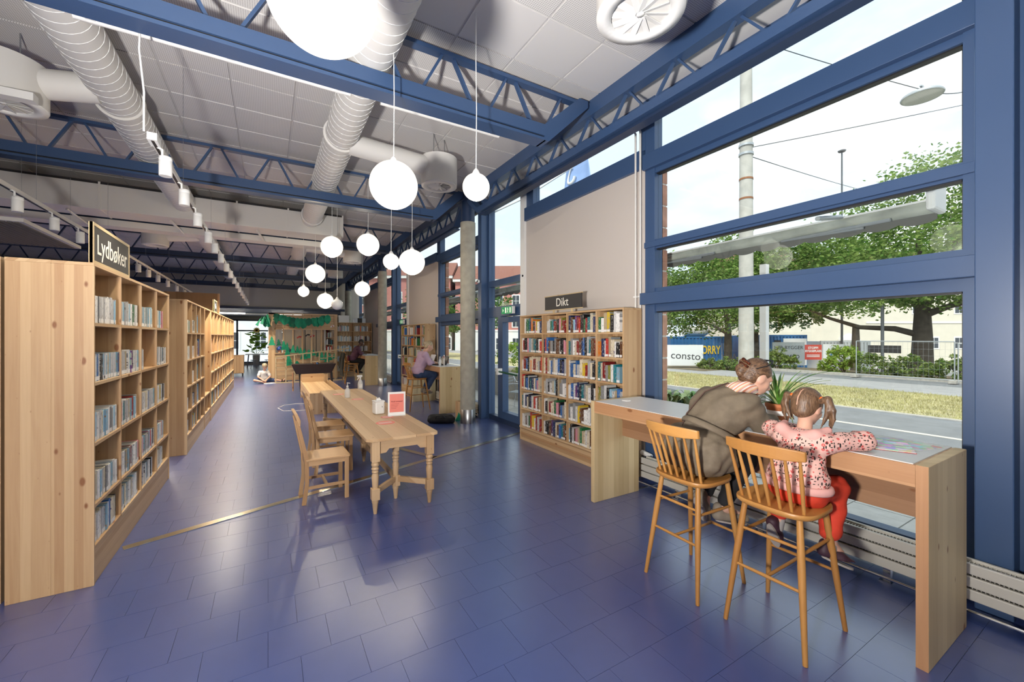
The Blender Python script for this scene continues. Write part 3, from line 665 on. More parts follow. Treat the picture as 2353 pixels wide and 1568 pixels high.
# far side of the double case + finished end
MB().box(0, .022, .205, .41, 0, 2.183).build('side_panel', 'pine_z', lyd, bev=.002); MB().box(2.458, 2.48, .205, .41, 0, 2.183).build('side_panel', 'pine_z', lyd)
MB().box(0, 2.48, .205, .41, 2.183, 2.205).build('top_board', 'pine_x', lyd)
for z in LZ: MB().box(.022, 2.458, .206, .40, z - .022, z).build('shelf', 'pine_x', lyd)
FR = [(.90, 1, .78, .62), (1, 1, .26, .92), (.98, .88, .95, .8), (1, 1, .98, .72), (.95, .98, .78, .6)]
for r in range(5):
    for c in range(4):
        x0 = .62 * c + (.022 if c == 0 else .011); x1 = .62 * (c + 1) - (.022 if c == 3 else .011)
        fill(lyd, x0, x1, LZ[r], 'audiobook', 'audiobook', 'audiobooks in the Lydbøker bookcase', '%s shelf, %s column, audiobook bookcase' % (ROWN[r] if r < 4 else 'bottom', COLN[c]), PW_AUDIO, (.185, .200), (.016, .052), .14, FR[r][c], y=.012)
# sign
def sign(name, label, loc, rz, w, h, body, ts, stand=True):
    t = thing(name, label, 'sign', loc, rz)
    MB().box(0, w, .003, .019, 0, h).build('board', 'chalk', t)
    fr = MB(); b = .022
    fr.box(0, w, 0, .024, 0, b); fr.box(0, w, 0, .024, h - b, h); fr.box(0, b, 0, .024, b, h - b); fr.box(w - b, w, 0, .024, b, h - b); fr.build('frame', 'pinepale_x', t)
    text('lettering', body, ts, 'cream', t, (w / 2, .0015, h / 2 - ts * .03), (PI / 2, 0, 0), .001, sx=.92)
    return t
sign('shelf_sign', 'black chalk sign reading Lydbøker in a pine frame', (-1.03, 3.885, 2.2055), PI / 2, .86, .285, 'Lydbøker', .20)

# --- bookcase facing the viewpoint at the left edge
fz = [1.79, 1.43, 1.05, .69, .33]
fe = bookcase('bookcase', 'pine bookcase facing the viewpoint, cut off by the left edge', (-3.10, 3.90, 0), 0, [.82, .82], fz, 2.21, .30)
for r in range(5):
    fill(fe, .831, 1.618, fz[r], 'book', 'book', 'books in the left edge bookcase', '%s shelf, left edge bookcase' % ROWN[r], PW_BOOK, (.20, .29), (.02, .05), .18, .985, start=.9, y=.02)

# --- second run of bookcases along the aisle
Z2 = [1.76, 1.36, .97, .60, .27]
u2 = bookcase('bookcase', 'pine bookcase behind the audiobook case, with blue picture books', (-1.0, 7.46, 0), PI / 2, [.475] * 4, Z2, 2.235, .205)
MB().box(-.0, .022, .205, .23, 0, 2.2).build('end_trim', 'pine_z', u2)
FR2 = [(.9, .9, .7, .4), (.85, .8, .9, .4), (.35, .75, .6, .55), (.7, .85, .75, .35), (.6, .95, .7, .4)]
for r in range(5):
    for c in range(4):
        x0 = .475 * c + (.022 if c == 0 else .011); x1 = .475 * (c + 1) - (.022 if c == 3 else .011)
        big = c > 1
        fill(u2, x0, x1, Z2[r], 'audiobook' if not big else 'book', 'audiobook' if not big else 'book', ('audiobooks' if not big else 'books') + ' in the second aisle bookcase', '%s shelf, %s column, second aisle bookcase' % (ROWN[r] if r < 4 else 'bottom', COLN[c]),
             PW_AUDIO if not big else [2, 6, 1, 1, 2, 2, 8, 2, 0, 0, 2, 1, 0, 1, 2, 1, 0, 8, 0], (.185, .20) if not big else (.24, .31), (.02, .05) if not big else (.012, .03), .14, FR2[r][c], start=.05 if c < 2 else .15)
# panel-front unit between the two
u3 = thing('bookcase', 'pine unit with tall blank panel and open cubbies below', 'bookcase', (-1.0, 9.38, 0), PI / 2)
MB().box(0, .022, 0, .205, 0, 2.235).build('side_panel', 'pine_z', u3); MB().box(.84, .862, 0, .205, 0, 2.235).build('side_panel', 'pine_z', u3)
MB().box(.022, .84, .10, .12, .62, 2.21).build('front_panel', 'pine_z', u3); MB().box(.0, .862, 0, .205, 2.213, 2.235).build('top_board', 'pine_x', u3)
for z in (.60, .27): MB().box(.022, .84, .0, .2, z - .022, z).build('shelf', 'pine_x', u3)
MB().box(.42, .442, .004, .2, .27, .6).build('divider', 'pine_z', u3); MB().box(.022, .84, .006, .028, 0, .248).build('plinth', 'pine_x', u3); MB().box(.022, .84, .19, .205, .27, 2.21).build('back_panel', 'pine_z', u3)
put_book(u3, 'book', 'book', None, 'tall yellow picture book leaning in the blank panel niche', (.06, .03, 1.62 - .0), .02, .36, .08, 10)
MB().box(.03, .2, .0, .1, 1.598, 1.62).build('ledge', 'pine_x', u3)
# third, long unit
u4 = bookcase('bookcase', 'long pine bookcase at the far end of the aisle', (-.99, 10.26, 0), PI / 2, [.64] * 10, Z2, 2.235, .205)
t = sign('shelf_sign', 'small black shelf sign halfway along the long aisle bookcase', (-1.0, 10.9, 2.2355), PI / 2, .62, .27, 'Film', .16)
pnl = thing('partition_panel', 'tall brown wooden partition standing behind the long bookcase', 'partition', (-2.6, 15.4, 0), 0)
M['brownwood'] = wood('brown_partition', 'z', (.20, .12, .05), (.30, .19, .09), .2, .5)
MB().box(0, 1.27, 0, .05, 0, 3.02).build('board', 'brownwood', pnl); MB().box(1.27, 1.32, -.01, .06, 0, 3.02).build('edge_post', 'pine_z', pnl)
# --- poetry bookcase under the Dikt sign
DZ = [1.755, 1.447, 1.14, .836, .530, .225]
dk = bookcase('bookcase', 'pine poetry bookcase under the black Dikt sign', (3.60, 5.80, 0), -PI / 2, [.64, .60, .60, .48], DZ, 2.045, .30, back='beigeback' if False else 'pine')
MB().box(.0, 2.32, -.012, .0, .205, .225).build('lip', 'pine_x', dk)
MB().box(.03, 2.29, -.002, .008, .10, .11).build('groove', 'pinered_x', dk)
random.seed(11); xs = [0, .64, 1.24, 1.84, 2.32]
for r in range(6):
    for c in range(4):
        if c == 3 and r > 3: continue
        x0 = xs[c] + (.022 if c == 0 else .011); x1 = xs[c + 1] - (.022 if c == 3 else .011)
        fill(dk, x0, x1, DZ[r], 'book', 'book', 'books in the poetry bookcase', '%s shelf, %s column, poetry bookcase' % (ROWN[r], COLN[c]), PW_BOOK, (.175, .250), (.026, .058), .17, random.uniform(.9, .99), start=random.choice((0, 0, .04, .12) if r == 0 else (0,)), y=.02)
sg = thing('shelf_sign', 'black sign reading Dikt above the poetry bookcase', 'sign', (3.60, 5.085, 2.0455), -PI / 2)
MB().box(0, .84, .003, .019, .05, .245).build('board', 'chalk', sg); MB().box(-.012, .852, .0, .024, .038, .05).build('frame', 'pinepale_x', sg); MB().box(-.012, .852, .0, .024, .245, .257).build('frame', 'pinepale_x', sg)
MB().box(.2, .22, .0, .024, 0, .04).build('foot', 'pinepale_z', sg); MB().box(.62, .64, .0, .024, 0, .04).build('foot', 'pinepale_z', sg)
text('lettering', 'Dikt', .17, 'cream', sg, (.42, .0015, .145), (PI / 2, 0, 0), .001, sx=.95)

# --- far bookcases (their books are too small to pick out)
def far_books(t, cells, name, lab, hr=(.18, .26), tr=(.02, .05), pw=PW_BOOK, d=.15):
    """one joined mass of far, tiny books, coloured by palette slot"""
    m = MB(); mats = [mat('far_book_' + p[0].replace(' ', '_'), p[1], .5) if ('fb' + p[0]) not in M else M['fb' + p[0]] for p in PAL]
    for p, mm in zip(PAL, mats): M['fb' + p[0]] = mm
    for (x0, x1, z, f) in cells:
        x = x0 + .005
        while x < x0 + (x1 - x0) * f - .02:
            th = random.uniform(*tr); m.box(x, x + th - .002, .02, .02 + d, z, z + random.uniform(*hr), wchoice(pw)); x += th
    o = m.build(name, mats); o.matrix_basis = t.matrix_basis.copy(); tag(o, lab, 'books', kind='stuff')
random.seed(21); cl = []
for r in range(5):
    for c in range(10):
        f = random.uniform(.12, .4) if r < 4 else random.uniform(.5, .9); s0 = random.choice((.02, .05, .1)); cl.append((.64 * c + .022 + s0, .64 * (c + 1) - .022, Z2[r], f))
far_books(u4, cl, 'book_rows', 'scattered books along the long aisle bookcase', (.22, .30), (.03, .06), [3, 6, 2, 3, 4, 3, 5, 3, 3, 1, 2, 1, 2, 2, 2, 1, 1, 4, 1], .14)
fb = bookcase('bookcase', 'pine bookcase behind the seated woman at the far desk', (3.60, 5.80 + BAY, 0), -PI / 2, [.62] * 3 + [.38], DZ, 2.05, .30)
far_books(fb, [(xa + .02, xa + .5, z, random.uniform(.5, .9)) for xa in (0, .62, 1.24, 1.86) for z in DZ], 'book_rows', 'rows of dark books in the bookcase behind the far desk')
mb = bookcase('bookcase', 'pine bookcase with two columns behind the man at the counter', (2.42, 18.6, 0), 0, [.74, .74], [1.93, 1.50, 1.08, .66, .24], 2.30, .30)
far_books(mb, [(xa + .02, xa + .7, z, random.uniform(.8, .95)) for xa in (0, .74) for z in (1.93, 1.50, 1.08, .66, .24)], 'book_rows', 'rows of pale books behind the man at the counter', (.19, .25), (.02, .05), PW_AUDIO)
sb = bookcase('bookcase', 'narrow orange-tinted bookcase between playhouse and counter bookcase', (2.02, 20.4, 0), 0, [.42, .42], [1.75, 1.35, .95, .55, .2], 2.1, .3, pm='pinered')
far_books(sb, [(xa + .02, xa + .4, z, random.uniform(.6, .95)) for xa in (0, .42) for z in (1.75, 1.35, .95, .55, .2)], 'book_rows', 'rows of books in the narrow orange-tinted bookcase')
t = thing('storage_box', 'white box on top of the counter bookcase', 'box', (2.70, 18.72, 2.30)); MB().box(-.14, .28, -.1, .15, 0, .30).build('body', 'white', t); MB().box(-.145, .285, -.105, .155, .25, .3).build('lid', 'white', t)
for i, (xx, hh, mm) in enumerate(((3.25, .18, 'steel'), (3.42, .20, 'black'), (3.58, .19, 'steel'))):
    t = thing('standing_book', ['grey box file', 'black box file', 'grey slanting picture frame'][i] + ' standing on the counter bookcase', 'box file', (xx, 18.72, 2.30)); MB().box(-.07, .07, -.1, .12, 0, hh).build('cover', mm, t); MB().box(-.06, .06, -.095, .115, hh, hh + .004).build('pages', 'paper', t)

# ================================================================== COUNTERS
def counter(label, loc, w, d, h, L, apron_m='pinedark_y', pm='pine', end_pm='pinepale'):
    """window counter; local origin at near front corner, x deep, y long"""
    t = thing('reading_counter', label, 'counter', loc); th = .05
    MB().box(0, d, 0, th, 0, h).build('end_panel', end_pm + '_z', t, bev=.003); MB().box(0, d, L - th, L, 0, h).build('end_panel', end_pm + '_z', t, bev=.003)
    MB().box(-.001, .001, .001, th - .001, 0, h - .001).build('edge_band', 'pinered_z', t)
    MB().box(0, d, th, L - th, h - .03, h - .004).build('worktop', pm + '_y', t)
    MB().box(.012, d, th + .012, L - th - .012, h - .004, h + .0015).build('laminate', 'laminate', t)
    MB().box(-.001, .03, th, L - th, h - .118, h - .003).build('front_rail', 'pinered_y', t, bev=.002)
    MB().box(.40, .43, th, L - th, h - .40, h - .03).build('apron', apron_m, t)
    MB().box(d - .03, d, th, L - th, h - .118, h - .03).build('rear_rail', pm + '_y', t)
    return t
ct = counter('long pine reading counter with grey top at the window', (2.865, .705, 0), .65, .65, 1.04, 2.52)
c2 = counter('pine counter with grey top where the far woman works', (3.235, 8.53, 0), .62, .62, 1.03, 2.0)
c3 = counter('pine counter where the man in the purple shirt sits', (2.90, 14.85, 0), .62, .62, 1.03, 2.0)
m = MB(); m.lathe([(.045, 0), (.045, .004), (.03, .005)], n=20); tag(m.build('cable_grommet', 'white', loc=(3.17, 3.03, 1.0418)), 'white round cable cover on the window counter', 'cable cover')

# ================================================================== RADIATORS
def radiator(label, x, y0, y1, z0=.07, z1=.27):
    t = thing('radiator', label, 'radiator', (x, 0, 0))
    for i, zz in enumerate(np.linspace(z0, z1 - .064, 3)):
        MB().box(0, .025, y0, y1, zz, zz + .0655).build('panel', 'radiator', t, bev=.006); MB().box(.085, .11, y0, y1, zz, zz + .0655).build('panel', 'radiator', t, bev=.006)
    g = MB(); yy = y0 + .01
    while yy < y1 - .02: g.box(.028, .083, yy, yy + .004, z0 + .02, z1 - .01); yy += .018
    tag(g.build('fins', 'radiator', t), kind='stuff')
    MB().box(.02, .09, y0, y1, z0 + .01, z0 + .02).build('core', 'black', t)
    for yy in np.arange(y0 + .25, y1, .85):
        f = MB(); f.box(.03, .07, yy - .02, yy + .02, 0, z0 + .03); f.box(.0, .09, yy - .035, yy + .035, 0, .008); f.build('foot', 'chrome', t)
    m = MB(); m.tube([(-.02, y0, .045), (-.02, y1, .045)], .011, 8); m.build('pipe', 'chrome', t)
    return t
radiator('low enamel radiator under the window beside the counter', 3.66, .02, 3.28, .10, .32)
radiator('low enamel radiator behind the nearest column', 3.80, 7.75, 10.3); radiator('low enamel radiator beside the middle column', 3.80, 7.75 + BAY, 10.3 + BAY)
t = thing('radiator_valve', 'white thermostat valve with pipes at the radiator end', 'valve', (3.86, 3.40, .30))
m = MB(); m.tube([(0, -.1, 0), (0, .03, .01)], [.022, .03], 14); m.sphere((0, .03, .01), .03, 14, 8); m.build('knob', 'white', t)
for i, zz in enumerate((-.07, -.12, -.19)):
    m = MB(); m.tube([(.03, .17, zz + .03), (.02, .15, zz), (0, -.11, zz - .02)], .012, 8); m.build('pipe', 'chrome', t)
MB().box(-.02, .02, -.11, -.08, -.05, .01).build('body', 'chrome', t)

# ================================================================== BAR STOOLS
def stool_proto():
    t = thing('bar_stool', '', 'bar stool', (0, 0, 0))
    # local: faces +x, seat centre at origin
    pts = []; n = 40
    for i in range(n):
        a = 2 * PI * i / n; ca, sa = math.cos(a), math.sin(a)
        e = .62; pts.append((.215 * math.copysign(abs(ca) ** e, ca), (.215 - .018 * (ca)) * math.copysign(abs(sa) ** e, sa)))
    m = MB(); vs = []; zt = .745
    rings = [(.93, zt - .034), (1.0, zt - .020), (1.0, zt - .006), (.985, zt)]
    for s, z in rings:
        for x, y in pts: vs.append((x * s, y * s, z))
    fs = [(j * n + i, j * n + (i + 1) % n, (j + 1) * n + (i + 1) % n, (j + 1) * n + i) for j in range(3) for i in range(n)]
    m.add(vs, fs, 0, True)
    # dished top
    c0 = len(m.v)
    for s, dz in ((.985, 0), (.8, -.006), (.45, -.013), (.0, -.014)):
        if s: m.v += [(x * s, y * s, zt + dz) for x, y in pts]
    m.v.append((0, 0, zt - .014))
    for j in range(2):
        for i in range(n): m.f.append([c0 + j * n + i, c0 + j * n + (i + 1) % n, c0 + (j + 1) * n + (i + 1) % n, c0 + (j + 1) * n + i]); m.mi.append(0); m.sm.append(True)
    for i in range(n): m.f.append([c0 + 2 * n + i, c0 + 2 * n + (i + 1) % n, len(m.v) - 1]); m.mi.append(0); m.sm.append(True)
    m.add(vs[:n], [tuple(range(n))[::-1]])
    m.build('seat', 'oak_x', t)
    tops = {}; 
    for sx in (-1, 1):
        for sy in (-1, 1):
            a = Vector((sx * .15, sy * .145, zt - .025)); b = Vector((sx * .245, sy * .212, 0)); tops[sx, sy] = (a, b)
            m = MB(); m.tube([a, a.lerp(b, .35), b], [.0155, .0195, .0125], 12); m.build('leg', 'oak_z', t)
    def at(s, z): a, b = tops[s]; return a.lerp(b, (a.z - z) / (a.z - b.z))
    for (s1, s2, z) in (((-1, -1), (-1, 1), .345), ((1, -1), (1, 1), .345), ((-1, -1), (1, -1), .53), ((-1, 1), (1, 1), .53), ((-1, -1), (-1, 1), .56)):
        p, q = at(s1, z), at(s2, z); m = MB(); m.tube([p, p.lerp(q, .5), q], [.008, .0105, .008], 10); m.build('stretcher', 'oak_y' if s1[0] == s2[0] else 'oak_x', t)
    p, q = at((-1, -1), .345).lerp(at((-1, 1), .345), .5), at((1, -1), .345).lerp(at((1, 1), .345), .5); m = MB(); m.tube([p, q], .0095, 10); m.build('stretcher', 'oak_x', t)
    # back: curved top rail and seven spindles
    rail = []; nr = 14; zr = 1.075
    m = MB(); inn = []
    R0 = .34
    for i in range(nr + 1):
        u = -1 + 2 * i / nr; y = u * .212; x = -.285 + .055 * u * u; hh = .036 * (1 - .28 * abs(u) ** 3)
        inn.append((x, y, zr + .0 * u, hh))
    vs = []
    for x, y, z, hh in inn: vs += [(x - .011, y, z - hh), (x + .011, y, z - hh), (x + .011 - .006, y, z + hh), (x - .011 - .006, y, z + hh)]
    fs = []
    for i in range(nr):
        for k in range(4): fs.append((4 * i + k, 4 * i + (k + 1) % 4, 4 * i + 4 + (k + 1) % 4, 4 * i + 4 + k))
    fs += [(3, 2, 1, 0), (4 * nr, 4 * nr + 1, 4 * nr + 2, 4 * nr + 3)]
    m.add(vs, fs); m.build('top_rail', 'oak_y', t, bev=.005, fix=True)
    for i in range(7):
        u = -1 + 2 * i / 6; y = u * .165; xs_ = -.165 + .02 * u * u
        u2 = u * .88; xr = -.285 + .055 * u2 * u2
        m = MB(); m.tube([(xs_, y, zt - .01), ((xs_ + xr) / 2, (y + u2 * .212) / 2, .90), (xr, u2 * .212, zr - .025)], [.0085, .0115, .0075], 10); m.build('spindle', 'oak_z', t)
    for s in tops:
        m = MB(); m.lathe([(.011, 0), (.011, .004)], n=10); m.build('glide', 'rubber', t, loc=(tops[s][1].x, tops[s][1].y, 0))
    return t
st = stool_proto()
def place(o, loc, rz, label, group=None):
    o.location = loc; o.rotation_euler = (0, 0, rz); o['label'] = label
    if group: o['group'] = group
    return o
place(st, (2.62, 1.262, 0), .02, 'oak spindle-back bar stool the little girl sits on', 'spindle-back bar stools')
s2 = copy_tree(st); place(s2, (2.585, 1.835, 0), -.03, 'oak spindle-back bar stool the woman in the olive jacket sits on')
s3 = copy_tree(st); place(s3, (2.98, 9.35, 0), .05, 'oak spindle-back bar stool at the far desk, under the woman in lilac')
s4 = copy_tree(st); place(s4, (2.62, 15.75, 0), -.1, 'oak spindle-back bar stool under the man in purple, coat over its back')
s5 = copy_tree(st); place(s5, (2.75, 16.9, 0), .1, 'empty oak bar stool behind the man in purple')

# ================================================================== LONG TABLE
tb = thing('farmhouse_table', 'long old pine table with turned legs', 'table', (1.155, 4.0, 0)); H = .725
xw = .355; Lt = 4.12
nb = [-.355, -.12, .115, .355]
for i in range(3):
    poly = []
    a, b = nb[i] + (.0006 if i else 0), nb[i + 1] - .0006
    if i == 0: poly = [(a + .05, 0), (b, 0), (b, Lt), (a + .05, Lt), (a, Lt - .05), (a, .05)]
    elif i == 2: poly = [(a, 0), (b - .05, 0), (b - .015, .015), (b, .05), (b, Lt - .05), (b - .05, Lt), (a, Lt)]
    else: poly = [(a, 0), (b, 0), (b, Lt), (a, Lt)]
    m = MB(); m.prism(poly, H - .028, H); m.build('plank', 'tablewood_y', tb, bev=.003, fix=True)
def turned(x, y, parent=tb, name='leg', sq=.038, zt=None):
    g = bpy.data.objects.new(name, None)
    m = MB(); zt = zt or H - .028
    m.box(x - sq, x + sq, y - sq, y + sq, .50, zt); m.lathe([(.022, .50), (.034, .485), (.038, .47), (.033, .455), (.024, .45), (.036, .438), (.036, .425), (.025, .418), (.033, .408), (.033, .398), (.026, .39), (.035, .36), (.030, .29), (.0265, .245)], (x, y, 0), 18)
    m.box(x - .038, x + .038, y - .038, y + .038, .135, .245); m.lathe([(.034, .135), (.030, .125), (.034, .115), (.028, .10), (.017, 0)], (x, y, 0), 18)
    return m.build(name, 'tablewood_z', parent, bev=.003)
for x, y in ((-.27, .06), (.27, .06), (-.27, Lt - .06), (.27, Lt - .06)): turned(x, y)
turned(0, .34, name='centre_post', sq=.03); turned(-.03, 1.85, name='centre_post', sq=.03); turned(0, Lt - .34, name='centre_post', sq=.03)
for (x0, y0, x1, y1) in ((-.27, .06, 0, .34), (.27, .06, 0, .34), (-.27, Lt - .06, 0, Lt - .34), (.27, Lt - .06, 0, Lt - .34), (0, .34, 0, Lt - .34)):
    m = MB(); m.bar((x0, y0, .21), (x1, y1, .21), .035, .055); m.build('stretcher', 'tablewood_y', tb, bev=.003)
for sx in (-1, 1):
    m = MB(); m.box(sx * .27 - .011, sx * .27 + .011, .09, Lt - .09, H - .125, H - .028); m.build('side_apron', 'tablewood_y', tb)
for yy in (.06, Lt - .06):
    m = MB(); m.prism([(-.24, H - .028), (-.24, H - .155), (-.17, H - .150), (-.14, H - .115), (.14, H - .115), (.17, H - .150), (.24, H - .155), (.24, H - .028)][::-1], yy - .011, yy + .011, 'y'); m.build('end_apron', 'tablewood_x', tb, fix=True)

# chairs ---------------------------------------------------------------
def chair_proto():
    t = thing('wooden_chair', '', 'chair')   # faces +x, origin under the seat centre
    m = MB(); m.prism([(-.20, -.185), (.215, -.20), (.225, -.19), (.225, .19), (.215, .20), (-.20, .185)], .432, .455); m.build('seat', 'chairwood_x', t, bev=.005)
    for sy in (-1, 1):
        m = MB(); m.box(.17, .21, sy * .175 - .018, sy * .175 + .018, 0, .432); m.build('leg', 'chairwood_z', t, bev=.003)
        m = MB()
        pr = [(-.235, 0), (-.195, 0), (-.168, .22), (-.172, .46), (-.262, .86), (-.292, .86), (-.212, .45), (-.205, .22)]
        m.prism(pr, sy * .165 - .017, sy * .165 + .017, 'y'); m.build('rear_post', 'chairwood_z', t, bev=.003, fix=True)
        m = MB(); m.box(-.18, .18, sy * .17 - .009, sy * .17 + .009, .15, .178); m.build('stretcher', 'chairwood_x', t)
        m = MB(); m.box(-.18, .18, sy * .172 - .01, sy * .172 + .01, .385, .432); m.build('seat_rail', 'chairwood_x', t)
    m = MB(); m.box(-.012, .012, -.17, .17, .152, .174); m.build('stretcher', 'chairwood_y', t)
    for x in (-.19, .19): m = MB(); m.box(x - .01, x + .01, -.16, .16, .385, .432); m.build('seat_rail', 'chairwood_y', t)
    m = MB(); m.prism([(-.247, .80), (-.262, .80), (-.305, .93), (-.275, .93), (-.246, .86)], -.19, .19, 'y'); m.build('top_rail', 'chairwood_y', t, bev=.006, fix=True)
    m = MB(); m.prism([(-.208, .60), (-.222, .60), (-.238, .68), (-.224, .68)], -.15, .15, 'y'); m.build('back_slat', 'chairwood_y', t, fix=True)
    return t
ch = chair_proto()
place(ch, (.52, 4.80, 0), .035, 'plain pine chair standing out in front, nearest the viewpoint', 'pine chairs along the table')
ca = copy_tree(ch); place(ca, (.72, 5.72, 0), -.02, 'plain pine chair tucked under the table, second from the viewpoint')
cb_ = copy_tree(ch); place(cb_, (.72, 6.45, 0), .03, 'plain pine chair tucked under the table, farthest of the three')

# things on the table -----------------------------------------------------
t = thing('soap_bottle', 'white pump bottle of hand gel standing on the long table', 'bottle', (1.09, 6.98, H + .001))
m = MB(); m.lathe([(.036, 0), (.042, .006), (.042, .105), (.036, .125), (.014, .16), (.014, .175)], n=24); m.build('body', 'clear', t)
m = MB(); m.lathe([(.017, .172), (.017, .19), (.006, .192), (.006, .225), (.011, .226), (.011, .238)], n=16); m.tube([(0, 0, .232), (.04, 0, .228)], .005, 8); m.build('pump', 'white', t)
m = MB(); m.box(-.022, .022, -.0435, -.0415, .03, .085)
t = thing('spray_bottle', 'clear spray bottle at the far end of the long table', 'bottle', (1.47, 7.98, H + .001))
m = MB(); m.lathe([(.04, 0), (.045, .006), (.045, .11), (.036, .15), (.015, .185), (.014, .20)], n=24); m.build('body', 'clear', t)
m = MB(); m.box(-.05, .035, -.014, .014, .225, .262); m.box(-.06, -.048, -.008, .008, .235, .252); m.bar((-.025, 0, .225), (-.05, 0, .17), .01, .012); m.lathe([(.018, .195), (.018, .23)], n=14); m.build('trigger_head', 'white', t)
MB().box(-.03, .03, -.0468, -.044, .03, .10).build('label', 'paper', t)
t = thing('tissue_box', 'white wipe dispenser with a wipe sticking out on the long table', 'dispenser', (1.20, 5.33, H + .001), .15)
m = MB(); m.box(-.06, .06, -.065, .065, 0, .155); m.build('body', 'white', t, bev=.018); m = MB(); m.box(-.062, .062, -.067, .067, .15, .168); m.build('lid', 'white', t, bev=.008)
m = MB(); m.prism([(-.03, .168), (.035, .168), (.01, .205), (-.012, .188), (-.02, .21)], -.006, .006, 'y'); m.build('wipe', 'paper', t, fix=True); MB().box(.02, .026, -.0675, -.065, .085, .10).build('catch', 'black', t)
M['lime'] = mat('label_green', (.55, .65, .15), .5); M['coral'] = mat('coral_print', (.80, .24, .19), .6)
t = thing('table_sign', 'coral notice in a white acrylic stand on the long table', 'sign', (1.37, 5.10, H + .001), -.12)
MB().box(-.105, .105, -.002, .004, .003, .29).build('holder', 'white', t); MB().box(-.085, .085, -.004, -.002, .04, .265).build('poster', 'coral', t)
M['coraldark'] = mat('dark_coral_ink', (.30, .03, .03), .6)
text('headline', 'Hold avstand', .026, 'coraldark', t, (0, -.0046, .172), (PI / 2, 0, 0), .0003, bold=.0006)
for k in range(4): MB().box(-.07, .03 - .012 * k, -.0045, -.0038, .14 - .018 * k, .143 - .018 * k).build('text_line', 'coraldark', t)
MB().box(-.105, .105, -.05, .05, 0, .003).build('foot', 'white', t)
for i, (x, y, r, lab) in enumerate(((1.14, 4.72, .105, 'nearest the viewpoint'), (1.24, 5.05, .075, 'beside the coral notice'), (1.20, 6.72, .09, 'beside the hand gel'), (1.02, 7.45, .09, 'at the far end'))):
    m = MB(); m.lathe([(r, 0), (r, .0006)], n=28); o = m.build('table_sticker', 'stickerpink' if 'stickerpink' in M else 'coral', loc=(x, y, H + .0012)); tag(o, 'round coral sticker on the long tabletop, ' + lab, 'sticker', 'coral stickers on the table')
    for k in range(3): MB().box(-r * .7, r * .7, -.03 + k * .028, -.02 + k * .028, .0006, .0009).build('print', 'paper', o)
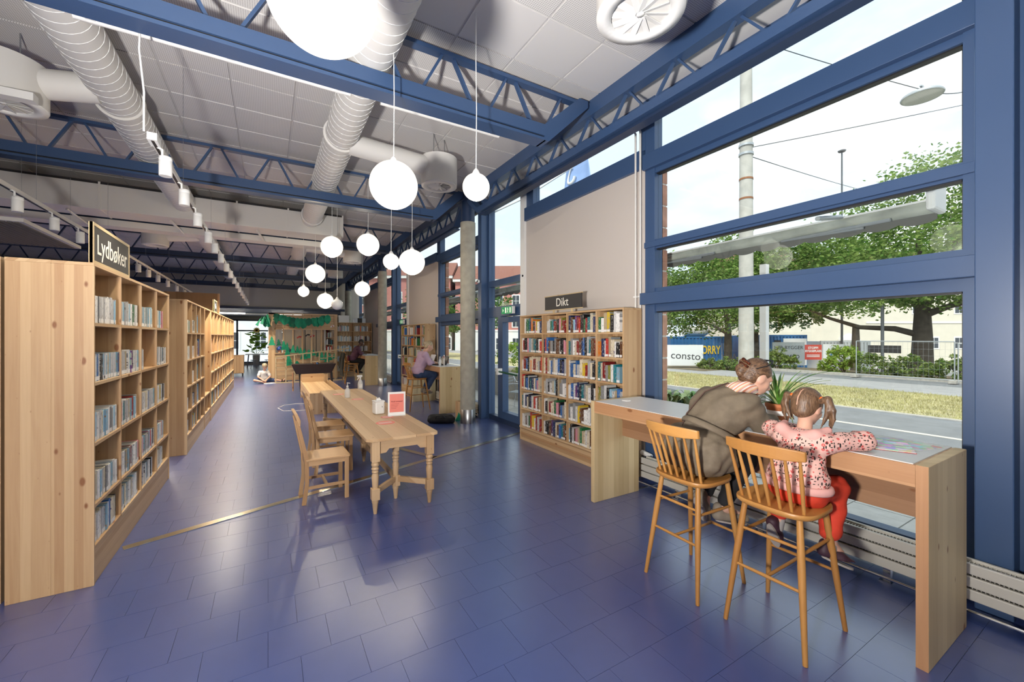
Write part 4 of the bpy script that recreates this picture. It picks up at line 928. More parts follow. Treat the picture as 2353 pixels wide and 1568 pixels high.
# ================================================================== PEOPLE (smooth signed-distance bodies)
def c_(a, b, ra, rb=None): return ('c', np.array(a, float), np.array(b, float), ra, ra if rb is None else rb)
def e_(c, r, R=None): return ('e', np.array(c, float), np.array(r, float), np.eye(3) if R is None else np.array(R, float))
def frame(fwd, up=(0, 0, 1)):
    f = np.array(fwd, float); f /= np.linalg.norm(f); u = np.array(up, float); r = np.cross(f, u); r /= np.linalg.norm(r); u = np.cross(r, f)
    return np.stack([r, f, u])       # rows: right, forward, up
def sdf_mesh(prims, res, k=.02, cuts=(), disp=None, carve=(), kc=.012):
    lo = np.min([np.minimum(p[1], p[2]) - max(p[3], p[4]) if p[0] == 'c' else p[1] - p[2].max() for p in prims], 0) - 3 * res - k
    hi = np.max([np.maximum(p[1], p[2]) + max(p[3], p[4]) if p[0] == 'c' else p[1] + p[2].max() for p in prims], 0) + 3 * res + k
    n = np.ceil((hi - lo) / res).astype(int) + 1
    D = np.full(n, 1.0, np.float32)
    ax = [lo[i] + res * np.arange(n[i]) for i in range(3)]
    def ev(p, X, Y, Z):
        if p[0] == 'c':
            a, b, ra, rb = p[1:]; ba = b - a; L2 = ba @ ba + 1e-12
            px, py, pz = X - a[0], Y - a[1], Z - a[2]
            h = np.clip((px * ba[0] + py * ba[1] + pz * ba[2]) / L2, 0, 1)
            return np.sqrt((px - h * ba[0]) ** 2 + (py - h * ba[1]) ** 2 + (pz - h * ba[2]) ** 2) - (ra + (rb - ra) * h)
        c, r, R = p[1:]; px, py, pz = X - c[0], Y - c[1], Z - c[2]
        q = [(R[i, 0] * px + R[i, 1] * py + R[i, 2] * pz) for i in range(3)]
        k0 = np.sqrt(sum((q[i] / r[i]) ** 2 for i in range(3))); k1 = np.sqrt(sum((q[i] / r[i] ** 2) ** 2 for i in range(3))) + 1e-9
        return k0 * (k0 - 1) / k1
    def block(p, mg):
        if p[0] == 'c': m = max(p[3], p[4]); a, b = np.minimum(p[1], p[2]) - m, np.maximum(p[1], p[2]) + m
        else: m = p[2].max(); a, b = p[1] - m, p[1] + m
        i0 = np.clip(np.floor((a - mg - lo) / res).astype(int), 0, n - 1); i1 = np.clip(np.ceil((b + mg - lo) / res).astype(int) + 1, 1, n)
        sl = tuple(slice(i0[i], i1[i]) for i in range(3))
        return sl, np.meshgrid(*[ax[i][sl[i]] for i in range(3)], indexing='ij', sparse=True)
    for p in prims:
        sl, (X, Y, Z) = block(p, k + 4 * res)
        d = ev(p, X, Y, Z); o = D[sl]; h = np.maximum(k - np.abs(o - d), 0) / k
        D[sl] = np.minimum(o, d) - h * h * k * .25
    for p in carve:
        sl, (X, Y, Z) = block(p, kc + 4 * res)
        d = -ev(p, X, Y, Z); o = D[sl]; h = np.maximum(kc - np.abs(o - d), 0) / kc
        D[sl] = np.maximum(o, d) + h * h * kc * .25
    if cuts or disp:
        X, Y, Z = np.meshgrid(*ax, indexing='ij', sparse=True)
        if disp: D += disp(X, Y, Z)
        for nn, dd in cuts: D = np.maximum(D, X * nn[0] + Y * nn[1] + Z * nn[2] - dd)
    # surface nets
    S = D < 0
    cn = [S[i:n[0] - 1 + i, j:n[1] - 1 + j, l:n[2] - 1 + l] for i in (0, 1) for j in (0, 1) for l in (0, 1)]
    sm = sum(c.astype(np.int8) for c in cn); act = (sm > 0) & (sm < 8); idx = np.argwhere(act); vid = np.full(act.shape, -1, np.int64); vid[act] = np.arange(len(idx))
    acc = np.zeros((len(idx), 3)); cnt = np.zeros(len(idx))
    off = np.array([(i, j, l) for i in (0, 1) for j in (0, 1) for l in (0, 1)])
    val = np.stack([D[idx[:, 0] + o[0], idx[:, 1] + o[1], idx[:, 2] + o[2]] for o in off], 1)
    for a in range(8):
        for b in range(a + 1, 8):
            if np.abs(off[a] - off[b]).sum() != 1: continue
            va, vb = val[:, a], val[:, b]; cr = (va < 0) != (vb < 0); t = np.where(cr, va / np.where(cr, va - vb, 1), 0)
            acc += np.where(cr[:, None], off[a] + t[:, None] * (off[b] - off[a]), 0); cnt += cr
    V = lo + res * (idx + acc / cnt[:, None]); Fs = []
    for d in range(3):
        e1, e2 = [(1, 2), (2, 0), (0, 1)][d]
        sa = [slice(1, n[i] - 1) for i in range(3)]; sa[d] = slice(0, n[d] - 1); sb = list(sa); sb[d] = slice(1, n[d])
        A, B = S[tuple(sa)], S[tuple(sb)]; ch = A != B; q = np.argwhere(ch); flip = A[ch]
        base = q.copy()
        for i in range(3):
            if i != d: base[:, i] += 1
        def vv(o1, o2):
            r = base.copy(); r[:, e1] += o1; r[:, e2] += o2; return vid[r[:, 0], r[:, 1], r[:, 2]]
        Q = np.stack([vv(-1, -1), vv(0, -1), vv(0, 0), vv(-1, 0)], 1); Q[~flip] = Q[~flip][:, ::-1]; Fs.append(Q)
    return V, np.concatenate(Fs)
def sdf_obj(name, prims, m, parent, res=.01, k=.02, smooth=1, **kw):
    V, Q = sdf_mesh(prims, res, k, **kw)
    me = bpy.data.meshes.new(name); off = np.array(parent.location)
    V = V - off if parent.rotation_euler.z == 0 else V
    me.from_pydata(V.tolist(), [], Q.tolist()); me.materials.append(M[m]); me.polygons.foreach_set('use_smooth', np.ones(len(Q), bool)); me.update()
    o = bpy.data.objects.new(name, me); COL.objects.link(o); o.parent = parent
    if smooth: md = o.modifiers.new('smooth', 'SMOOTH'); md.iterations = smooth; md.factor = .5
    return o
def head_prims(c, fwd, s=1.0, up=(0, 0, 1), fem=True):
    R = frame(fwd, up); c = np.array(c, float); P = lambda r, f, u: c + s * (R[0] * r + R[1] * f + R[2] * u); E = lambda r, f, u, rr: e_(P(r, f, u), np.array(rr) * s, R)
    out = [E(0, -.012, .018, (.076, .094, .098)), E(0, .022, -.03, (.062, .066, .082)), E(0, .052, -.088, (.030, .028, .022)),
           c_(P(0, .082, .006), P(0, .108, -.030), .010 * s, .0125 * s), E(-.013, .092, -.034, (.010, .012, .008)), E(.013, .092, -.034, (.010, .012, .008)),
           E(0, .078, -.058, (.024, .014, .006)), E(0, .075, -.068, (.021, .014, .007)), E(-.028, .070, .022, (.026, .014, .009)), E(.028, .070, .022, (.026, .014, .009)),
           E(-.075, -.004, -.012, (.008, .020, .032)), E(.075, -.004, -.012, (.008, .020, .032)), E(-.036, .058, -.03, (.024, .02, .024)), E(.036, .058, -.03, (.024, .02, .024))]
    carve = [E(-.031, .094, .004, (.017, .014, .010)), E(.031, .094, .004, (.017, .014, .010))]
    return out, carve, P, R
def face_bits(P, R, s, root, brow='browdark'):
    off = Vector(root.location)
    for nm, mm, rr, pts in (('eye', 'eyewhite', .0115, (.078, .004)), ('iris', 'iris', .0055, (.0885, .003))):
        for sd in (-1, 1):
            m = MB(); m.sphere(Vector(P(sd * .031, pts[0], pts[1])) - off, rr * s, 10, 8); m.build(nm, mm, root)
    for sd in (-1, 1):
        m = MB(); m.tube([Vector(P(sd * .015, .089, .022)) - off, Vector(P(sd * .032, .086, .028)) - off, Vector(P(sd * .050, .070, .022)) - off], [.003 * s, .0036 * s, .002 * s], 6); m.build('eyebrow', brow, root)
    m = MB(); m.tube([Vector(P(-.022, .080, -.0625)) - off, Vector(P(0, .0925, -.062)) - off, Vector(P(.022, .080, -.0625)) - off], [.002 * s, .0042 * s, .002 * s], 6); m.build('lips', 'lips', root)
def hand_prims(w, d, palm_n, s=1.0, thumb=1, curl=.5):
    """wrist w, pointing d, palm facing palm_n; five fingers, thumb leaves the side of the palm"""
    w = np.array(w, float); d = np.array(d, float); d /= np.linalg.norm(d); n_ = np.array(palm_n, float); n_ -= d * (n_ @ d); n_ /= np.linalg.norm(n_); sd = np.cross(d, n_)
    out = [c_(w - d * .02, w + d * .02 * s, .021 * s, .022 * s)]
    for i, (o, L) in enumerate(((-.027, .060), (-.009, .074), (.009, .070), (.026, .055))):
        k0 = w + s * (d * .078 + sd * o); out.append(c_(w + s * (d * .02 + sd * o * .6), k0, .0125 * s, .0105 * s))
        k1 = k0 + s * L * .5 * (d * math.cos(curl) + n_ * math.sin(curl)); k2 = k1 + s * L * .5 * (d * math.cos(2.0 * curl) + n_ * math.sin(2.0 * curl))
        out += [c_(k0, k1, .0092 * s, .0084 * s), c_(k1, k2, .0082 * s, .0068 * s)]
    t0 = w + s * (d * .025 - thumb * sd * .022); t1 = t0 + s * (d * .030 - thumb * sd * .028 + n_ * .012); t2 = t1 + s * (d * .030 - thumb * sd * .006 + n_ * .014)
    out += [c_(t0, t1, .0125 * s, .0105 * s), c_(t1, t2, .0098 * s, .008 * s)]
    return out
M['skin'] = mat('skin_fair', (.62, .36, .26), .5, sss=.15); M['skin_dark'] = mat('skin_dark', (.10, .045, .025), .45); M['eyewhite'] = mat('eye_white', (.7, .68, .65), .3); M['iris'] = mat('iris_dark', (.03, .02, .015), .2)
M['lips'] = mat('lips_rose', (.45, .16, .14), .45); M['browdark'] = mat('brow_brown', (.09, .05, .03), .7)
def hair_mat(name, c1, c2, sc=(1, 1, 1)):
    m = mat(name, c1, .45); n = m.node_tree.nodes; l = m.node_tree.links; b = n['Principled BSDF']; t = n.new('ShaderNodeTexCoord'); mp_ = n.new('ShaderNodeMapping'); mp_.inputs['Scale'].default_value = sc
    z = n.new('ShaderNodeTexNoise'); z.inputs['Scale'].default_value = 60; z.inputs['Detail'].default_value = 3; z.inputs['Distortion'].default_value = .8; r = n.new('ShaderNodeValToRGB'); r.color_ramp.elements[0].position = .35; r.color_ramp.elements[1].position = .65
    r.color_ramp.elements[0].color = (*c1, 1); r.color_ramp.elements[1].color = (*c2, 1); l.new(t.outputs['Object'], mp_.inputs[0]); l.new(mp_.outputs[0], z.inputs['Vector']); l.new(z.outputs[0], r.inputs[0]); l.new(r.outputs[0], b.inputs['Base Color'])
    bu = n.new('ShaderNodeBump'); bu.inputs['Strength'].default_value = .5; bu.inputs['Distance'].default_value = .006; l.new(z.outputs[0], bu.inputs['Height']); l.new(bu.outputs[0], b.inputs['Normal']); return m
M['hair_brown'] = hair_mat('hair_brown', (.055, .028, .015), (.19, .105, .055), (.35, 1.3, 1.6)); M['hair_child'] = hair_mat('hair_child', (.085, .045, .024), (.21, .12, .065), (1.6, 1.6, .35))
M['hair_blond'] = hair_mat('hair_blond', (.30, .22, .12), (.55, .45, .30)); M['hair_black'] = hair_mat('hair_black', (.012, .010, .010), (.03, .026, .025))
M['jacket'] = mat('olive_cotton', (.150, .118, .080), .8, bump=(26, .35), var=(14, .18)); M['blackcloth'] = mat('black_jersey', (.010, .010, .012), .85, bump=(20, .3)); M['strap'] = mat('brown_leather', (.07, .03, .02), .5)
M['redcloth'] = mat('red_jersey', (.62, .045, .018), .8, bump=(20, .35), var=(10, .15)); M['shoe_grey'] = mat('grey_suede', (.23, .19, .145), .8, bump=(40, .2)); M['shoe_purple'] = mat('plum_shoe', (.045, .016, .028), .6); M['sole'] = mat('shoe_sole', (.33, .29, .26), .8); M['sock'] = mat('grey_sock', (.35, .33, .31), .9)
M['lilac'] = mat('lilac_knit', (.50, .35, .47), .9, bump=(40, .3)); M['jeans'] = mat('blue_denim', (.03, .055, .13), .85, bump=(60, .2), var=(9, .3)); M['purple'] = mat('plum_shirt', (.10, .035, .06), .7, bump=(18, .3)); M['darkcloth'] = mat('dark_trousers', (.012, .011, .010), .85, bump=(20, .3))
M['whitetee'] = mat('white_tee', (.68, .66, .64), .85, bump=(18, .3)); M['greytee'] = mat('grey_tee', (.33, .32, .36), .85); M['capblue'] = mat('blue_cap', (.02, .09, .45), .6); M['pinkhood'] = mat('pink_lining', (.70, .37, .33), .9, bump=(30, .2)); M['orange'] = mat('orange_elastic', (.8, .16, .02), .6); M['coat'] = mat('dark_coat', (.035, .030, .020), .85, bump=(15, .4))
def floral():
    m = mat('floral_cotton', (.72, .42, .36), .85); n = m.node_tree.nodes; l = m.node_tree.links; b = n['Principled BSDF']; t = n.new('ShaderNodeTexCoord')
    def vor(scale, lo, hi, off, stretch=None):
        mp_ = n.new('ShaderNodeMapping'); mp_.inputs['Location'].default_value = (off, off * 1.7, off * .6)
        if stretch: mp_.inputs['Scale'].default_value = stretch
        v = n.new('ShaderNodeTexVoronoi'); v.inputs['Scale'].default_value = scale; v.inputs['Randomness'].default_value = .9; l.new(t.outputs['Object'], mp_.inputs[0]); l.new(mp_.outputs[0], v.inputs['Vector'])
        r = n.new('ShaderNodeMapRange'); r.inputs[1].default_value = lo; r.inputs[2].default_value = hi; r.inputs[3].default_value = 1; r.inputs[4].default_value = 0; l.new(v.outputs['Distance'], r.inputs[0]); return r.outputs[0]
    prev = None
    for (fac, col) in ((vor(34, .30, .34, 0), (.60, .10, .09)), (vor(34, .12, .16, 0), (.72, .30, .25)), (vor(44, .25, .29, 3.1, (1, 1.9, .65)), (.016, .014, .012)), (vor(44, .23, .27, 7.7, (.8, .65, 1.9)), (.03, .025, .015))):
        mx = n.new('ShaderNodeMix'); mx.data_type = 'RGBA'; l.new(fac, mx.inputs[0]); mx.inputs[7].default_value = (*col, 1)
        if prev is None: mx.inputs[6].default_value = (.74, .44, .38, 1)
        else: l.new(prev, mx.inputs[6])
        prev = mx.outputs[2]
    l.new(prev, b.inputs['Base Color']); return m
M['floral'] = floral()
def folds(amp, fx, fy, fz, ph=0):
    return lambda X, Y, Z: amp * np.sin(X * fx + np.sin(Z * 23 + ph) * 1.3 + Y * fy * .5) * np.sin(Z * fz + Y * fy + ph)

# ---- woman in the olive jacket ------------------------------------------------
wm = thing('person', 'woman in an olive jacket and striped scarf leaning over the counter', 'person', (2.585, 1.835, 0))
hc_ = (2.96, 1.605, 1.415); fw = (.78, -.50, -.55)
hp, hcv, HP, HR = head_prims(hc_, fw, 1.03)
P0 = [c_((2.66, 1.76, .84), (2.66, 1.91, .84), .115), c_((2.67, 1.83, .86), (2.74, 1.80, 1.04), .115, .105), c_((2.74, 1.80, 1.04), (2.83, 1.76, 1.22), .11, .12), c_((2.84, 1.64, 1.235), (2.87, 1.93, 1.24), .055),
      c_((2.85, 1.74, 1.25), (2.925, 1.645, 1.385), .055, .048),
      c_((2.85, 1.60, 1.235), (2.945, 1.555, 1.10), .048, .042), c_((2.945, 1.555, 1.10), (3.16, 1.60, 1.085), .040, .027), c_((2.86, 1.92, 1.23), (3.03, 1.95, 1.10), .048, .042), c_((3.03, 1.95, 1.10), (3.18, 1.80, 1.085), .040, .027),
      c_((2.68, 1.76, .835), (3.00, 1.72, .80), .092, .068), c_((2.68, 1.92, .835), (2.99, 1.88, .80), .092, .068), c_((3.00, 1.72, .80), (2.78, 1.73, .50), .066, .038), c_((2.99, 1.88, .80), (2.70, 1.83, .57), .066, .038),
      c_((2.78, 1.73, .49), (2.86, 1.68, .435), .034, .028), c_((2.70, 1.83, .56), (2.67, 1.80, .47), .034, .028)]
P0 += hand_prims((3.17, 1.60, 1.083), (.8, .5, -.05), (0, 0, -1), .95, 1, .35) + hand_prims((3.19, 1.79, 1.083), (.6, -.8, -.05), (0, 0, -1), .95, -1, .35)
sdf_obj('body', P0 + hp, 'skin', wm, .0075, .022, carve=hcv, smooth=2)
face_bits(HP, HR, 1.03, wm)
J = [c_((2.64, 1.74, .90), (2.64, 1.93, .90), .150), c_((2.60, 1.76, .86), (2.60, 1.92, .86), .135), c_((2.67, 1.81, .93), (2.73, 1.80, 1.03), .145, .128), c_((2.73, 1.80, 1.03), (2.82, 1.77, 1.20), .130, .142), e_((2.80, 1.79, 1.14), (.14, .205, .16)), c_((2.82, 1.62, 1.225), (2.845, 1.90, 1.235), .085), c_((2.70, 1.88, 1.05), (2.80, 1.90, 1.18), .10, .095),
     c_((2.845, 1.60, 1.235), (2.925, 1.560, 1.10), .078, .066), c_((2.925, 1.560, 1.10), (3.13, 1.595, 1.095), .062, .045), c_((2.85, 1.91, 1.225), (3.02, 1.95, 1.11), .082, .066), c_((3.02, 1.95, 1.11), (3.15, 1.83, 1.095), .062, .045), e_((2.86, 1.74, 1.29), (.085, .10, .06)),
     c_((2.66, 1.665, .90), (2.72, 1.645, .82), .06, .05), c_((2.60, 1.96, .96), (2.53, 1.97, .86), .10, .09), c_((2.52, 1.85, .90), (2.56, 1.70, .86), .08, .07)]
sdf_obj('jacket', J, 'jacket', wm, .009, .035, smooth=2, disp=lambda X, Y, Z: folds(.008, 34, 28, 41)(X, Y, Z) + folds(.0035, 85, 60, 30, 2)(X, Y, Z) * (Z < 1.0), cuts=[((.25, .18, -1), -.80 + .25 * 2.66 + .18 * 1.83 - .0), ], carve=[e_((2.93, 1.66, 1.385), (.062, .062, .08))])
off = Vector(wm.location)
m = MB(); ringp = []
for i in range(29):
    a = 2 * PI * i / 28; dx_, dy_ = .160 * math.cos(a), .172 * math.sin(a); ringp.append((2.712 + dx_ - off.x, 1.80 + dy_ - off.y, 1.035 - .50 * dx_ + .18 * dy_))
m.tube(ringp, .011, 8, caps=False, flat=2.2); m.build('waistband', 'jacket', wm)
T_ = [c_((2.66, 1.75, .835), (2.66, 1.92, .835), .112), c_((2.68, 1.76, .835), (3.00, 1.72, .80), .108, .083), c_((2.68, 1.92, .835), (2.99, 1.88, .80), .108, .083), c_((3.00, 1.72, .80), (2.79, 1.73, .53), .080, .050), c_((2.99, 1.88, .80), (2.71, 1.83, .59), .080, .050)]
sdf_obj('trousers', T_, 'blackcloth', wm, .010, .03, smooth=1, disp=folds(.004, 30, 25, 35))
sc_m = mat('striped_scarf', (.62, .40, .32), .85); n = sc_m.node_tree.nodes; l = sc_m.node_tree.links; tcx = n.new('ShaderNodeTexCoord'); sp = n.new('ShaderNodeSeparateXYZ'); l.new(tcx.outputs['Object'], sp.inputs[0])
s1 = n.new('ShaderNodeMath'); s1.operation = 'MULTIPLY_ADD'; s1.inputs[1].default_value = .9; l.new(sp.outputs[1], s1.inputs[0]); l.new(sp.outputs[2], s1.inputs[2]); s2_ = n.new('ShaderNodeMath'); s2_.operation = 'MULTIPLY'; s2_.inputs[1].default_value = 19; l.new(s1.outputs[0], s2_.inputs[0]); s3_ = n.new('ShaderNodeMath'); s3_.operation = 'FRACT'; l.new(s2_.outputs[0], s3_.inputs[0])
cr = n.new('ShaderNodeValToRGB'); cr.color_ramp.interpolation = 'CONSTANT'; els = cr.color_ramp.elements; els[0].color = (.70, .52, .42, 1); els[1].position = .3; els[1].color = (.55, .20, .12, 1)
for p_, c in ((.5, (.75, .66, .56, 1)), (.68, (.48, .27, .28, 1)), (.85, (.62, .35, .16, 1))): q_ = els.new(p_); q_.color = c
l.new(s3_.outputs[0], cr.inputs[0]); l.new(cr.outputs[0], n['Principled BSDF'].inputs['Base Color']); M['scarf'] = sc_m
SCF = []
cs = []
for i in range(12):
    a = 2 * PI * i / 12; cs.append(np.array((2.895 + .072 * math.cos(a), 1.68 + .075 * math.sin(a), 1.318 + .035 * math.cos(a + 2.4))))
for i in range(12): SCF.append(c_(cs[i], cs[(i + 1) % 12], .034))
sdf_obj('scarf', SCF, 'scarf', wm, .007, .02, disp=folds(.004, 60, 70, 90))
# hair drawn back to a twisted bun with a clip
HH = [e_(HP(0, -.022, .028), np.array((.083, .098, .098)) * 1.03, HR), e_(HP(0, -.05, -.03), np.array((.070, .062, .055)) * 1.03, HR), c_(HP(-.01, -.09, .0), HP(.0, -.118, -.005), .046, .040), c_(HP(0, -.11, .03), HP(-.02, -.13, .045), .030, .020), c_(HP(.01, -.115, -.01), HP(.02, -.12, -.04), .03, .022)]
fwn = HR[1] * .80 + HR[2] * -.60; fwn = fwn / np.linalg.norm(fwn)
sdf_obj('hair', HH, 'hair_brown', wm, .006, .018, cuts=[(tuple(fwn), float(fwn @ (np.array(hc_) + HR[1] * .016 + HR[2] * -.012)))])
m = MB(); a0 = Vector(HP(-.03, -.125, .085)) - off
for sgn in (-1, 1): m.tube([Vector(HP(-.05, -.105, .035 + .012 * sgn)) - off, Vector(HP(0, -.140, .045 + .016 * sgn)) - off, Vector(HP(.05, -.110, .03 + .012 * sgn)) - off], [.008, .012, .008], 8)
M['tortoise'] = mat('tortoiseshell', (.09, .022, .008), .2, var=(60, .8)); m.build('hair_clip', 'tortoise', wm)
m = MB()
for sgn in (-1, 1): m.tube([Vector(HP(sgn * .086, -.075, .03)) - off, Vector(HP(sgn * .091, -.03, .075)) - off, Vector(HP(sgn * .078, .0, .112)) - off], [.0035, .004, .005], 8)
m.tube([Vector(HP(-.078, .0, .112)) - off, Vector(HP(-.045, .012, .134)) - off, Vector(HP(0, .012, .140)) - off, Vector(HP(.045, .012, .134)) - off, Vector(HP(.078, .0, .112)) - off], [.006, .010, .004, .010, .006], 8); m.build('sunglasses', 'black', wm)
m = MB(); m.tube([Vector(p) - off for p in ((2.90, 1.66, 1.33), (2.80, 1.72, 1.372), (2.73, 1.85, 1.30), (2.63, 1.925, 1.14), (2.56, 1.94, 1.0))], .012, 8, flat=.4); m.build('bag_strap', 'strap', wm)
def shoe(nm, heel, toe, up, s, body, sole, root, th=.012):
    h = np.array(heel, float); t_ = np.array(toe, float); u = np.array(up, float); u /= np.linalg.norm(u)
    a = h + u * .032 * s; b = t_ + u * .024 * s
    sdf_obj(nm, [c_(a, h * .4 + t_ * .6 + u * .03 * s, .036 * s, .038 * s), c_(h * .4 + t_ * .6 + u * .03 * s, b, .038 * s, .027 * s), c_(a, a + u * .05 * s, .034 * s, .032 * s)], body, root, .007, .02, cuts=[(tuple(-u), float(-(u @ h)))])
    d = t_ - h; sd = np.cross(d / np.linalg.norm(d), u); off_ = Vector(root.location); m = MB(); ring = []
    for i in range(20):
        a_ = 2 * PI * i / 20; f = math.cos(a_); w = .036 * s * (1 + .12 * f); ring.append(h * .5 + t_ * .5 + d * .5 * f * 1.16 + sd * w * math.sin(a_))
    vs = [Vector(p) - off_ for p in ring] + [Vector(p - u * th) - off_ for p in ring]
    m.add(vs, [tuple(range(20)), tuple(range(20, 40))[::-1]] + [(i, (i + 1) % 20, 20 + (i + 1) % 20, 20 + i) for i in range(20)]); m.build('sole', sole, root, fix=True)
shoe('shoe', (2.74, 1.755, .405), (2.90, 1.655, .385), (.05, 0, 1), 1.05, 'shoe_grey', 'sole', wm); shoe('shoe', (2.60, 1.825, .56), (2.655, 1.80, .41), (.95, 0, .25), 1.05, 'shoe_grey', 'sole', wm)

# ---- little girl ------------------------------------------------------------------
gl = thing('person', 'little girl with pigtails in a pink floral hoodie and red trousers', 'person', (2.62, 1.262, 0)); off = Vector(gl.location)
hc_ = (2.845, 1.238, 1.270); hp, hcv, HP, HR = head_prims(hc_, (.93, -.12, -.36), .93)
G0 = [c_((2.67, 1.16, .815), (2.67, 1.27, .815), .085), c_((2.67, 1.215, .85), (2.73, 1.215, 1.04), .085, .08), c_((2.74, 1.13, 1.085), (2.75, 1.31, 1.085), .045), c_((2.75, 1.22, 1.09), (2.80, 1.23, 1.19), .042, .038),
      c_((2.75, 1.11, 1.085), (2.95, 1.00, 1.092), .036, .032), c_((2.95, 1.00, 1.092), (3.12, 1.10, 1.085), .031, .022), c_((2.76, 1.325, 1.08), (2.86, 1.45, 1.087), .036, .032), c_((2.86, 1.45, 1.087), (3.05, 1.36, 1.080), .031, .022),
      c_((2.69, 1.16, .815), (2.92, 1.135, .79), .07, .052), c_((2.69, 1.27, .815), (2.92, 1.30, .79), .07, .052), c_((2.92, 1.135, .79), (2.83, 1.115, .50), .05, .031), c_((2.92, 1.30, .79), (2.76, 1.365, .55), .05, .031), c_((2.83, 1.115, .50), (2.88, 1.09, .43), .028), c_((2.76, 1.365, .55), (2.73, 1.36, .46), .028)]
G0 += hand_prims((3.13, 1.105, 1.075), (.7, .7, -.05), (0, 0, -1), .72, 1, .35) + hand_prims((3.06, 1.355, 1.072), (.9, -.4, -.03), (0, 0, -1), .72, -1, .35)
sdf_obj('body', G0 + hp, 'skin', gl, .007, .018, carve=hcv, smooth=2); face_bits(HP, HR, .93, gl)
HD = [c_((2.665, 1.16, .885), (2.665, 1.265, .885), .105), c_((2.66, 1.215, .90), (2.73, 1.215, 1.05), .108, .098), e_((2.70, 1.215, .97), (.105, .125, .12)), c_((2.74, 1.12, 1.085), (2.75, 1.315, 1.085), .060), c_((2.75, 1.105, 1.088), (2.95, .995, 1.098), .056, .052), c_((2.95, .995, 1.098), (3.09, 1.085, 1.092), .050, .036), c_((2.755, 1.325, 1.082), (2.86, 1.45, 1.095), .056, .051), c_((2.86, 1.45, 1.095), (3.02, 1.372, 1.088), .049, .036)]
sdf_obj('hoodie', HD, 'floral', gl, .0075, .028, smooth=2, disp=folds(.0045, 40, 35, 48), cuts=[((0, 0, -1), -.825)])
sdf_obj('hood', [c_((2.715, 1.14, 1.125), (2.70, 1.24, 1.09), .036, .044), c_((2.70, 1.24, 1.09), (2.735, 1.33, 1.13), .044, .036), c_((2.735, 1.33, 1.13), (2.80, 1.345, 1.155), .034, .022), c_((2.715, 1.14, 1.125), (2.79, 1.11, 1.155), .034, .022)], 'pinkhood', gl, .007, .025)
m = MB(); ringp = [(2.665 + .112 * math.cos(2 * PI * i / 28) - off.x, 1.213 + .165 * math.sin(2 * PI * i / 28) - off.y, .838) for i in range(29)]; m.tube(ringp, .016, 8, caps=False, flat=1.5); m.build('hem_band', 'pinkhood', gl)
sdf_obj('trousers', [c_((2.67, 1.15, .815), (2.67, 1.275, .815), .092), c_((2.66, 1.17, .83), (2.66, 1.26, .83), .10), c_((2.69, 1.155, .815), (2.93, 1.13, .79), .086, .070), c_((2.69, 1.275, .815), (2.93, 1.30, .79), .086, .070), c_((2.93, 1.13, .79), (2.84, 1.115, .555), .068, .056), c_((2.93, 1.30, .79), (2.775, 1.36, .60), .068, .054)], 'redcloth', gl, .008, .025, smooth=1, disp=folds(.005, 36, 30, 44))
sdf_obj('sock', [c_((2.84, 1.115, .54), (2.825, 1.113, .45), .034, .032)], 'sock', gl, .007); sdf_obj('sock', [c_((2.775, 1.36, .58), (2.745, 1.362, .50), .034, .032)], 'sock', gl, .007)
shoe('shoe', (2.80, 1.135, .415), (2.89, 1.035, .37), (.15, 0, 1), .86, 'shoe_purple', 'sole', gl); shoe('shoe', (2.685, 1.375, .53), (2.735, 1.355, .40), (.93, .0, .35), .86, 'shoe_purple', 'sole', gl)
HH = [e_(HP(0, -.018, .026), np.array((.085, .100, .100)) * .93, HR), e_(HP(0, -.055, -.04), np.array((.060, .045, .05)) * .93, HR)]
fwn = HR[1] * .86 + HR[2] * -.51; fwn = fwn / np.linalg.norm(fwn)
sdf_obj('hair', HH, 'hair_child', gl, .006, .018, cuts=[(tuple(fwn), float(fwn @ (np.array(hc_) + HR[1] * .040 - HR[2] * .004)))], carve=[c_(HP(0, .02, .124), HP(0, -.10, .085), .006), c_(HP(0, -.10, .085), HP(0, -.122, .01), .0055)], kc=.004)
m = MB(); m.tube([Vector(HP(0, .03, .1205)) - off, Vector(HP(0, -.025, .1245)) - off, Vector(HP(0, -.068, .108)) - off, Vector(HP(0, -.100, .075)) - off, Vector(HP(0, -.1155, .03)) - off, Vector(HP(0, -.112, -.02)) - off], .0034, 6); m.build('parting', 'skin', gl)
for sd in (-1, 1):
    PT = []; base = HP(sd * .088, -.03, .045)
    rngp = random.Random(5 + sd)
    for q in range(9):
        dx, dy = rngp.uniform(-.014, .014), rngp.uniform(-.016, .016); L = rngp.uniform(.75, 1.1)
        pts = [base, base + np.array((dx * .5, 0, 0)) - HR[0] * (-sd) * .035 + HR[2] * .012, base - HR[0] * (-sd) * .052 + np.array((dx, dy, -.05 * L)), base - HR[0] * (-sd) * .046 + np.array((dx * 1.6, dy * 1.6, -.10 * L)), base - HR[0] * (-sd) * .03 + np.array((dx * 2.2, dy * 2.0, -.155 * L))]
        rr = [.014, .015, .013, .009, .003]
        for i in range(4): PT.append(c_(pts[i], pts[i + 1], rr[i], rr[i + 1]))
    sdf_obj('pigtail', PT, 'hair_child', gl, .0055, .008)
    m = MB(); m.lathe([(.008, -.008), (.019, -.006), (.019, .006), (.008, .008)], n=16, M4=Matrix.Rotation(PI / 2, 4, 'X')); m.build('hair_tie', 'orange', gl, loc=Vector(HP(sd * .092, -.03, .052)) - off)

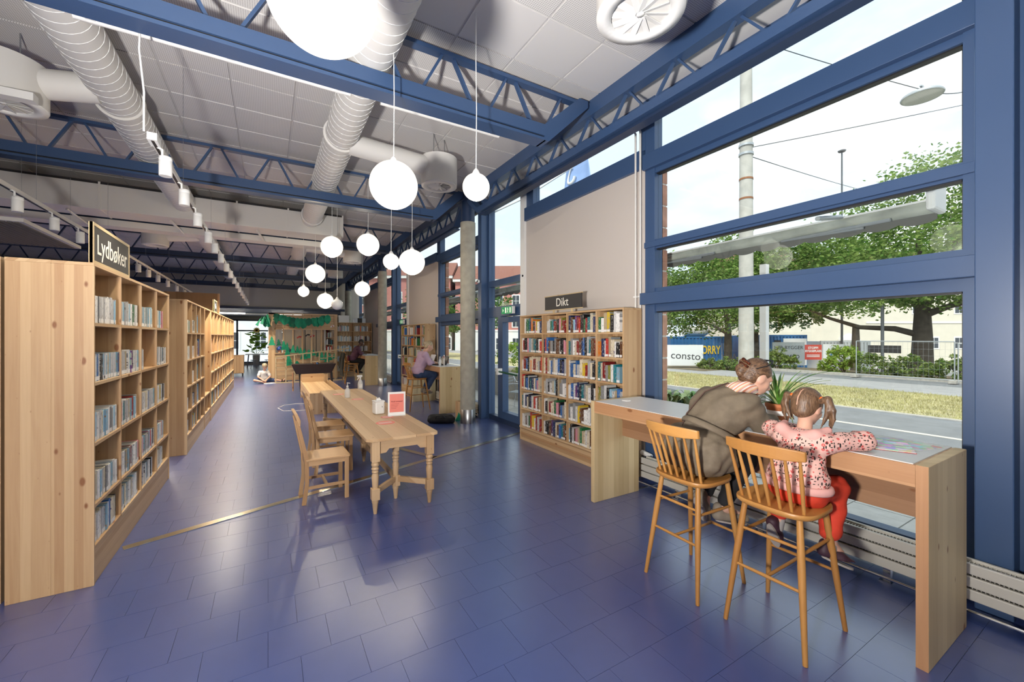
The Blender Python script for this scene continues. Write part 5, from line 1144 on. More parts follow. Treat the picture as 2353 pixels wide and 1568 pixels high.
# ---- seated adults further back (local frame: faces +x, seat centre at x=y=0) -----------------
def seated(label, loc, skin, top, trou, hair, hairfn, shoe_m, fwd=(.95, 0, -.3), lean=.12, s=1.0):
    t = thing('person', label, 'person', loc); ox, oy, _ = loc
    P = lambda x, y, z: (ox + x, oy + y, z)
    hx = .02 + lean + .09; hcn = P(hx + .06, 0, 1.48); hp, hcv, HP, HR = head_prims(hcn, fwd, 1.02)
    B = [c_(P(.03, -.08, .845), P(.03, .08, .845), .11), c_(P(.03, 0, .87), P(.03 + lean * .7, 0, 1.10), .11, .105), c_(P(.03 + lean * .7, 0, 1.10), P(.03 + lean, 0, 1.24), .11, .115), c_(P(.03 + lean, -.15, 1.285), P(.03 + lean, .15, 1.285), .055), c_(P(.03 + lean, 0, 1.30), P(hx + .04, 0, 1.42), .052, .048)]
    arm = []
    for sd in (-1, 1):
        sh = P(.03 + lean, sd * .17, 1.28); el = P(.12 + lean, sd * .22, 1.09); wr = P(.36, sd * .11, 1.095); arm.append((sh, el, wr))
        B += [c_(sh, el, .046, .040), c_(el, wr, .038, .026)] + hand_prims(wr, (.9, -sd * .35, -.05), (0, 0, -1), 1.0, -sd, .4)
        B += [c_(P(.05, sd * .085, .84), P(.38, sd * .09, .80), .09, .066), c_(P(.38, sd * .09, .80), P(.22, sd * .085, .47), .064, .038), c_(P(.22, sd * .085, .45), P(.32, sd * .085, .40), .033, .027)]
    sdf_obj('body', B + hp, skin, t, .009, .022, carve=hcv, smooth=2); face_bits(HP, HR, 1.02, t)
    C = [c_(P(.02, -.07, .90), P(.02, .07, .90), .135), c_(P(.03, 0, .92), P(.03 + lean * .7, 0, 1.10), .135, .13), c_(P(.03 + lean * .7, 0, 1.10), P(.03 + lean, 0, 1.22), .13, .14), e_(P(.03 + lean * .8, 0, 1.15), (.13, .185, .15)), c_(P(.03 + lean, -.16, 1.275), P(.03 + lean, .16, 1.275), .072)]
    for sh, el, wr in arm: C += [c_(sh, el, .068, .058), c_(el, tuple(np.array(el) * .15 + np.array(wr) * .85), .055, .042)]
    sdf_obj('top', C, top, t, .011, .03, smooth=2, disp=folds(.005, 36, 30, 40), cuts=[((0, 0, -1), -.84)])
    Q = [c_(P(.03, -.08, .84), P(.03, .08, .84), .115)]
    for sd in (-1, 1): Q += [c_(P(.05, sd * .085, .84), P(.38, sd * .09, .80), .105, .082), c_(P(.38, sd * .09, .80), P(.235, sd * .085, .51), .080, .055)]
    sdf_obj('trousers', Q, trou, t, .011, .03, disp=folds(.004, 30, 25, 35))
    for sd in (-1, 1): shoe('shoe', P(.16, sd * .085, .385), P(.33, sd * .085, .365), (0, 0, 1), 1.05, shoe_m, 'sole', t)
    hairfn(t, HP, HR, np.array(hcn)); return t
def bun(mname, cut=.035):
    def f(t, HP, HR, hc):
        n_ = HR[1] * .85 + HR[2] * -.52; n_ = n_ / np.linalg.norm(n_)
        sdf_obj('hair', [e_(HP(0, -.018, .026), np.array((.084, .10, .10)), HR), e_(HP(0, -.055, -.035), np.array((.065, .05, .05)), HR), e_(HP(0, -.11, .03), np.array((.05, .045, .045)), HR)], mname, t, .009, .018, cuts=[(tuple(n_), float(n_ @ (hc + HR[1] * cut)))])
    return f
def crop(mname):
    def f(t, HP, HR, hc):
        n_ = HR[1] * .9 + HR[2] * -.44; n_ = n_ / np.linalg.norm(n_)
        sdf_obj('hair', [e_(HP(0, -.016, .024), np.array((.0795, .0975, .0985)), HR)], mname, t, .009, .01, cuts=[(tuple(n_), float(n_ @ (hc + HR[1] * .03 - HR[2] * .0)))])
    return f
w2 = seated('woman in a lilac sweater and jeans reading at the far desk', (2.98, 9.35, 0), 'skin', 'lilac', 'jeans', 'hair_blond', bun('hair_blond'), 'shoe_grey', (.93, -.1, -.3), .12)
mn = seated('man in a plum shirt and dark trousers working at the farthest counter', (2.62, 15.75, 0), 'skin_dark', 'purple', 'darkcloth', 'hair_black', crop('hair_black'), 'blackcloth', (.9, -.15, -.4), .15)
ct_ = thing('coat', 'dark olive coat hanging over the back of the bar stool', 'coat', (2.62, 15.75, 0))
m = MB(); vs = []; ny, nz_ = 12, 14
for side in (0, 1):
    for j in range(nz_ + 1):
        for i in range(ny + 1):
            u = -1 + 2 * i / ny; v = j / nz_; x = -.31 - .02 * math.sin(u * 7) * v - .06 * v * (1 - v) * 2 - .05 * v + side * .03; vs.append((x, u * (.20 + .05 * v) + .01 * math.sin(v * 9), 1.13 - .84 * v))
A = (ny + 1) * (nz_ + 1)
fs = [(s * A + j * (ny + 1) + i, s * A + j * (ny + 1) + i + 1, s * A + (j + 1) * (ny + 1) + i + 1, s * A + (j + 1) * (ny + 1) + i) for s in (0, 1) for j in range(nz_) for i in range(ny)]
for j in range(nz_):
    for i in (0, ny): fs.append((j * (ny + 1) + i, (j + 1) * (ny + 1) + i, A + (j + 1) * (ny + 1) + i, A + j * (ny + 1) + i))
m.add(vs, fs, 0, True); m.build('body', 'coat', ct_, fix=True)
for sd in (-1, 1): m = MB(); m.tube([(-.30, sd * .19, 1.10), (-.36, sd * .25, .9), (-.37, sd * .26, .55)], [.05, .055, .045], 10); m.build('sleeve', 'coat', ct_)

# ---- child reading on the floor ---------------------------------------------------------
kd = thing('person', 'small blond child in a white tee sitting cross-legged on the floor', 'person', (-.15, 17.60, 0)); X0, Y0 = -.15, 17.60
P = lambda x, y, z: (X0 + x, Y0 + y, z)
hcn = P(.05, -.08, .60); hp, hcv, HP, HR = head_prims(hcn, (.45, -.75, -.5), .95)
B = [c_(P(-.06, 0, .10), P(.08, 0, .10), .085), c_(P(0, 0, .14), P(.02, -.03, .36), .085, .08), c_(P(-.08, -.03, .40), P(.12, -.03, .40), .045), c_(P(.02, -.04, .42), P(.04, -.07, .52), .04, .038),
     c_(P(-.10, -.03, .40), P(-.16, -.14, .24), .036, .03), c_(P(-.16, -.14, .24), P(-.02, -.28, .14), .03, .022), c_(P(.14, -.03, .40), P(.22, -.14, .24), .036, .03), c_(P(.22, -.14, .24), P(.10, -.30, .14), .03, .022),
     c_(P(-.08, 0, .11), P(-.26, -.18, .12), .07, .052), c_(P(-.26, -.18, .12), P(.0, -.28, .06), .05, .032), c_(P(.10, 0, .11), P(.36, -.12, .10), .07, .052), c_(P(.36, -.12, .10), P(.62, -.16, .05), .05, .032), c_(P(.62, -.16, .05), P(.68, -.16, .11), .03), c_(P(0, -.28, .05), P(.08, -.30, .05), .03)]
B += hand_prims(P(-.02, -.28, .14), (.6, -.7, -.2), (0, 0, -1), .7, 1, .5) + hand_prims(P(.10, -.30, .14), (-.4, -.8, -.2), (0, 0, -1), .7, -1, .5)
sdf_obj('body', B + hp, 'skin', kd, .010, .02, carve=hcv); face_bits(HP, HR, .95, kd); bun('hair_blond')(kd, HP, HR, np.array(hcn))
sdf_obj('tee', [c_(P(-.02, 0, .17), P(.04, 0, .17), .115), c_(P(0, 0, .18), P(.02, -.03, .36), .11, .105), c_(P(-.09, -.03, .395), P(.13, -.03, .395), .06), c_(P(-.10, -.03, .40), P(-.145, -.11, .285), .055, .05), c_(P(.14, -.03, .40), P(.20, -.11, .285), .055, .05)], 'whitetee', kd, .011, .03, disp=folds(.004, 30, 25, 40))
sdf_obj('shorts', [c_(P(-.07, 0, .11), P(.09, 0, .11), .098), c_(P(-.08, 0, .11), P(-.24, -.16, .12), .085, .068), c_(P(.10, 0, .11), P(.34, -.11, .10), .085, .066)], 'jeans', kd, .011, .02)
shoe('shoe', P(.60, -.16, .012), P(.76, -.16, .012), (0, 0, 1), .9, 'blackcloth', 'sole', kd)
t = thing('picture_book', 'open picture book on the floor before the blond child', 'book', (.05, 17.22, .0)); t.rotation_euler.z = .3
for sd in (-1, 1): m = MB(); m.prism([(0, .001), (sd * .17, .004), (sd * .17, .012), (sd * .08, .024), (0, .012)], -.13, .13, 'y'); m.build('page_block', 'paper', t, fix=True)
MB().box(-.18, .18, -.14, .14, 0, .002).build('cover', 'fbblue', t)
# ================================================================== SMALL THINGS ON THE WINDOW COUNTER
CT = 1.0425
M['terracotta'] = mat('terracotta', (.48, .16, .06), .75, var=(20, .15)); M['soil'] = mat('soil', (.05, .03, .02), .95); M['leafgreen'] = mat('leaf_green', (.10, .25, .035), .5, var=(30, .3)); M['leafpale'] = mat('leaf_pale', (.42, .52, .22), .5)
t = thing('potted_plant', 'spider plant in a terracotta pot with a white band', 'plant', (3.36, 1.66, CT))
m = MB(); m.lathe([(.060, 0), (.064, .012), (.082, .118), (.088, .12), (.090, .150), (.080, .150), (.078, .125), (.001, .124)], n=32); m.build('pot', 'terracotta', t)
m = MB(); m.lathe([(.0735, .062), (.0790, .098)], n=32, cap=False); m.build('band', 'white', t); m = MB(); m.lathe([(.078, .128), (.001, .134)], n=20, cap=False); m.build('soil', 'soil', t)
rp_ = random.Random(3)
for i in range(44):
    a = rp_.uniform(0, 2 * PI); L = rp_.uniform(.24, .48); lift = rp_.uniform(.6, 1.2) if i % 2 else rp_.uniform(1.15, 1.5); n_ = 9; vs = []; fs = []
    r_, z_ = .015, .13; d = Vector((math.cos(a), math.sin(a), 0)); s_ = Vector((-math.sin(a), math.cos(a), 0)); ang = lift
    p = d * r_ + Vector((0, 0, z_))
    for j in range(n_ + 1):
        w = .0085 * (1 - (j / n_) ** 2.2) + .0006
        up = Vector((0, 0, 1)) * .003
        vs += [p - s_ * w + up, p, p + s_ * w + up]
        ang -= (L * 3.4 + rp_.uniform(-.2, .3)) * (1.25 if lift < .8 else .75) / n_; p = p + (d * math.cos(ang) + Vector((0, 0, math.sin(ang)))) * (L / n_)
        if p.z < .006: p.z = .006
    for j in range(n_):
        for q in (0, 1): fs.append((3 * j + q, 3 * j + q + 1, 3 * j + 4 + q, 3 * j + 3 + q))
    m = MB(); m.add(vs, fs, 0, True); m.build('leaf', 'leafgreen' if i % 3 else 'leafpale', t)
def mag_mat(name, seed, warm):
    m = mat(name, (.7, .68, .66), .5); n = m.node_tree.nodes; l = m.node_tree.links; t = n.new('ShaderNodeTexCoord'); mp_ = n.new('ShaderNodeMapping'); mp_.inputs['Location'].default_value = (seed, seed * .3, 0); mp_.inputs['Scale'].default_value = (26, 20, 1)
    v = n.new('ShaderNodeTexVoronoi'); v.distance = 'CHEBYCHEV'; v.inputs['Scale'].default_value = 1; l.new(t.outputs['Object'], mp_.inputs[0]); l.new(mp_.outputs[0], v.inputs['Vector'])
    mx = n.new('ShaderNodeMix'); mx.data_type = 'RGBA'; mx.inputs[0].default_value = .55; mx.inputs[6].default_value = (.72, .70, .70, 1); l.new(v.outputs['Color'], mx.inputs[7]); l.new(mx.outputs[2], n['Principled BSDF'].inputs['Base Color']); return m
M['comic'] = mag_mat('comic_print', 2.0, True); M['comic2'] = mag_mat('comic_print_b', 9.0, True); M['redcover'] = mat('red_cover', (.40, .02, .03), .4)
def magazine(lab, loc, rz, mm, w=.20, h=.28, cover='redcover', z0=0.0):
    t = thing('magazine', lab, 'magazine', (loc[0], loc[1], CT + z0), rz)
    for sd in (-1, 1):
        m = MB(); m.prism([(0, .002), (sd * w, .002), (sd * w * 1.0, .005), (sd * w * .55, .012), (sd * w * .12, .013), (0, .007)], -h / 2, h / 2, 'y'); m.build('page_block', mm, t, fix=True)
    MB().box(-w * 1.02, w * 1.02, -h / 2 - .003, h / 2 + .003, 0, .002).build('cover', cover, t)
magazine('open comic with red cover edge lying before the girl', (3.24, 1.02), .42, 'comic', .19, .27); magazine('open magazine under the comic, nearest the counter end', (3.33, .93), .12, 'comic2', .17, .22, 'fbteal', 0) if False else None
t = thing('magazine', 'loose grey newspaper sticking out beside the open comic', 'magazine', (3.33, .87, CT), -.25); MB().box(-.16, .13, -.06, .10, 0, .0016).build('page', 'comic2', t); MB().box(-.15, .14, -.065, .09, -.0, .0008).build('page', 'paper', t)
t = thing('worksheet', 'white sheet of paper between the woman and the girl', 'paper', (3.16, 1.50, CT), .3); MB().box(-.1, .1, -.14, .14, 0, .0012).build('sheet', 'paper', t); MB().box(-.085, .06, -.1, -.085, .0012, .0014).build('print', 'fbpurple', t)

# ================================================================== FAR DESK THINGS
t = thing('laptop', 'open dark laptop on the far desk', 'laptop', (3.46, 9.20, 1.0318), -PI / 2 + .25)
MB().box(-.15, .15, -.10, .11, 0, .016).build('keyboard_base', 'black', t, bev=.004)
M['screen'] = mat('laptop_screen', (.07, .055, .05), .25); m = MB(); m.box(-.15, .15, 0, .012, 0, .20); o = m.build('screen', 'black', t, rot=(-.42, 0, 0), loc=(0, .105, .012)); MB().box(-.138, .138, -.002, 0, .012, .19).build('display', 'screen', o)
t = thing('paper_sheet', 'sheet of paper the woman in lilac holds up', 'paper', (3.36, 9.36, 1.10)); m = MB(); m.cbox((0, 0, .09), (.004, .21, .18), rot=(0, .45, .2)); m.build('sheet', 'paper', t)
t = thing('drink_bottle', 'small clear bottle beside the laptop', 'bottle', (3.42, 9.02, 1.0318)); m = MB(); m.lathe([(.03, 0), (.03, .12), (.012, .16), (.012, .19)], n=16); m.build('body', 'clear', t); m = MB(); m.lathe([(.014, .185), (.014, .205)], n=12); m.build('cap', 'white', t)
t = thing('card_stand', 'small stand with a red heart on the far desk', 'sign', (3.52, 9.02, 1.0318)); MB().box(-.003, .003, -.04, .04, 0, .24).build('card', 'paper', t); m = MB(); m.prism([(-.03, .20), (0, .155), (.03, .20), (.018, .215), (0, .203), (-.018, .215)], -.006, -.003, 'x'); m.build('heart', 'redcover', t, fix=True)
t = thing('duffel_bag', 'black bag lying on the floor by the far desk', 'bag', (2.93, 7.66, 0), -.5)
sdf_root = t
V, Q = sdf_mesh([c_((-.17, 0, .085), (.17, .02, .085), .085, .08), e_((0, 0, .08), (.25, .12, .085)), c_((-.2, .03, .06), (.22, -.03, .06), .06, .055)], .012, .05, disp=folds(.006, 30, 40, 50), cuts=[((0, 0, -1), -.002)])
me = bpy.data.meshes.new('body'); me.from_pydata(V.tolist(), [], Q.tolist()); me.materials.append(M['rubber']); me.polygons.foreach_set('use_smooth', np.ones(len(Q), bool)); o = bpy.data.objects.new('body', me); COL.objects.link(o); o.parent = t
m = MB(); m.tube([(-.1, -.1, .1), (-.08, -.13, .16), (.05, -.14, .17), (.1, -.1, .1)], .01, 8); m.build('handle', 'black', t); m = MB(); m.tube([(-.16, 0, .165), (.16, .01, .165)], .006, 6); m.build('zip', 'steel', t)
t = thing('wooden_crate', 'pine crate with a green toy behind the nearest column', 'crate', (3.50, 7.86, 0)); MB().box(-.14, .16, -.1, -.085, 0, .36).build('panel', 'pine_z', t); MB().box(-.14, .16, .085, .1, 0, .36).build('panel', 'pine_z', t); MB().box(-.14, -.125, -.085, .085, 0, .36).build('panel', 'pine_z', t); MB().box(.145, .16, -.085, .085, 0, .36).build('panel', 'pine_z', t); MB().box(-.125, .145, -.085, .085, 0, .015).build('base', 'pine_x', t)
t = thing('green_toy', 'green toy shape leaning on the crate by the column', 'toy', (3.31, 7.72, 0)); m = MB(); m.prism([(-.06, 0), (.07, 0), (.05, .1), (.02, .16), (-.01, .08)], -.01, .01, 'y'); m.build('shape', 'green_paper', t, fix=True); m = MB(); m.box(-.04, .05, -.03, .03, 0, .012); m.build('foot', 'green_paper2', t)

# exit signs, alarms -------------------------------------------------------
M['exitgreen'] = mat('exit_green', (.01, .22, .07), .4, emit=(.02, .5, .15), estr=.12); M['exitwhite'] = mat('exit_white', (.9, .9, .85), .4, emit=(1, 1, .8), estr=.12)
def exit_sign(lab, y, z=2.19):
    t = thing('exit_sign', lab, 'exit sign', (3.84, y, z))
    MB().box(0, .07, -.20, .20, -.065, .075).build('housing', 'white', t, bev=.01); MB().box(-.004, 0, -.19, .19, -.06, .07).build('face', 'exitgreen', t)
    for a in (-.14, .03): MB().box(-.006, -.004, a - .022, a + .022, -.045, .055).build('door_mark', 'exitwhite', t)
    m = MB(); m.prism([(.10, .005), (.14, .04), (.14, -.03)], -.006, -.004, 'x'); m.build('arrow', 'exitwhite', t, fix=True)
    m = MB(); m.sphere((-.004, -.05, .04), .012, 8, 6); m.bar((-.005, -.05, .03), (-.005, -.045, -.01), .016, .004); m.bar((-.005, -.045, -.01), (-.005, -.07, -.045), .01, .004); m.bar((-.005, -.045, -.01), (-.005, -.02, -.04), .01, .004); m.bar((-.005, -.05, .02), (-.005, -.08, .01), .008, .004); m.build('running_figure', 'exitwhite', t)
exit_sign('green running-man exit sign above the nearest street door', 6.66); exit_sign('green exit sign above the far street door', 6.66 + BAY)
for i, (x, y, z) in enumerate(((3.93, 6.17, 2.78), (3.78, 7.70, 2.85))):
    t = thing('security_sensor', ['white dome sensor on the post beside the beige panel', 'white dome sensor on the blue mullion by the column'][i], 'sensor', (x, y, z)); m = MB(); m.sphere((-.02, 0, 0), .038, 16, 10); m.build('dome', 'white', t); m = MB(); m.sphere((-.045, -.01, 0), .02, 12, 8); m.build('lens', 'black', t)

# ================================================================== BENCH, TROLLEY, CART
t = thing('pine_bench', 'low pine bench box in the aisle beyond the long table', 'bench', (.78, 9.9, 0))
MB().box(0, .70, 0, .03, 0, .44).build('end_panel', 'pine_z', t); MB().box(0, .70, 2.97, 3.0, 0, .62).build('end_panel', 'pine_z', t); MB().box(0, .03, .03, 2.97, .12, .44).build('side_panel', 'pine_y', t); MB().box(.67, .70, .03, 2.97, .12, .44).build('side_panel', 'pine_y', t); MB().box(.0, .55, .0, 2.97, .44, .465).build('seat', 'pine_y', t, bev=.003)
MB().box(.0, .55, 2.55, 2.58, .465, .68).build('backrest', 'pine_x', t); MB().box(.67, .70, .03, 2.5, .44, .50).build('tray_side', 'pine_y', t)
m = MB(); m.tube([(.2, 11.2, .006), (.3, 10.7, .006), (.62, 10.55, .006), (.9, 10.6, .006)], .006, 6); m.tube([(.2, 11.2, .006), (.35, 11.6, .006), (.62, 11.7, .006), (.8, 11.6, .006)], .006, 6); tag(m.build('floor_cable', 'duct'), 'pale cable looped on the floor beside the pine bench', 'cable')
t = thing('book_trough', 'dark browsing trough of picture books on legs', 'book trough', (1.23, 14.3, 0))
M['darkbrown'] = mat('dark_brown_laminate', (.045, .028, .022), .45)
for sd in (-1, 1):
    m = MB(); y_ = sd * .30; m.add([(-.50, sd * .22, .56), (.50, sd * .22, .56), (.62, y_, .85), (-.62, y_, .85), (-.50, sd * .22 - sd * .02, .56), (.50, sd * .22 - sd * .02, .56), (.62, y_ - sd * .02, .85), (-.62, y_ - sd * .02, .85)], [(0, 1, 2, 3), (7, 6, 5, 4), (0, 4, 5, 1), (2, 6, 7, 3), (1, 5, 6, 2), (0, 3, 7, 4)]); m.build('long_side', 'darkbrown', t, fix=True)
    m = MB(); m.add([(sd * .50, -.22, .56), (sd * .50, .22, .56), (sd * .62, .30, .85), (sd * .62, -.30, .85), (sd * .48, -.22, .56), (sd * .48, .22, .56), (sd * .60, .30, .85), (sd * .60, -.30, .85)], [(0, 1, 2, 3), (7, 6, 5, 4), (0, 4, 5, 1), (2, 6, 7, 3), (1, 5, 6, 2), (0, 3, 7, 4)]); m.build('short_side', 'darkbrown', t, fix=True)
MB().box(-.5, .5, -.22, .22, .555, .575).build('base', 'darkbrown', t)
for x, y, mm in ((-.56, .22, 'pinered_z'), (-.40, -.18, 'black'), (.52, .2, 'pinered_z'), (.5, -.2, 'black')):
    m = MB(); m.tube([(x, y, .57), (x + (.03 if mm == 'black' else 0), y, 0)], [.028, .02], 10); m.build('leg', mm, t)
random.seed(9)
for i in range(11):
    x = -.22 + i * .055; mm = ['fbblack', 'fbwhite', 'fbnavy', 'fbblack', 'fbbrown', 'fbbrown', 'fbblack', 'fbblue', 'fbred', 'fborange', 'fbgreen'][i]; h_ = .22 + .09 * (4 < i < 8)
    o = MB().cbox((0, 0, h_ / 2), (.018, .22, h_), rot=None).build('picture_book', mm); o.location = (1.23 + x, 14.3, .577); o.rotation_euler = (0, random.uniform(-.25, .1), 0)
    tag(o, '%s picture book, %s from the left in the dark trough' % (mm[2:], ORD[i]), 'book', 'picture books in the trough')
t = thing('book_cart', 'pine cabinet on castors at the end of the aisle', 'cart', (-1.12, 21.3, 0)); MB().box(-.25, .22, -.2, .3, .12, .88).build('body', 'pine_z', t); MB().box(-.26, .23, -.21, .31, .88, .90).build('top', 'pine_x', t); MB().box(-.24, -.02, -.215, -.2, .14, .86).build('door', 'pine_z', t); MB().box(0.0, .21, -.215, -.2, .14, .86).build('door', 'pine_z', t)
for x, y in ((-.2, -.15), (.17, -.15), (-.2, .25), (.17, .25)): m = MB(); m.tube([(x - .015, y, .05), (x + .015, y, .05)], .05, 14); m.box(x - .02, x + .02, y - .02, y + .02, .08, .12); m.build('caster', 'rubber', t)
t = thing('hall_table', 'white table with thin metal legs before the hall window', 'table', (-.35, 26.5, 0)); MB().box(-.7, .7, -.4, .4, .72, .75).build('tabletop', 'white', t)
for x in (-.62, .62):
    for y in (-.35, .35): m = MB(); m.tube([(x * .9, y, .72), (x, y, 0)], .018, 8); m.build('leg', 'steel', t)
for i, (x, y) in enumerate(((-.65, 25.7), (.0, 25.6))):
    t = thing('stool', 'grey metal stool at the hall table, ' + ['nearer the cart', 'nearer the playhouse'][i], 'stool', (x, y, 0)); m = MB(); m.lathe([(.16, .44), (.17, .455), (.16, .47)], n=20); m.build('seat', 'steel', t)
    for k in range(4): a = PI / 4 + k * PI / 2; m = MB(); m.tube([(.1 * math.cos(a), .1 * math.sin(a), .44), (.19 * math.cos(a), .19 * math.sin(a), 0)], .011, 8); m.build('leg', 'steel', t)
# sunflower in the hall window
t = thing('sunflower_plant', 'tall sunflower with broad leaves in the hall window', 'plant', (-.60, 28.6, 0)); M['sunleaf'] = mat('sunflower_leaf', (.22, .42, .03), .5, var=(6, .35)); M['petal'] = mat('petal_yellow', (.85, .55, .02), .5)
m = MB(); m.lathe([(.14, 0), (.18, .3), (.19, .62), (.17, .62)], n=20); m.build('pot', 'radiator', t)
for q, (sx, sz) in enumerate(((0, 2.1), (-.35, 1.5), (.3, 1.4))): m = MB(); m.tube([(0, 0, .6), (sx * .6, 0, sz * .6), (sx, -.05, sz)], [.014, .012, .008], 8); m.build('stem', 'sunleaf', t)
rs_ = random.Random(4)
for i in range(46):
    z_ = rs_.uniform(.75, 1.95); a = rs_.uniform(0, 2 * PI); r_ = rs_.uniform(.08, .62) * (1.15 - .35 * (z_ - .75)); L = rs_.uniform(.09, .2); m = MB(); c = Vector((r_ * math.cos(a), r_ * math.sin(a) * .5, z_)); R3 = Euler((rs_.uniform(-1.2, .4), rs_.uniform(-.6, .6), a)).to_matrix(); pts = []
    for k in range(9): b = 2 * PI * k / 9; pts.append(c + R3 @ Vector((L * math.cos(b) * (1 + .25 * math.cos(b)), L * .75 * math.sin(b), .02 * math.cos(2 * b))))
    m.add([c + R3 @ Vector((0, 0, .02))] + pts, [(0, 1 + k, 1 + (k + 1) % 9) for k in range(9)], 0, True); m.build('leaf', 'sunleaf', t)
for k in range(12): a = 2 * PI * k / 12; m = MB(); c = Vector((.02, -.1, 2.08)); d = Vector((math.cos(a), -.15, math.sin(a))); s_ = Vector((-math.sin(a), 0, math.cos(a))); m.add([c + d * .05 - s_ * .02, c + d * .13 - s_ * .03, c + d * .19, c + d * .13 + s_ * .03, c + d * .05 + s_ * .02], [(0, 1, 2, 3, 4)]); m.build('petal', 'petal', t)
m = MB(); m.sphere((.02, -.1, 2.08), .07, 14, 8, sc=(1, .4, 1)); m.build('flower_disc', 'soil', t)

# ================================================================== PLAYHOUSE
hs = thing('playhouse', 'timber playhouse of studs and boards hung with green paper leaves', 'playhouse', (0, 18.0, 0))
MB().box(.02, .24, -.06, .06, 0, 2.60).build('corner_post', 'pine_z', hs); MB().box(2.30, 2.42, -.05, .05, 0, 2.55).build('corner_post', 'pine_z', hs)
for i in range(6): MB().box(.24, 2.30, -.02, .0, .02 + i * .172, .02 + i * .172 + .168).build('plank', 'pine_x', hs)
for i in range(3): MB().box(.24, 2.30, -.02, .0, 2.02 + i * .176, 2.02 + i * .176 + .172).build('plank', 'pine_x', hs)
MB().box(.20, 2.32, -.08, .06, 1.05, 1.085).build('sill', 'pine_x', hs); MB().box(.20, 2.32, -.06, .05, 1.97, 2.02).build('beam', 'pine_x', hs); MB().box(.0, 2.42, -.06, .06, 2.55, 2.60).build('beam', 'pine_x', hs)
for x in (.50, .83, 1.15, 1.48, 1.83): MB().box(x - .025, x + .025, -.04, .03, 1.085, 1.97).build('stud', 'pine_z', hs); MB().box(x - .02, x + .02, -.035, -.02, 2.02, 2.55).build('stud', 'pine_z', hs)
M['creamwall'] = mat('cream_board', (.85, .76, .62), .8)
for i, (a, b) in enumerate(((.1, .5), (.52, .92), (.94, 1.34), (1.36, 1.76), (1.78, 2.1))): MB().box(a, b - .01, 1.3, 1.33, 1.0, 2.5).build('inner_panel', 'creamwall' if i else 'whitetee', hs)
MB().box(2.0, 2.35, .02, 1.3, 0, 2.5).build('side_wall', 'pine_z', hs) if False else MB().box(2.40, 2.42, .05, 1.9, 0, 2.55).build('side_wall', 'pine_y', hs); MB().box(.0, .03, .05, 1.9, 1.05, 2.55).build('side_wall', 'clear', hs); MB().box(.0, .03, .05, 1.9, 0, 1.0).build('side_wall', 'pine_y', hs)
for z in (1.1, 1.38, 1.66): MB().box(1.98, 2.30, .02, .25, z - .015, z).build('shelf', 'pine_x', hs)
MB().box(1.96, 1.985, .02, .25, 1.085, 1.97).build('shelf_side', 'white', hs)
MB().box(.24, 2.3, .03, .9, 1.0, 1.05).build('loft_floor', 'pine_x', hs)
far_t = bpy.data.objects.new('tmp', None); far_t.location = (0, 18.0, 0); far_t.matrix_basis = Matrix.Translation((0, 18.02, 0)); far_books(far_t, [(2.02, 2.28, z, .9) for z in (1.1, 1.38, 1.66)], 'book_rows', 'books on the small shelves inside the playhouse', (.17, .24), (.02, .05), PW_BOOK, .12); bpy.data.objects.remove(far_t)
# rail with balusters, its own frame before the house
rl = thing('play_ramp_rail', 'sloping timber rail with balusters in front of the playhouse', 'railing', (0, 17.2, 0))
m = MB(); m.bar((.22, 0, .96), (2.75, 0, 1.24), .05, .04); m.build('handrail', 'pinepale_x', rl); MB().box(.22, 2.6, -.02, .02, 0, .04).build('bottom_rail', 'pinepale_x', rl)
for i, x in enumerate((.24, .56, .84, 1.12, 1.40, 1.68, 1.96, 2.24, 2.55)): MB().box(x - .02, x + .02, -.02, .02, .04, .94 + (x - .22) * .11).build('baluster', 'pinepale_z', rl)
for (a, b, z) in ((.24, .56, .72), (.24, .56, .55), (.56, .84, .50), (1.40, 1.68, .74), (1.68, 1.96, .86), (1.96, 2.24, .92), (.84, 1.12, .30)): MB().box(a, b, -.02, .02, z, z + .03).build('rung', 'pinepale_x', rl)
# green paper garlands
def paper_leaf(t, c, w, h, kind, mm, rot):
    if kind == 0: poly = [(0, 0), (.35, -.15), (.5, -.5), (.3, -.85), (0, -1), (-.3, -.85), (-.5, -.5), (-.35, -.15)]
    elif kind == 1: poly = [(0, 0), (.22, -.3), (.14, -.3), (.36, -.62), (.24, -.62), (.5, -1), (-.5, -1), (-.24, -.62), (-.36, -.62), (-.14, -.3), (-.22, -.3)]
    else: poly = [(0, 0), (.4, -.1), (.5, -.35), (.3, -.4), (.45, -.6), (.22, -.7), (.12, -1), (-.12, -.9), (-.25, -.65), (-.45, -.62), (-.3, -.4), (-.5, -.3), (-.38, -.08)]
    R3 = Euler(rot).to_matrix(); vs = []
    for s in (0, .003): vs += [Vector(c) + R3 @ Vector((u * w, s - .06 * w * math.cos(u * 3), v * h)) for u, v in poly]
    n = len(poly); m = MB(); m.add(vs, [tuple(range(n))[::-1], tuple(range(n, 2 * n))] + [(i, (i + 1) % n, n + (i + 1) % n, n + i) for i in range(n)]); m.build('paper_leaf', mm, t, fix=True)
g1 = thing('leaf_garland', 'garland of green paper leaves along the top of the playhouse', 'garland', (0, 17.90, 0)); rg = random.Random(6)
pts = [(.3 + i * .135, 0, 2.56 - .16 * math.sin(PI * i / 13.0) + .0) for i in range(14)]
m = MB(); m.tube(pts, .004, 5); m.build('string', 'paper', g1)
for i, p in enumerate(pts): paper_leaf(g1, (p[0], -.02 * (i % 3), p[2] + .02), .26, .30 + rg.uniform(0, .16), 0 if i % 3 else 2, 'green_paper' if i % 4 else 'green_paper2', (0, rg.uniform(-.2, .2), rg.uniform(-.4, .4)))
g2 = thing('leaf_bunch', 'bunch of dark green paper fronds at the playhouse corner', 'garland', (-.08, 17.8, 0))
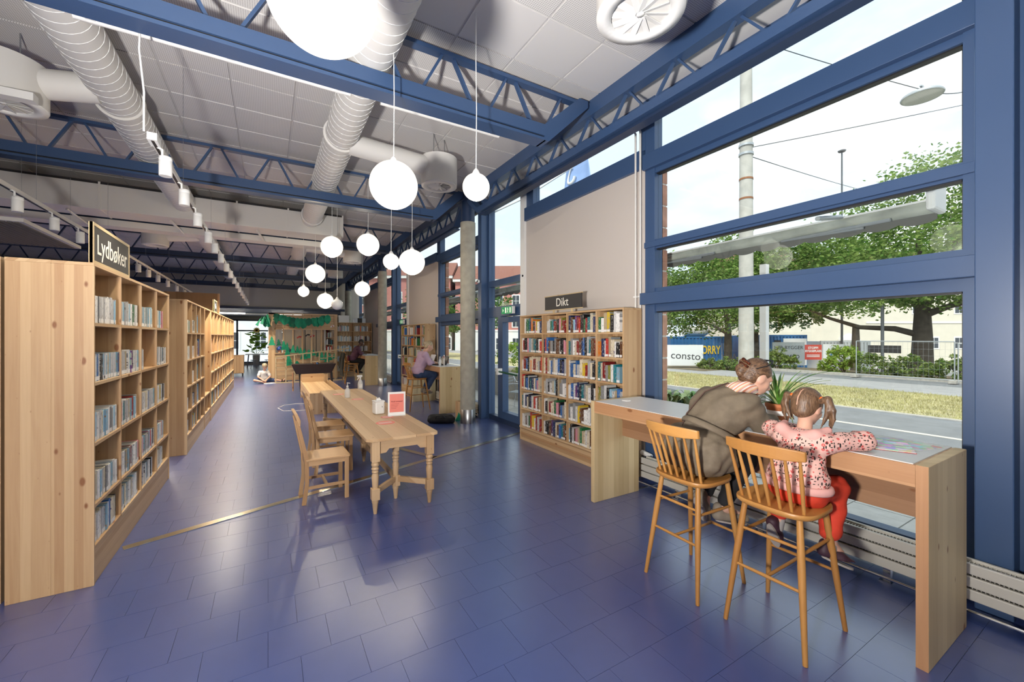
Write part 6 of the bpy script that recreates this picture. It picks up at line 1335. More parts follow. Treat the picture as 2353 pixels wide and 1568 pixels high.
for i in range(14): paper_leaf(g2, (rg.uniform(-.16, .12), rg.uniform(-.12, .1), 2.56 - rg.uniform(0, .22)), .12, .32, 1 if i % 2 else 0, 'green_paper2' if i % 3 else 'green_paper', (rg.uniform(-.2, .2), rg.uniform(-.5, .5), rg.uniform(-1, 1)))
g3 = thing('paper_trees', 'row of green paper fir trees climbing along the playhouse front', 'garland', (0, 17.74, 0))
m = MB(); m.tube([(.05, .05, 1.45), (.7, .05, 1.05), (2.2, .05, .95)], .003, 5); m.build('string', 'paper', g3)
for i, (x, z, w, h) in enumerate(((.12, 1.72, .24, .34), (.33, 1.62, .19, .26), (.50, 1.56, .24, .36), (.62, 1.50, .2, .5), (.83, 1.40, .2, .32), (.96, 1.36, .18, .28), (1.08, 1.30, .18, .3), (1.2, 1.25, .26, .42), (1.36, 1.22, .24, .36), (1.52, 1.20, .16, .24), (1.68, 1.14, .2, .22), (1.82, 1.12, .2, .34), (1.96, 1.10, .16, .3), (.66, 1.02, .3, .42), (.95, .78, .3, .2), (.92, .60, .2, .12), (2.1, 1.06, .2, .3), (1.98, .90, .24, .2), (2.3, 1.08, .18, .26)), ):
    paper_leaf(g3, (x, -.02 * (i % 2), z), w, h, 1, 'green_paper2' if i in (1, 10) else 'green_paper', (0, rg.uniform(-.1, .1), rg.uniform(-.2, .2)))
M['butter'] = mat('red_paper', (.45, .04, .03), .7)
for i, (x, z) in enumerate(((.02, 1.32), (1.0, 1.68), (1.46, 1.72), (2.2, 2.12), (1.3, 1.76))):
    o = thing('paper_figure', ['brown striped paper bird on the playhouse corner post', 'red paper fox hanging in the playhouse opening', 'red paper snail on a playhouse stud', 'white and red paper bird on the upper boards', 'black paper butterfly in the playhouse opening'][i], 'paper figure', (x + .04, 17.957, z))
    m = MB(); m.prism([(-.09, -.02), (0, .05), (.09, .03), (.05, -.03), (.0, 0), (-.06, -.06)], -.004, .004, 'y'); m.build('wings', ['strap', 'butter', 'butter', 'paper', 'black'][i], o, fix=True); m = MB(); m.sphere((0, -.006, .01), .018, 10, 6, sc=(1.6, .4, 1)); m.build('body', ['paper', 'butter', 'whitetee', 'butter', 'black'][i], o)
# child bending over in the loft of the playhouse
k2 = thing('person', 'child with a blue cap crouching in the playhouse opening', 'person', (.42, 18.25, 1.05)); X0, Y0 = .42, 18.25
P = lambda x, y, z: (X0 + x, Y0 + y, 1.05 + z)
def sdf_obj2(name, prims, m_, parent, **kw):
    V, Q = sdf_mesh(prims, .011, .02, **kw); V = V - np.array(parent.location); me = bpy.data.meshes.new(name); me.from_pydata(V.tolist(), [], Q.tolist()); me.materials.append(M[m_]); me.polygons.foreach_set('use_smooth', np.ones(len(Q), bool)); o = bpy.data.objects.new(name, me); COL.objects.link(o); o.parent = parent
hcn = P(-.05, -.18, .16); hp, hcv, HP, HR = head_prims(hcn, (-.25, -.6, -.75), .92)
sdf_obj2('body', hp + [c_(P(-.03, -.12, .2), P(.06, .02, .26), .04, .05), c_(P(.06, .02, .26), P(.24, .1, .12), .08, .085), c_(P(.0, -.05, .22), P(-.02, -.2, .05), .035, .03), c_(P(.12, .0, .24), P(.18, -.2, .05), .035, .03), c_(P(.26, .06, .09), P(.4, -.08, .07), .06, .05), c_(P(.4, -.08, .07), P(.55, .05, .04), .045, .03), c_(P(-.02, -.2, .05), P(-.06, -.26, .03), .025), c_(P(.18, -.2, .05), P(.14, -.27, .03), .025)], 'skin', k2)
sdf_obj2('tee', [c_(P(.02, -.03, .26), P(.22, .1, .14), .095, .105), c_(P(.0, -.05, .24), P(-.02, -.14, .13), .05, .045), c_(P(.12, .0, .25), P(.16, -.12, .13), .05, .045)], 'greytee', k2); sdf_obj2('trousers', [c_(P(.24, .1, .1), P(.28, .04, .09), .09), c_(P(.26, .06, .09), P(.4, -.08, .07), .075, .06), c_(P(.4, -.08, .07), P(.53, .04, .045), .055, .042)], 'jeans', k2)
n_ = HR[1] * .3 - HR[2] * .95; n_ = n_ / np.linalg.norm(n_)
sdf_obj2('cap', [e_(HP(0, -.012, .03), np.array((.088, .105, .105)) * .95, HR)], 'capblue', k2, cuts=[(tuple(n_), float(n_ @ (np.array(hcn) + HR[2] * .02)))]); face_bits(HP, HR, .92, k2)
# ================================================================== OUTSIDE: STREET, TREES, BUILDING SITE
GZ = -.15
M['asphalt'] = mat('asphalt', (.20, .21, .22), .9, bump=(120, .3), var=(3, .12)); M['asphalt2'] = mat('asphalt_pale', (.33, .33, .33), .9, var=(2, .1)); M['slab'] = mat('paving_slab', (.52, .52, .49), .85, var=(6, .1)); M['kerb'] = mat('kerb_granite', (.42, .40, .36), .85, var=(9, .15)); M['roadline'] = mat('road_marking', (.80, .76, .58), .7)
M['gravel'] = mat('site_gravel', (.40, .39, .36), .95, var=(4, .15)); M['lawn'] = mat('dry_lawn', (.42, .38, .20), .95, var=(3, .3), bump=(90, .6))
gnd = MB().box(24.4, 140, -60, 110, -1.25, -1.15).build('ground', 'gravel'); tag(gnd, 'gravel ground of the building site across the street', kind='structure')
tag(MB().box(4.12, 9.0, -60, 70, -.45, GZ - .02).build('pavement', 'kerb'), 'paved terrace along the library windows', kind='structure')
pv = bpy.data.objects['pavement']; slab_me = MB().box(.006, .494, .006, .494, -.02, 0).mesh('slab', 'slab'); rest = MB()
for i in range(9):
    for j in range(44):
        x, y = 4.14 + i * .5, -2 + j * .5
        if i < 6 and 0 <= y < 11: o = bpy.data.objects.new('slab', slab_me); COL.objects.link(o); o.parent = pv; o.location = (x, y, GZ)
        else: rest.box(x + .006, x + .494, y + .006, y + .494, GZ - .02, GZ)
tag(rest.build('slab_field', 'slab', pv), kind='stuff')
tag(MB().box(8.65, 13.05, -60, 70, -.45, GZ - .01).build('road', 'asphalt'), 'grey asphalt street outside the windows', kind='structure')
tag(MB().box(10.68, 10.80, -60, 70, GZ - .012, GZ - .005).build('road_line', 'roadline'), 'pale painted line along the street', kind='structure')
tag(MB().box(13.05, 13.25, -60, 70, -.45, GZ + .0).build('kerb', 'kerb'), 'pale kerb between street and grass', kind='structure')
tag(MB().box(13.25, 18.4, -60, 70, -.45, GZ - .01).build('verge', 'lawn'), 'dry grass strip beyond the street', kind='structure')
# grass blades
nb = 26000; bx = RNG.uniform(13.3, 18.3, nb); by = RNG.uniform(0, 17, nb); hh = RNG.uniform(.02, .09, nb); an = RNG.uniform(0, 2 * PI, nb); wv = .006 + .008 * RNG.random(nb)
V = np.empty((nb * 3, 3)); V[0::3] = np.stack([bx - np.cos(an) * wv, by - np.sin(an) * wv, np.full(nb, GZ - .01)], 1); V[1::3] = np.stack([bx + np.cos(an) * wv, by + np.sin(an) * wv, np.full(nb, GZ - .01)], 1); V[2::3] = np.stack([bx + RNG.normal(0, .02, nb), by + RNG.normal(0, .02, nb), GZ + hh], 1)
me = bpy.data.meshes.new('grass'); me.from_pydata(V.tolist(), [], np.arange(nb * 3).reshape(-1, 3).tolist()); M['blade'] = mat('grass_blade', (.40, .38, .18), .8, var=(2, .3)); me.materials.append(M['blade']); o = bpy.data.objects.new('grass', me); COL.objects.link(o); tag(o, 'short dry grass on the strip beyond the street', 'grass', kind='stuff')
tag(MB().box(18.4, 21.6, -60, 70, -.45, GZ).build('sidewalk', 'asphalt2'), 'pale footpath across the street', kind='structure'); tag(MB().box(21.6, 23.9, -60, 70, -.45, GZ - .03).build('lane', 'asphalt'), 'narrow asphalt lane before the shrubs', kind='structure')
tag(MB().box(23.9, 24.4, -60, 70, -1.2, GZ + .08).build('kerb_far', 'kerb'), 'raised stone kerb under the shrubs', kind='structure')
M['earth'] = mat('earth_bank', (.16, .13, .08), .95, var=(3, .3)); tag(MB().box(24.4, 27.6, -60, 15.5, -1.2, GZ).build('planting_bed', 'earth'), 'earth bed where the street shrubs grow', kind='structure')

# ---------------------------------------------------------------- leaves
def leaf_mat(name, c1, c2):
    m = bpy.data.materials.new(name); m.use_nodes = True; n = m.node_tree.nodes; l = m.node_tree.links; n.clear(); o = n.new('ShaderNodeOutputMaterial'); d = n.new('ShaderNodeBsdfDiffuse'); t = n.new('ShaderNodeBsdfTranslucent'); mx = n.new('ShaderNodeMixShader'); mx.inputs[0].default_value = .42
    g = n.new('ShaderNodeNewGeometry'); wn = n.new('ShaderNodeTexWhiteNoise'); wn.noise_dimensions = '1D'; l.new(g.outputs['Random Per Island'], wn.inputs['W']); r = n.new('ShaderNodeValToRGB'); r.color_ramp.elements[0].color = (*c1, 1); r.color_ramp.elements[1].color = (*c2, 1); l.new(wn.outputs['Value'], r.inputs[0])
    l.new(r.outputs[0], d.inputs[0]); l.new(r.outputs[0], t.inputs[0]); l.new(d.outputs[0], mx.inputs[1]); l.new(t.outputs[0], mx.inputs[2]); l.new(mx.outputs[0], o.inputs[0]); return m
M['leaf_lime'] = leaf_mat('lime_tree_leaf', (.07, .17, .03), (.31, .42, .12)); M['leaf_dark'] = leaf_mat('dark_leaf', (.05, .13, .03), (.16, .28, .07)); M['leaf_shrub'] = leaf_mat('shrub_leaf', (.09, .18, .03), (.32, .38, .13)); M['leaf_bright'] = leaf_mat('bright_leaf', (.16, .30, .04), (.42, .55, .12))
for o in list(bpy.data.objects):
    if o.parent and o.parent.name.startswith('sunflower') and o.name.startswith('leaf'): o.data.materials[0] = M['leaf_bright']
M['bark'] = mat('bark', (.075, .062, .048), .95, bump=(14, 1.0, (1, 1, .25)), var=(6, .3))
def leaves(name, blobs, n, size, m_, parent, seed=0, sub=None):
    """blobs: (centre, radii); leaves sit in clumps near the blob surfaces"""
    g = np.random.default_rng(seed); vol = np.array([b[1][0] * b[1][1] * b[1][2] for b in blobs]) ** .75; cnt = np.maximum(1, (n * vol / vol.sum()).astype(int)); C_ = []
    for (c, r), k in zip(blobs, cnt):
        nc = max(4, k // 26); u = g.normal(size=(nc, 3)); u /= np.linalg.norm(u, axis=1)[:, None]; rad = g.random(nc) ** .22; cl = np.array(c) + u * np.array(r) * rad[:, None]
        q = cl[g.integers(0, nc, k)] + g.normal(size=(k, 3)) * np.array(r).mean() * .10; C_.append(q)
    C_ = np.concatenate(C_); k = len(C_); a = g.normal(size=(k, 3)); a[:, 2] *= .5; a /= np.linalg.norm(a, axis=1)[:, None]; b = np.cross(a, g.normal(size=(k, 3))); b /= np.linalg.norm(b, axis=1)[:, None]; s = size * g.uniform(.6, 1.3, k)[:, None]
    V = np.empty((k * 4, 3)); V[0::4] = C_ - a * s; V[1::4] = C_ + b * s * .55; V[2::4] = C_ + a * s; V[3::4] = C_ - b * s * .55
    V -= np.array(parent.location); me = bpy.data.meshes.new(name); me.from_pydata(V.tolist(), [], np.arange(k * 4).reshape(-1, 4).tolist()); me.materials.append(M[m_]); o = bpy.data.objects.new(name, me); COL.objects.link(o); o.parent = parent; tag(o, kind='stuff'); return o
def tree(label, base, r, h, blobs, n, size, m_, branches=(), seed=0, lean=(0, 0)):
    t = thing('tree', label, 'tree', base); x, y, z = 0, 0, 0
    m = MB(); m.tube([(0, 0, -.1), (.02, .02, h * .15), (lean[0] * .5, lean[1] * .5, h * .55), (lean[0], lean[1], h)], [r * 1.35, r * 1.02, r * .9, r * .7], 14); m.build('trunk', 'bark', t)
    for pts, rr in branches: m = MB(); m.tube(pts, rr, 8); m.build('branch', 'bark', t)
    leaves('crown', blobs, n, size, m_, t, seed); return t
tree('old street tree with thick trunk and low branch, right of the red sign', (27.8, 7.07, GZ), .42, 3.4,
     [((27.4, 7.6, 6.2), (3.6, 4.6, 2.6)), ((26.6, 10.6, 4.8), (2.4, 3.0, 1.5)), ((26.4, 9.0, 3.7), (1.8, 2.8, .8)), ((27.6, 4.4, 5.0), (2.8, 3.2, 2.2)), ((27.8, 6.2, 8.4), (2.6, 3.4, 2.2)), ((26.2, 12.9, 4.6), (1.8, 1.8, 1.3)), ((26.5, 6.4, 4.0), (1.6, 1.6, .9)), ((27, 3.4, 8.8), (2, 2, 1.8)), ((27, 10.2, 6.6), (2.2, 2.6, 1.4)), ((27.2, 12.8, 6.2), (2, 2, 1.3))], 30000, .105, 'leaf_lime',
     [([(0, 0, 1.9), (-.5, .9, 2.25), (-.9, 2.2, 2.35), (-1.2, 3.4, 2.85), (-1.4, 4.6, 3.5)], [.16, .14, .11, .08, .04]), ([(0, 0, 2.9), (-.2, -1.0, 3.3), (-.4, -2.6, 3.7)], [.2, .13, .06]), ([(0, 0, 3.2), (-.2, .8, 4.6), (-.4, 2.0, 5.8)], [.24, .16, .07]), ([(0, 0, 3.2), (.1, -.6, 4.8), (0, -1.2, 6.5)], [.24, .16, .07]), ([(0, 0, 3.3), (0, .1, 5), (.1, .2, 7.2)], [.25, .17, .07])], 1)
tree('street tree behind the white consto banner', (24.3, 14.9, GZ), .24, 2.6, [((24.2, 15.4, 4.4), (2.6, 2.8, 2.4)), ((23.4, 17.4, 3.9), (2.0, 2.2, 1.9)), ((25.2, 13.0, 4.6), (2.0, 2.2, 2.0)), ((23.0, 19.0, 4.6), (1.7, 1.8, 2.0)), ((24.6, 15.0, 6.6), (1.9, 2.2, 1.4)), ((22.5, 17.6, 2.7), (1.2, 1.6, .9)), ((23.2, 17.4, 5.9), (1.6, 1.8, 1.2)), ((25.0, 12.6, 6.4), (1.6, 1.6, 1.0))], 28000, .095, 'leaf_lime',
     [([(0, 0, 2.0), (-.3, .9, 2.6), (-.6, 1.8, 2.8)], [.1, .07, .04]), ([(0, 0, 2.4), (.3, -.9, 3.4), (.6, -1.6, 4)], [.12, .08, .04]), ([(0, 0, 2.5), (0, .2, 4), (.1, .2, 5.4)], [.16, .1, .04])], 2)
tree('darker tree between the concrete pole and the blue site cabins', (31.5, 17.2, -1.15), .3, 3.4, [((31.4, 17.0, 5.4), (2.6, 2.8, 2.6)), ((31.2, 14.6, 5.0), (2.0, 2.2, 2.2)), ((31.8, 19.0, 5.8), (2.2, 2.2, 2.2)), ((31.6, 16.6, 3.2), (2.0, 2.2, 1.1)), ((31.4, 14.2, 3.4), (1.6, 1.8, 1.0))], 15000, .12, 'leaf_dark', [], 3)
tree('distant tree above the beige building', (38.5, 13.5, -1.15), .3, 3.6, [((38.4, 13.4, 6.3), (2.4, 3.2, 2.8)), ((38.6, 10.4, 6.4), (2.2, 2.6, 2.4)), ((38.5, 16.4, 5.8), (2.2, 2.4, 2.4)), ((38.5, 5.5, 8.5), (2.6, 3.0, 2.6))], 12000, .14, 'leaf_lime', [], 4)
tree('leafy tree seen through the street door pane', (12.6, 36.0, GZ), .25, 2.4, [((12.6, 36, 4.2), (2.4, 2.4, 2.4)), ((13.4, 34.5, 3.0), (1.6, 1.6, 1.4)), ((17.5, 33.0, 4.4), (1.8, 1.8, 2.0))], 6000, .14, 'leaf_dark', [], 5)
def shrub(label, c, blobs, n, size, m_='leaf_shrub', seed=0):
    t = thing('shrub', label, 'shrub', c, 0, 'street shrubs')
    for k in range(4): a = k * 1.6 + seed; m = MB(); m.tube([(0, 0, -.05), (.15 * math.cos(a), .25 * math.sin(a), .5), (.3 * math.cos(a), .5 * math.sin(a), .9)], [.025, .015, .006], 6); m.build('stem', 'bark', t)
    leaves('leaves', [((c[0] + b[0], c[1] + b[1], c[2] + b[2]), r) for b, r in blobs], n, size, m_, t, seed)
shrub('bright green bushy shrub beside the fence post', (25.2, 9.35, GZ), [((0, 0, .75), (.5, .75, .7)), ((-.1, .5, .35), (.4, .6, .4)), ((0, -.3, 1.0), (.4, .4, .35))], 2600, .075, 'leaf_bright', 11)
shrub('loose shrub in front of the white site banner', (24.9, 12.4, GZ), [((0, 0, .65), (.5, .9, .55)), ((0, .6, .45), (.5, .6, .4)), ((0, -.5, .4), (.4, .6, .4))], 2400, .075, 'leaf_shrub', 12)
for i, (y, w_) in enumerate(((8.0, .9), (6.6, .9), (5.2, .9), (3.9, .8))): shrub('weedy shrub behind the mesh fence, ' + ['next to the thin post', 'under the low branch', 'beside the thick trunk', 'by the concrete block'][i], (25.0, y, GZ), [((0, 0, .4), (.5, w_, .5)), ((.2, .3, .75), (.4, .5, .3))], 1900, .07, 'leaf_shrub', 20 + i)
for i, (x, y) in enumerate(((21.6, 14.3), (22.2, 13.6), (22.9, 13.2), (20.0, 17.2))): shrub('weedy shrub growing before the consto banner, ' + ['at its lower corner', 'beside its edge', 'by the tree trunk', 'at the window edge'][i], (x, y, GZ), [((0, 0, .22), (.55, .75, .32)), ((.2, .2, .5), (.3, .35, .22))], 1700, .065, 'leaf_shrub', 30 + i)
tag(MB().box(20.0, 24.5, 13.6, 20, GZ - .3, GZ + .02).build('planting_bed_left', 'earth'), 'earth under the shrubs by the consto banner', kind='structure')

# ---------------------------------------------------------------- poles, wires, lamp
M['polecon'] = mat('pole_concrete', (.47, .46, .42), .85, var=(5, .12)); M['rust'] = mat('rust', (.28, .12, .05), .9); M['wire'] = mat('wire', (.10, .11, .12), .6); M['galv'] = mat('galvanised', (.45, .48, .50), .45, .6)
t = thing('tram_pole', 'tall tapering concrete pole carrying the overhead wires', 'pole', (9.41, 5.34, GZ))
m = MB(); m.tube([(0, 0, 0), (0, 0, 9.4)], [.165, .115], 24); m.build('shaft', 'polecon', t)
for z in (6.02, 6.22): m = MB(); m.tube([(0, 0, z - .025), (0, 0, z + .025)], .155, 20); m.box(.12, .24, -.02, .02, z - .02, z + .02); m.build('clamp', 'galv', t)
for z in (5.45, 5.0): m = MB(); m.tube([(0, 0, z - .02), (0, 0, z + .02)], .146, 20); m.build('rust_band', 'rust', t)
def wire(lab, pts, r=.010):
    P3 = []; a = Vector(pts[0])
    for b in pts[1:]:
        b = Vector(b)
        for i in range(8): u = i / 8; p = a.lerp(b, u); p.z -= .06 * 4 * u * (1 - u); P3.append(p)
        a = b
    P3.append(a); m = MB(); m.tube(P3, r, 5); tag(m.build('overhead_wire', 'wire'), lab, 'wire', 'overhead wires')
wire('overhead wire from the pole rising to the right', [(9.57, 5.30, 6.06), (22.4, -.2, 9.6)]); wire('overhead wire from the pole sinking away over the street', [(9.57, 5.34, 5.87), (29.0, 9.0, 9.5)])
wire('high overhead wire that holds the street lamp', [(8.3, 6.0, 9.0), (12.67, 3.23, 7.27), (13.5, 2.77, 7.23), (17.5, .6, 7.0)])
t = thing('street_lamp', 'round dish street lamp hanging from the overhead wire', 'street lamp', (12.67, 3.23, 7.12))
m = MB(); m.lathe([(.36, -.02), (.37, 0), (.34, .05), (.2, .11), (.08, .14), (.05, .16)], n=28); m.build('dish', 'galv', t); m = MB(); m.lathe([(.001, -.03), (.33, -.021)], n=24, cap=False); m.build('lens', 'clear', t); m = MB(); m.tube([(0, 0, .15), (0, 0, .24)], .03, 8); m.box(-.1, .1, -.02, .02, .2, .23); m.build('bracket', 'galv', t)
t = thing('lamp_mast', 'thin dark mast standing far off above the trees', 'mast', (41.5, 15.5, -1.15)); m = MB(); m.tube([(0, 0, 0), (0, 0, 18.4)], [.10, .06], 8); m.build('shaft', 'wire', t); m = MB(); m.lathe([(.25, 18.4), (.3, 18.5), (.05, 18.6)], n=12); m.build('head', 'wire', t)
t = thing('white_post', 'white square post under the awning outside', 'post', (5.62, 2.95, GZ)); MB().box(-.04, .04, -.04, .04, 0, 2.80).build('shaft', 'white', t); MB().box(-.09, .09, -.1, .1, 0, .012).build('foot', 'galv', t)
t = thing('sign_post', 'slim dark post with a sign behind the mesh fence', 'post', (26.0, 8.05, GZ)); m = MB(); m.tube([(0, 0, 0), (0, 0, 3.4)], .07, 10); m.build('shaft', 'wire', t); MB().box(-.04, -.01, -.7, .55, 1.05, 1.42).build('plate', 'chalk', t)
# mesh fence
t = thing('site_fence', 'galvanised mesh fence panel before the shrubs', 'fence', (23.3, 0, 0)); y0, y1 = 5.0, 8.15
for y in (y0, y1): m = MB(); m.tube([(0, y, GZ), (0, y, 1.5)], .022, 8); m.build('upright', 'galv', t)
m = MB(); m.tube([(0, y0, 1.5), (0, y1, 1.5)], .02, 8); m.build('rail', 'galv', t); m = MB(); m.tube([(0, y0, GZ + .12), (0, y1, GZ + .12)], .02, 8); m.build('rail', 'galv', t)
m = MB()
for y in np.arange(y0 + .1, y1, .16): m.tube([(0, y, GZ + .12), (0, y, 1.5)], .0025, 4, caps=False)
for z in np.arange(.1, 1.5, .27): m.tube([(0, y0, z), (0, y1, z)], .0025, 4, caps=False)
tag(m.build('wire_mesh', 'galv', t), kind='stuff'); MB().box(-.3, .3, y0 - .1, y0 + .12, GZ, GZ + .12).build('foot_block', 'kerb', t); MB().box(-.3, .3, y1 - .1, y1 + .12, GZ, GZ + .12).build('foot_block', 'kerb', t)
t = thing('site_fence', 'galvanised mesh fence panel continuing to the window edge', 'fence', (23.3, 0, 0)); m = MB(); m.tube([(0, 4.9, 1.42), (0, 2.2, 1.42)], .02, 8); m.build('rail', 'galv', t); m = MB(); m.tube([(0, 4.9, GZ + .1), (0, 2.2, GZ + .1)], .02, 8); m.build('rail', 'galv', t); m = MB(); m.tube([(0, 4.9, GZ), (0, 4.9, 1.42)], .02, 8); m.build('upright', 'galv', t)

# ---------------------------------------------------------------- building site
M['contblue'] = mat('container_blue', (.03, .14, .34), .5, var=(2, .12)); M['contdark'] = mat('container_dark', (.03, .06, .11), .5); M['sigyellow'] = mat('logo_yellow', (.80, .52, .02), .5); M['signred'] = mat('sign_red', (.55, .06, .04), .5); M['tarp'] = mat('banner_white', (.74, .76, .76), .6); M['ink'] = mat('banner_ink', (.04, .045, .05), .6); M['contwhite'] = mat('cabin_white', (.72, .73, .72), .5)
def container(label, a, b, z0, z1, mm, depth=2.4, name='shipping_container'):
    a = Vector((a[0], a[1], 0)); b = Vector((b[0], b[1], 0)); d = (b - a); L = d.length; t = thing(name, label, 'container', (a.x, a.y, z0), math.atan2(d.y, d.x)); H_ = z1 - z0
    MB().box(0, L, .05, depth, .05, H_ - .05).build('body', mm, t); n_ = int(L / .28)
    for i in range(n_): MB().box(i * L / n_ + .04, i * L / n_ + L / n_ * .6, 0, .06, .15, H_ - .14).build('rib', mm, t)
    for z in (0, H_ - .14): MB().box(0, L, -.01, .12, z, z + .14).build('rail', mm, t)
    for x in (0, L - .12): MB().box(x, x + .12, -.012, .12, 0, H_).build('corner_post', mm, t)
    return t, L, H_
t, L, H_ = container('blue shipping container with yellow lettering', (28.2, 22.8), (33.1, 19.9), -1.15, 1.72, 'contblue')
MB().box(L * .36, L * .48, -.02, -.012, H_ * .42, H_ * .76).build('logo_square', 'sigyellow', t); text('lettering', 'SORRY', .95, 'sigyellow', t, (L * .66, -.02, H_ * .60), (PI / 2, 0, 0), .004, bold=.02, sx=.62)
for k in range(3): MB().box(L * (.84 + .03 * k), L * (.845 + .03 * k), -.02, -.012, H_ * (.3 + .1 * k), H_ * .8).build('label_mark', 'contwhite', t)
t, L, H_ = container('dark end of a second container behind the blue one', (27.0, 24.6), (29.3, 22.9), -1.15, 1.55, 'contdark'); 
t, L, H_ = container('blue and white site cabin behind the white post', (34.2, 19.6), (39.0, 17.0), -1.15, 1.85, 'contblue'); MB().box(L * .62, L * .99, -.03, -.013, H_ * .15, H_ * .9).build('white_panel', 'contwhite', t); MB().box(L * .48, L * .58, -.03, -.013, H_ * .5, H_ * .85).build('window', 'black', t); MB().box(L * .05, L * .14, -.03, -.013, H_ * .1, H_ * .75).build('door', 'capblue', t)
t, L, H_ = container('white site cabin under the green tree', (40.0, 16.4), (44.0, 14.4), -1.15, 1.35, 'contwhite', name='site_cabin')
t = thing('site_tank', 'beige tank lying on top of the blue container', 'tank', (31.2, 21.6, 1.72), -.53); m = MB(); m.tube([(-1.0, .9, .45), (.8, .9, .45)], .45, 16); m.build('drum', 'radiator', t); m = MB(); m.lathe([(.45, 0), (.08, .6)], n=16, M4=Matrix.Rotation(PI / 2, 4, 'Y')); m.build('cone', 'radiator', t, loc=(.8, .9, .45))
def banner(name, label, p, q, z0, z1, mm, cat='banner'):
    p = Vector((p[0], p[1], 0)); q = Vector((q[0], q[1], 0)); d = q - p; t = thing(name, label, cat, (p.x, p.y, z0), math.atan2(d.y, d.x)); MB().box(0, d.length, 0, .02, 0, z1 - z0).build('sheet', mm, t)
    for x in (.0, d.length - .05): MB().box(x, x + .05, .02, .06, -.35, z1 - z0).build('post', 'galv', t)
    return t, d.length, z1 - z0
t, L, H_ = banner('site_banner', 'white banner reading consto, sagging before the container', (20.1, 16.05), (21.85, 14.9), .0, 1.22, 'tarp'); text('lettering', 'consto', .60, 'ink', t, (L * .52, -.004, H_ * .46), (PI / 2, .06, 0), .002, sx=1.05)
t, L, H_ = banner('site_banner', 'white banner reading HER BYGGER consto', (31.6, 16.0), (33.6, 14.8), -.4, 1.30, 'tarp'); text('lettering', 'HER BYGGER', .36, 'ink', t, (L * .5, -.004, H_ * .76), (PI / 2, 0, 0), .002); text('lettering', 'consto', .58, 'ink', t, (L * .5, -.004, H_ * .40), (PI / 2, 0, 0), .002)
t, L, H_ = banner('warning_sign', 'red site sign reading STOPP BYGGEPLASS', (37.1, 16.35), (38.3, 15.65), -.15, 1.05, 'signred', 'sign'); text('lettering', 'STOPP!', .26, 'contwhite', t, (L * .5, -.004, H_ * .78), (PI / 2, 0, 0), .002, bold=.008); text('lettering', 'BYGGEPLASS', .23, 'contwhite', t, (L * .5, -.004, H_ * .57), (PI / 2, 0, 0), .002, bold=.008)
for k in range(2): MB().box(L * .12, L * .88, -.006, 0, H_ * (.18 + .1 * k), H_ * (.23 + .1 * k)).build('text_line', 'contwhite', t)
t, L, H_ = banner('site_banner', 'white rules banner with small round symbols beside the red sign', (38.4, 15.6), (39.8, 14.75), -.15, 1.10, 'tarp')
for k, mm in enumerate(('lime', 'contblue', 'contblue', 'contblue')): m = MB(); m.lathe([(.001, 0), (.09, .0), (.09, .004)], n=14, M4=Matrix.Rotation(PI / 2, 4, 'X')); m.build('symbol', mm, t, loc=(L * (.22 + .18 * k), -.002, H_ * .33))
for k in range(3): MB().box(L * .35, L * .75, -.004, 0, H_ * (.62 + .1 * k), H_ * (.65 + .1 * k)).build('text_line', 'galv', t)
t = thing('concrete_block', 'rough concrete wall end with red graffiti', 'wall', (34.5, 6.6, -1.15)); MB().box(-.3, .3, -3.2, .35, 0, 5.0).build('slab', 'polecon', t); text('graffiti', '207', .55, 'signred', t, (-.304, -.15, 2.55), (PI / 2, 0, -PI / 2), .002); text('graffiti', 'Kro 6', .42, 'signred', t, (-.304, -.25, 2.1), (PI / 2, 0, -PI / 2), .002)
for k, ang in enumerate((.5, -.6, .1)): m = MB(); m.bar((-.305, -.2 - .3 * math.sin(ang), 1.45 + .35 * math.cos(ang)), (-.305, -.2 + .3 * math.sin(ang), 1.45 - .35 * math.cos(ang)), .05, .006, up=(1, 0, 0)); m.build('black_scrawl', 'ink', t)
# ---------------------------------------------------------------- houses
M['render_cream'] = mat('cream_render', (.66, .62, .52), .9, var=(1, .05)); M['render_red'] = mat('red_render', (.47, .20, .17), .9, var=(1, .06)); M['render_white'] = mat('white_render', (.74, .74, .72), .85); M['winframe'] = mat('white_window_frame', (.78, .78, .75), .6); M['darkpane'] = mat('dark_window_pane', (.05, .06, .075), .12); M['rooftile'] = mat('roof_tile', (.24, .10, .07), .85); M['doorwood'] = mat('door_wood', (.36, .17, .07), .6)
def house(label, a, b, z0, z1, mm, wins, depth=8, roof=True, base=None):
    a = Vector((a[0], a[1], 0)); b = Vector((b[0], b[1], 0)); d = b - a; L = d.length; t = thing('building', label, 'building', (a.x, a.y, z0), math.atan2(d.y, d.x)); H_ = z1 - z0
    MB().box(0, L, 0, depth, 0, H_).build('wall', mm, t); MB().box(-.3, L + .3, -.35, depth, H_, H_ + .35).build('cornice', 'winframe', t)
    if base: MB().box(-.02, L + .02, -.06, depth * .5, 0, base).build('ground_floor', 'render_white', t); MB().box(-.05, L + .05, -.14, 0, base, base + .2).build('string_course', 'winframe', t)
    if roof: m = MB(); m.prism([(-.4, H_ + .35), (depth + .4, H_ + .35), (depth / 2, H_ + 3)], -.3, L + .3, 'x'); m.build('roof', 'rooftile', t, fix=True)
    for (x, z, w, h) in wins:
        yb = -.1 if base and z < base else -.04
        f = MB().box(x - w / 2 - .1, x + w / 2 + .1, yb, yb + .12, z - .1, z + h + .12).build('window', 'winframe', t)
        for i in (0, 1):
            for j in (0, 1): MB().box(x - w / 2 + i * w / 2 + .03, x + i * w / 2 - .03, yb - .015, yb, z + j * h / 2 + .03, z + (j + 1) * h / 2 - .03).build('pane', 'darkpane', f)
    return t, L, H_
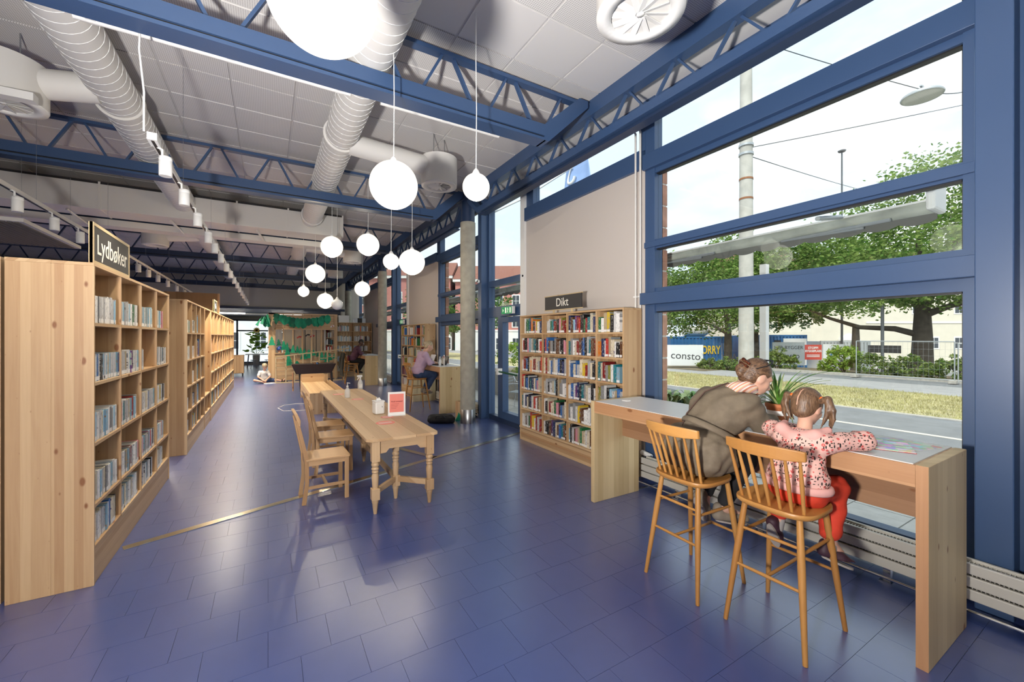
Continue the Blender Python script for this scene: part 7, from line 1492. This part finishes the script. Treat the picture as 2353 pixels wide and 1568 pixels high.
t, L, H_ = house('cream rendered building behind the building site', (46.0, 27.0), (78.0, 6.0), -1.2, 9.0, 'render_cream', [(19.5, 1.6, .95, 1.2), (21.3, 1.6, .95, 1.2), (24.0, 1.6, .95, 1.2), (27.5, 1.6, .95, 1.2), (29.5, 1.6, .95, 1.2), (32.5, 1.6, .95, 1.2), (19.5, 5.5, .95, 1.6), (24.0, 5.5, .95, 1.6), (28.0, 5.5, .95, 1.6), (8, 5.5, 1, 1.6)], 10)
MB().box(11.0, 13.2, -.35, 0, 0, 2.6).build('porch', 'winframe', t); MB().box(11.5, 12.7, -.4, -.35, 0, 1.9).build('door', 'doorwood', t); m = MB(); m.lathe([(.8, 0), (.75, .3), (.45, .6), (.1, .75)], n=16); m.build('porch_arch', 'winframe', t, loc=(12.1, -.1, 2.5)); MB().box(14, 33, -.08, 0, 4.4, 4.6).build('string_course', 'winframe', t)
house('red rendered building down the street with white ground floor', (21.5, 51.0), (36.0, 42.0), -1.0, 9.0, 'render_red', [(1.5 + 2.2 * i, z, .9, 1.5) for i in range(8) for z in (1.0, 4.0, 6.7)], 10, True, 3.4)
house('red corner house seen beyond the far desk', (10.0, 58.0), (21.0, 51.5), -1.0, 9.5, 'render_red', [(1.4 + 2.2 * i, z, .9, 1.6) for i in range(6) for z in (1.0, 4.2, 7.0)], 10, True, 3.4)
house('white house across from the hall window', (-8.5, 44.0), (6.0, 44.0), -.2, 9.0, 'render_white', [(1.6 + 2.1 * i, z, .9, 1.5) for i in range(6) for z in (.8, 4.4)], 8)
house('pinkish apartment house far left behind the consto banner', (34.0, 46.0), (44.0, 38.0), -1.0, 7.0, 'render_red', [(1.4 + 2.2 * i, z, .9, 1.5) for i in range(5) for z in (1.0, 4.0)], 8)

# ---------------------------------------------------------------- awnings, piers, terrace
M['canvas'] = mat('grey_green_canvas', (.42, .44, .39), .9, var=(4, .25), bump=(8, .5)); M['canvasdark'] = mat('dark_valance', (.15, .15, .14), .9)
M['brickred'] = mat('brick_tile', (.40, .20, .14), .8, var=(12, .2)); M['mortar'] = mat('mortar', (.55, .53, .50), .9)
def awning(label, y0, y1):
    t = thing('awning', label, 'awning', (4.58, 0, 0)); MB().box(-.005, .03, y0, y1, 2.795, 2.812).build('front_bar', 'white', t); MB().box(-.34, -.16, y0, y1, 2.86, 2.90).build('cover', 'ink2', t)
    m = MB(); n_ = int((y1 - y0) / .06); vs = []
    for i in range(n_ + 1):
        y = y0 + (y1 - y0) * i / n_; j = .012 * math.sin(i * 1.3) + .008 * math.sin(i * .43); vs += [(.02, y, 2.80), (-.02 + j, y, 2.755), (.0 + j, y, 2.715), (.05, y, 2.70)]
    m.add(vs, [(4 * i + k, 4 * i + 4 + k, 4 * i + 5 + k, 4 * i + 1 + k) for i in range(n_) for k in range(3)], 0, True); m.build('fabric', 'canvas', t)
    m = MB(); n_ = int((y1 - y0) / .02); vs = []
    for i in range(n_ + 1): y = y0 + (y1 - y0) * i / n_; vs += [(.09, y, 2.735), (.095, y, 2.66 - .028 * abs(math.sin((y - y0) * PI / .24)) ** .7), (.10, y, 2.735)]
    m.add(vs, [(3 * i, 3 * i + 3, 3 * i + 4, 3 * i + 1) for i in range(n_)] + [(3 * i + 1, 3 * i + 4, 3 * i + 5, 3 * i + 2) for i in range(n_)]); m.build('valance', 'canvasdark', t)
    for yy in np.arange(y0 + .25, y1 - .8, 1.6): m = MB(); m.tube([(-.05, yy, 2.69), (.04, yy + .9, 2.70)], .014, 8); m.tube([(.04, yy + .9, 2.70), (.0, yy + .2, 2.675)], .012, 8); m.build('folding_arm', 'galv', t)
    for yy in (y0 - .02, y1): MB().box(-.12, .16, yy - .02, yy + .04, 2.70, 2.93).build('end_cap', 'white', t, bev=.02)
    for yy in (y0 + .6, y1 - .6): m = MB(); m.tube([(-.05, yy, 2.80), (-.5, yy, 2.72)], .02, 8); m.build('wall_bracket', 'galv', t)
M['ink2'] = mat('awning_top', (.10, .12, .17), .7)
awning('grey awning outside the window beside the counter', 1.10, 5.9); awning('grey awning outside the street door', 6.1, 9.6); awning('grey awning outside the far desk window', 9.9, 13.5); awning('grey awning outside the farthest bay', 13.8, 19.5)
for k in range(3):
    c = struct_root('brick_pier_%d' % (k + 1), 'brick tiled pier outside the window, ' + ['beside the counter', 'beside the far desk', 'farthest'][k]); o_y = BAY * k
    MB().box(4.13, 4.20, 3.36 + o_y, 3.80 + o_y, GZ, 3.85).build('core', 'mortar', c)
    for i in range(15): MB().box(4.122, 4.207, 3.352 + o_y, 3.80 + o_y, GZ + .01 + i * .265, GZ + .255 + i * .265).build('brick', 'brickred', c)
    MB().box(4.10, 4.24, 3.33 + o_y, 3.84 + o_y, 3.85, 3.95).build('cap', 'galv', c)
t = thing('planter', 'dark planter box with hosta leaves outside the window', 'planter', (6.35, 4.75, GZ)); MB().box(-.3, .3, -.55, .5, 0, .62).build('box', 'chalk', t); MB().box(-.28, .28, -.53, .48, .6, .63).build('soil', 'soil', t)
rs_ = random.Random(8)
for i in range(44):
    a = rs_.uniform(0, 2 * PI); L = rs_.uniform(.16, .30); c = Vector((rs_.uniform(-.2, .2), rs_.uniform(-.45, .4), .62)); d = Vector((math.cos(a), math.sin(a), 0)); s_ = Vector((-math.sin(a), math.cos(a), 0)); vs = []
    for j in range(6): u = j / 5; w = .05 * math.sin(PI * (.12 + .88 * u)) + .002; p = c + d * L * u + Vector((0, 0, .22 * math.sin(PI * (u * .75)) * (L / .25))); vs += [p - s_ * w, p + Vector((0, 0, -.008)), p + s_ * w]
    m = MB(); m.add(vs, [(3 * j + q, 3 * j + q + 1, 3 * j + 4 + q, 3 * j + 3 + q) for j in range(5) for q in (0, 1)], 0, True); m.build('leaf', 'leafgreen' if i % 3 else 'leafpale', t)
t = thing('planter', 'grey concrete tub standing beyond the hosta planter', 'planter', (7.6, 6.6, GZ)); m = MB(); m.lathe([(.35, 0), (.5, .35), (.62, .62), (.56, .62), (.5, .55), (.001, .5)], n=24); m.build('bowl', 'wire', t)
def steel_chair(label, loc, rz):
    t = thing('terrace_chair', label, 'chair', loc, rz, 'terrace chairs')
    for sd in (-1, 1):
        m = MB(); m.tube([(.22, sd * .24, 0), (.24, sd * .26, .66), (.1, sd * .27, .68), (-.2, sd * .26, .66), (-.27, sd * .22, .83)], .012, 8); m.build('arm_tube', 'chrome', t); m = MB(); m.tube([(-.25, sd * .22, 0), (-.2, sd * .24, .44), (-.27, sd * .22, .83)], .012, 8); m.build('leg', 'chrome', t)
    for k in range(7): MB().box(-.2 + k * .06, -.2 + k * .06 + .045, -.23, .23, .44, .452).build('seat_slat', 'galv', t)
    for k in range(3): MB().box(-.272, -.262, -.2, .2, .6 + k * .08, .65 + k * .08).build('back_slat', 'galv', t)
steel_chair('aluminium terrace chair outside the door, nearer the glass', (5.0, 7.45, GZ), 2.2); steel_chair('aluminium terrace chair outside the door, farther from the glass', (5.5, 8.9, GZ), -1.0)
t = thing('planter_wall', 'low concrete planter wall outside the street door', 'wall', (6.2, 8.2, GZ)); MB().box(0, .25, 0, 5.5, 0, .75).build('wall', 'kerb', t); MB().box(.25, 2.2, 0, 5.5, 0, .65).build('soil', 'earth', t)
shrub('light green bush growing behind the terrace planter wall', (7.0, 10.3, .5), [((0, 0, .7), (.5, .8, .7)), ((0, 1.4, .5), (.5, .8, .5)), ((-.2, -.9, .35), (.4, .7, .35)), ((0, .3, 1.4), (.35, .4, .6))], 3000, .05, 'leaf_bright', 41)
# pale blue flag with white emblem
M['flagblue'] = mat('flag_blue', (.27, .40, .68), .8); M['flagblue'].node_tree.nodes['Principled BSDF'].inputs['Transmission Weight'].default_value = 0
fl = thing('flag', 'pale blue flag with a white swirl emblem outside the clerestory', 'flag', (5.9, 7.0, 4.75)); m = MB(); vs = []; nu, nv = 26, 14
def fp(u, v):
    x = .10 * math.sin(u * 9 + v * 2) * (1 - .5 * u) ; y = .75 - 1.35 * u; z = .95 - v * (1.05 - .15 * u) + .22 * (u - .2) * (1 - v) ; return (x * (.4 + v), y * (.45 + .55 * v) + .1, z)
for j in range(nv + 1):
    for i in range(nu + 1): vs.append(fp(i / nu, j / nv))
m.add(vs, [(j * (nu + 1) + i, j * (nu + 1) + i + 1, (j + 1) * (nu + 1) + i + 1, (j + 1) * (nu + 1) + i) for j in range(nv) for i in range(nu)], 0, True); o = m.build('cloth', 'flagblue', fl); md = o.modifiers.new('thick', 'SOLIDIFY'); md.thickness = .006
m = MB(); m.tube([Vector(fp(.45 + .1 * math.cos(a), .45 + .16 * math.sin(a))) + Vector((-.03, 0, 0)) for a in np.linspace(.3, 5.2, 16)], [.035 - .0015 * i for i in range(16)], 8); m.build('emblem', 'contwhite', fl)
m = MB(); m.tube([(.0, -.75, 1.15), (.05, .35, .8), (-.9, .9, .1), (-1.8, 1.2, -.4)], .02, 8); m.build('staff', 'white', fl); m = MB(); m.tube([Vector((.0, -.28 + .13 * math.cos(a), .98 + .10 * math.sin(a))) for a in np.linspace(-.4, 3.6, 14)], .010, 6); m.build('ring', 'galv', fl)
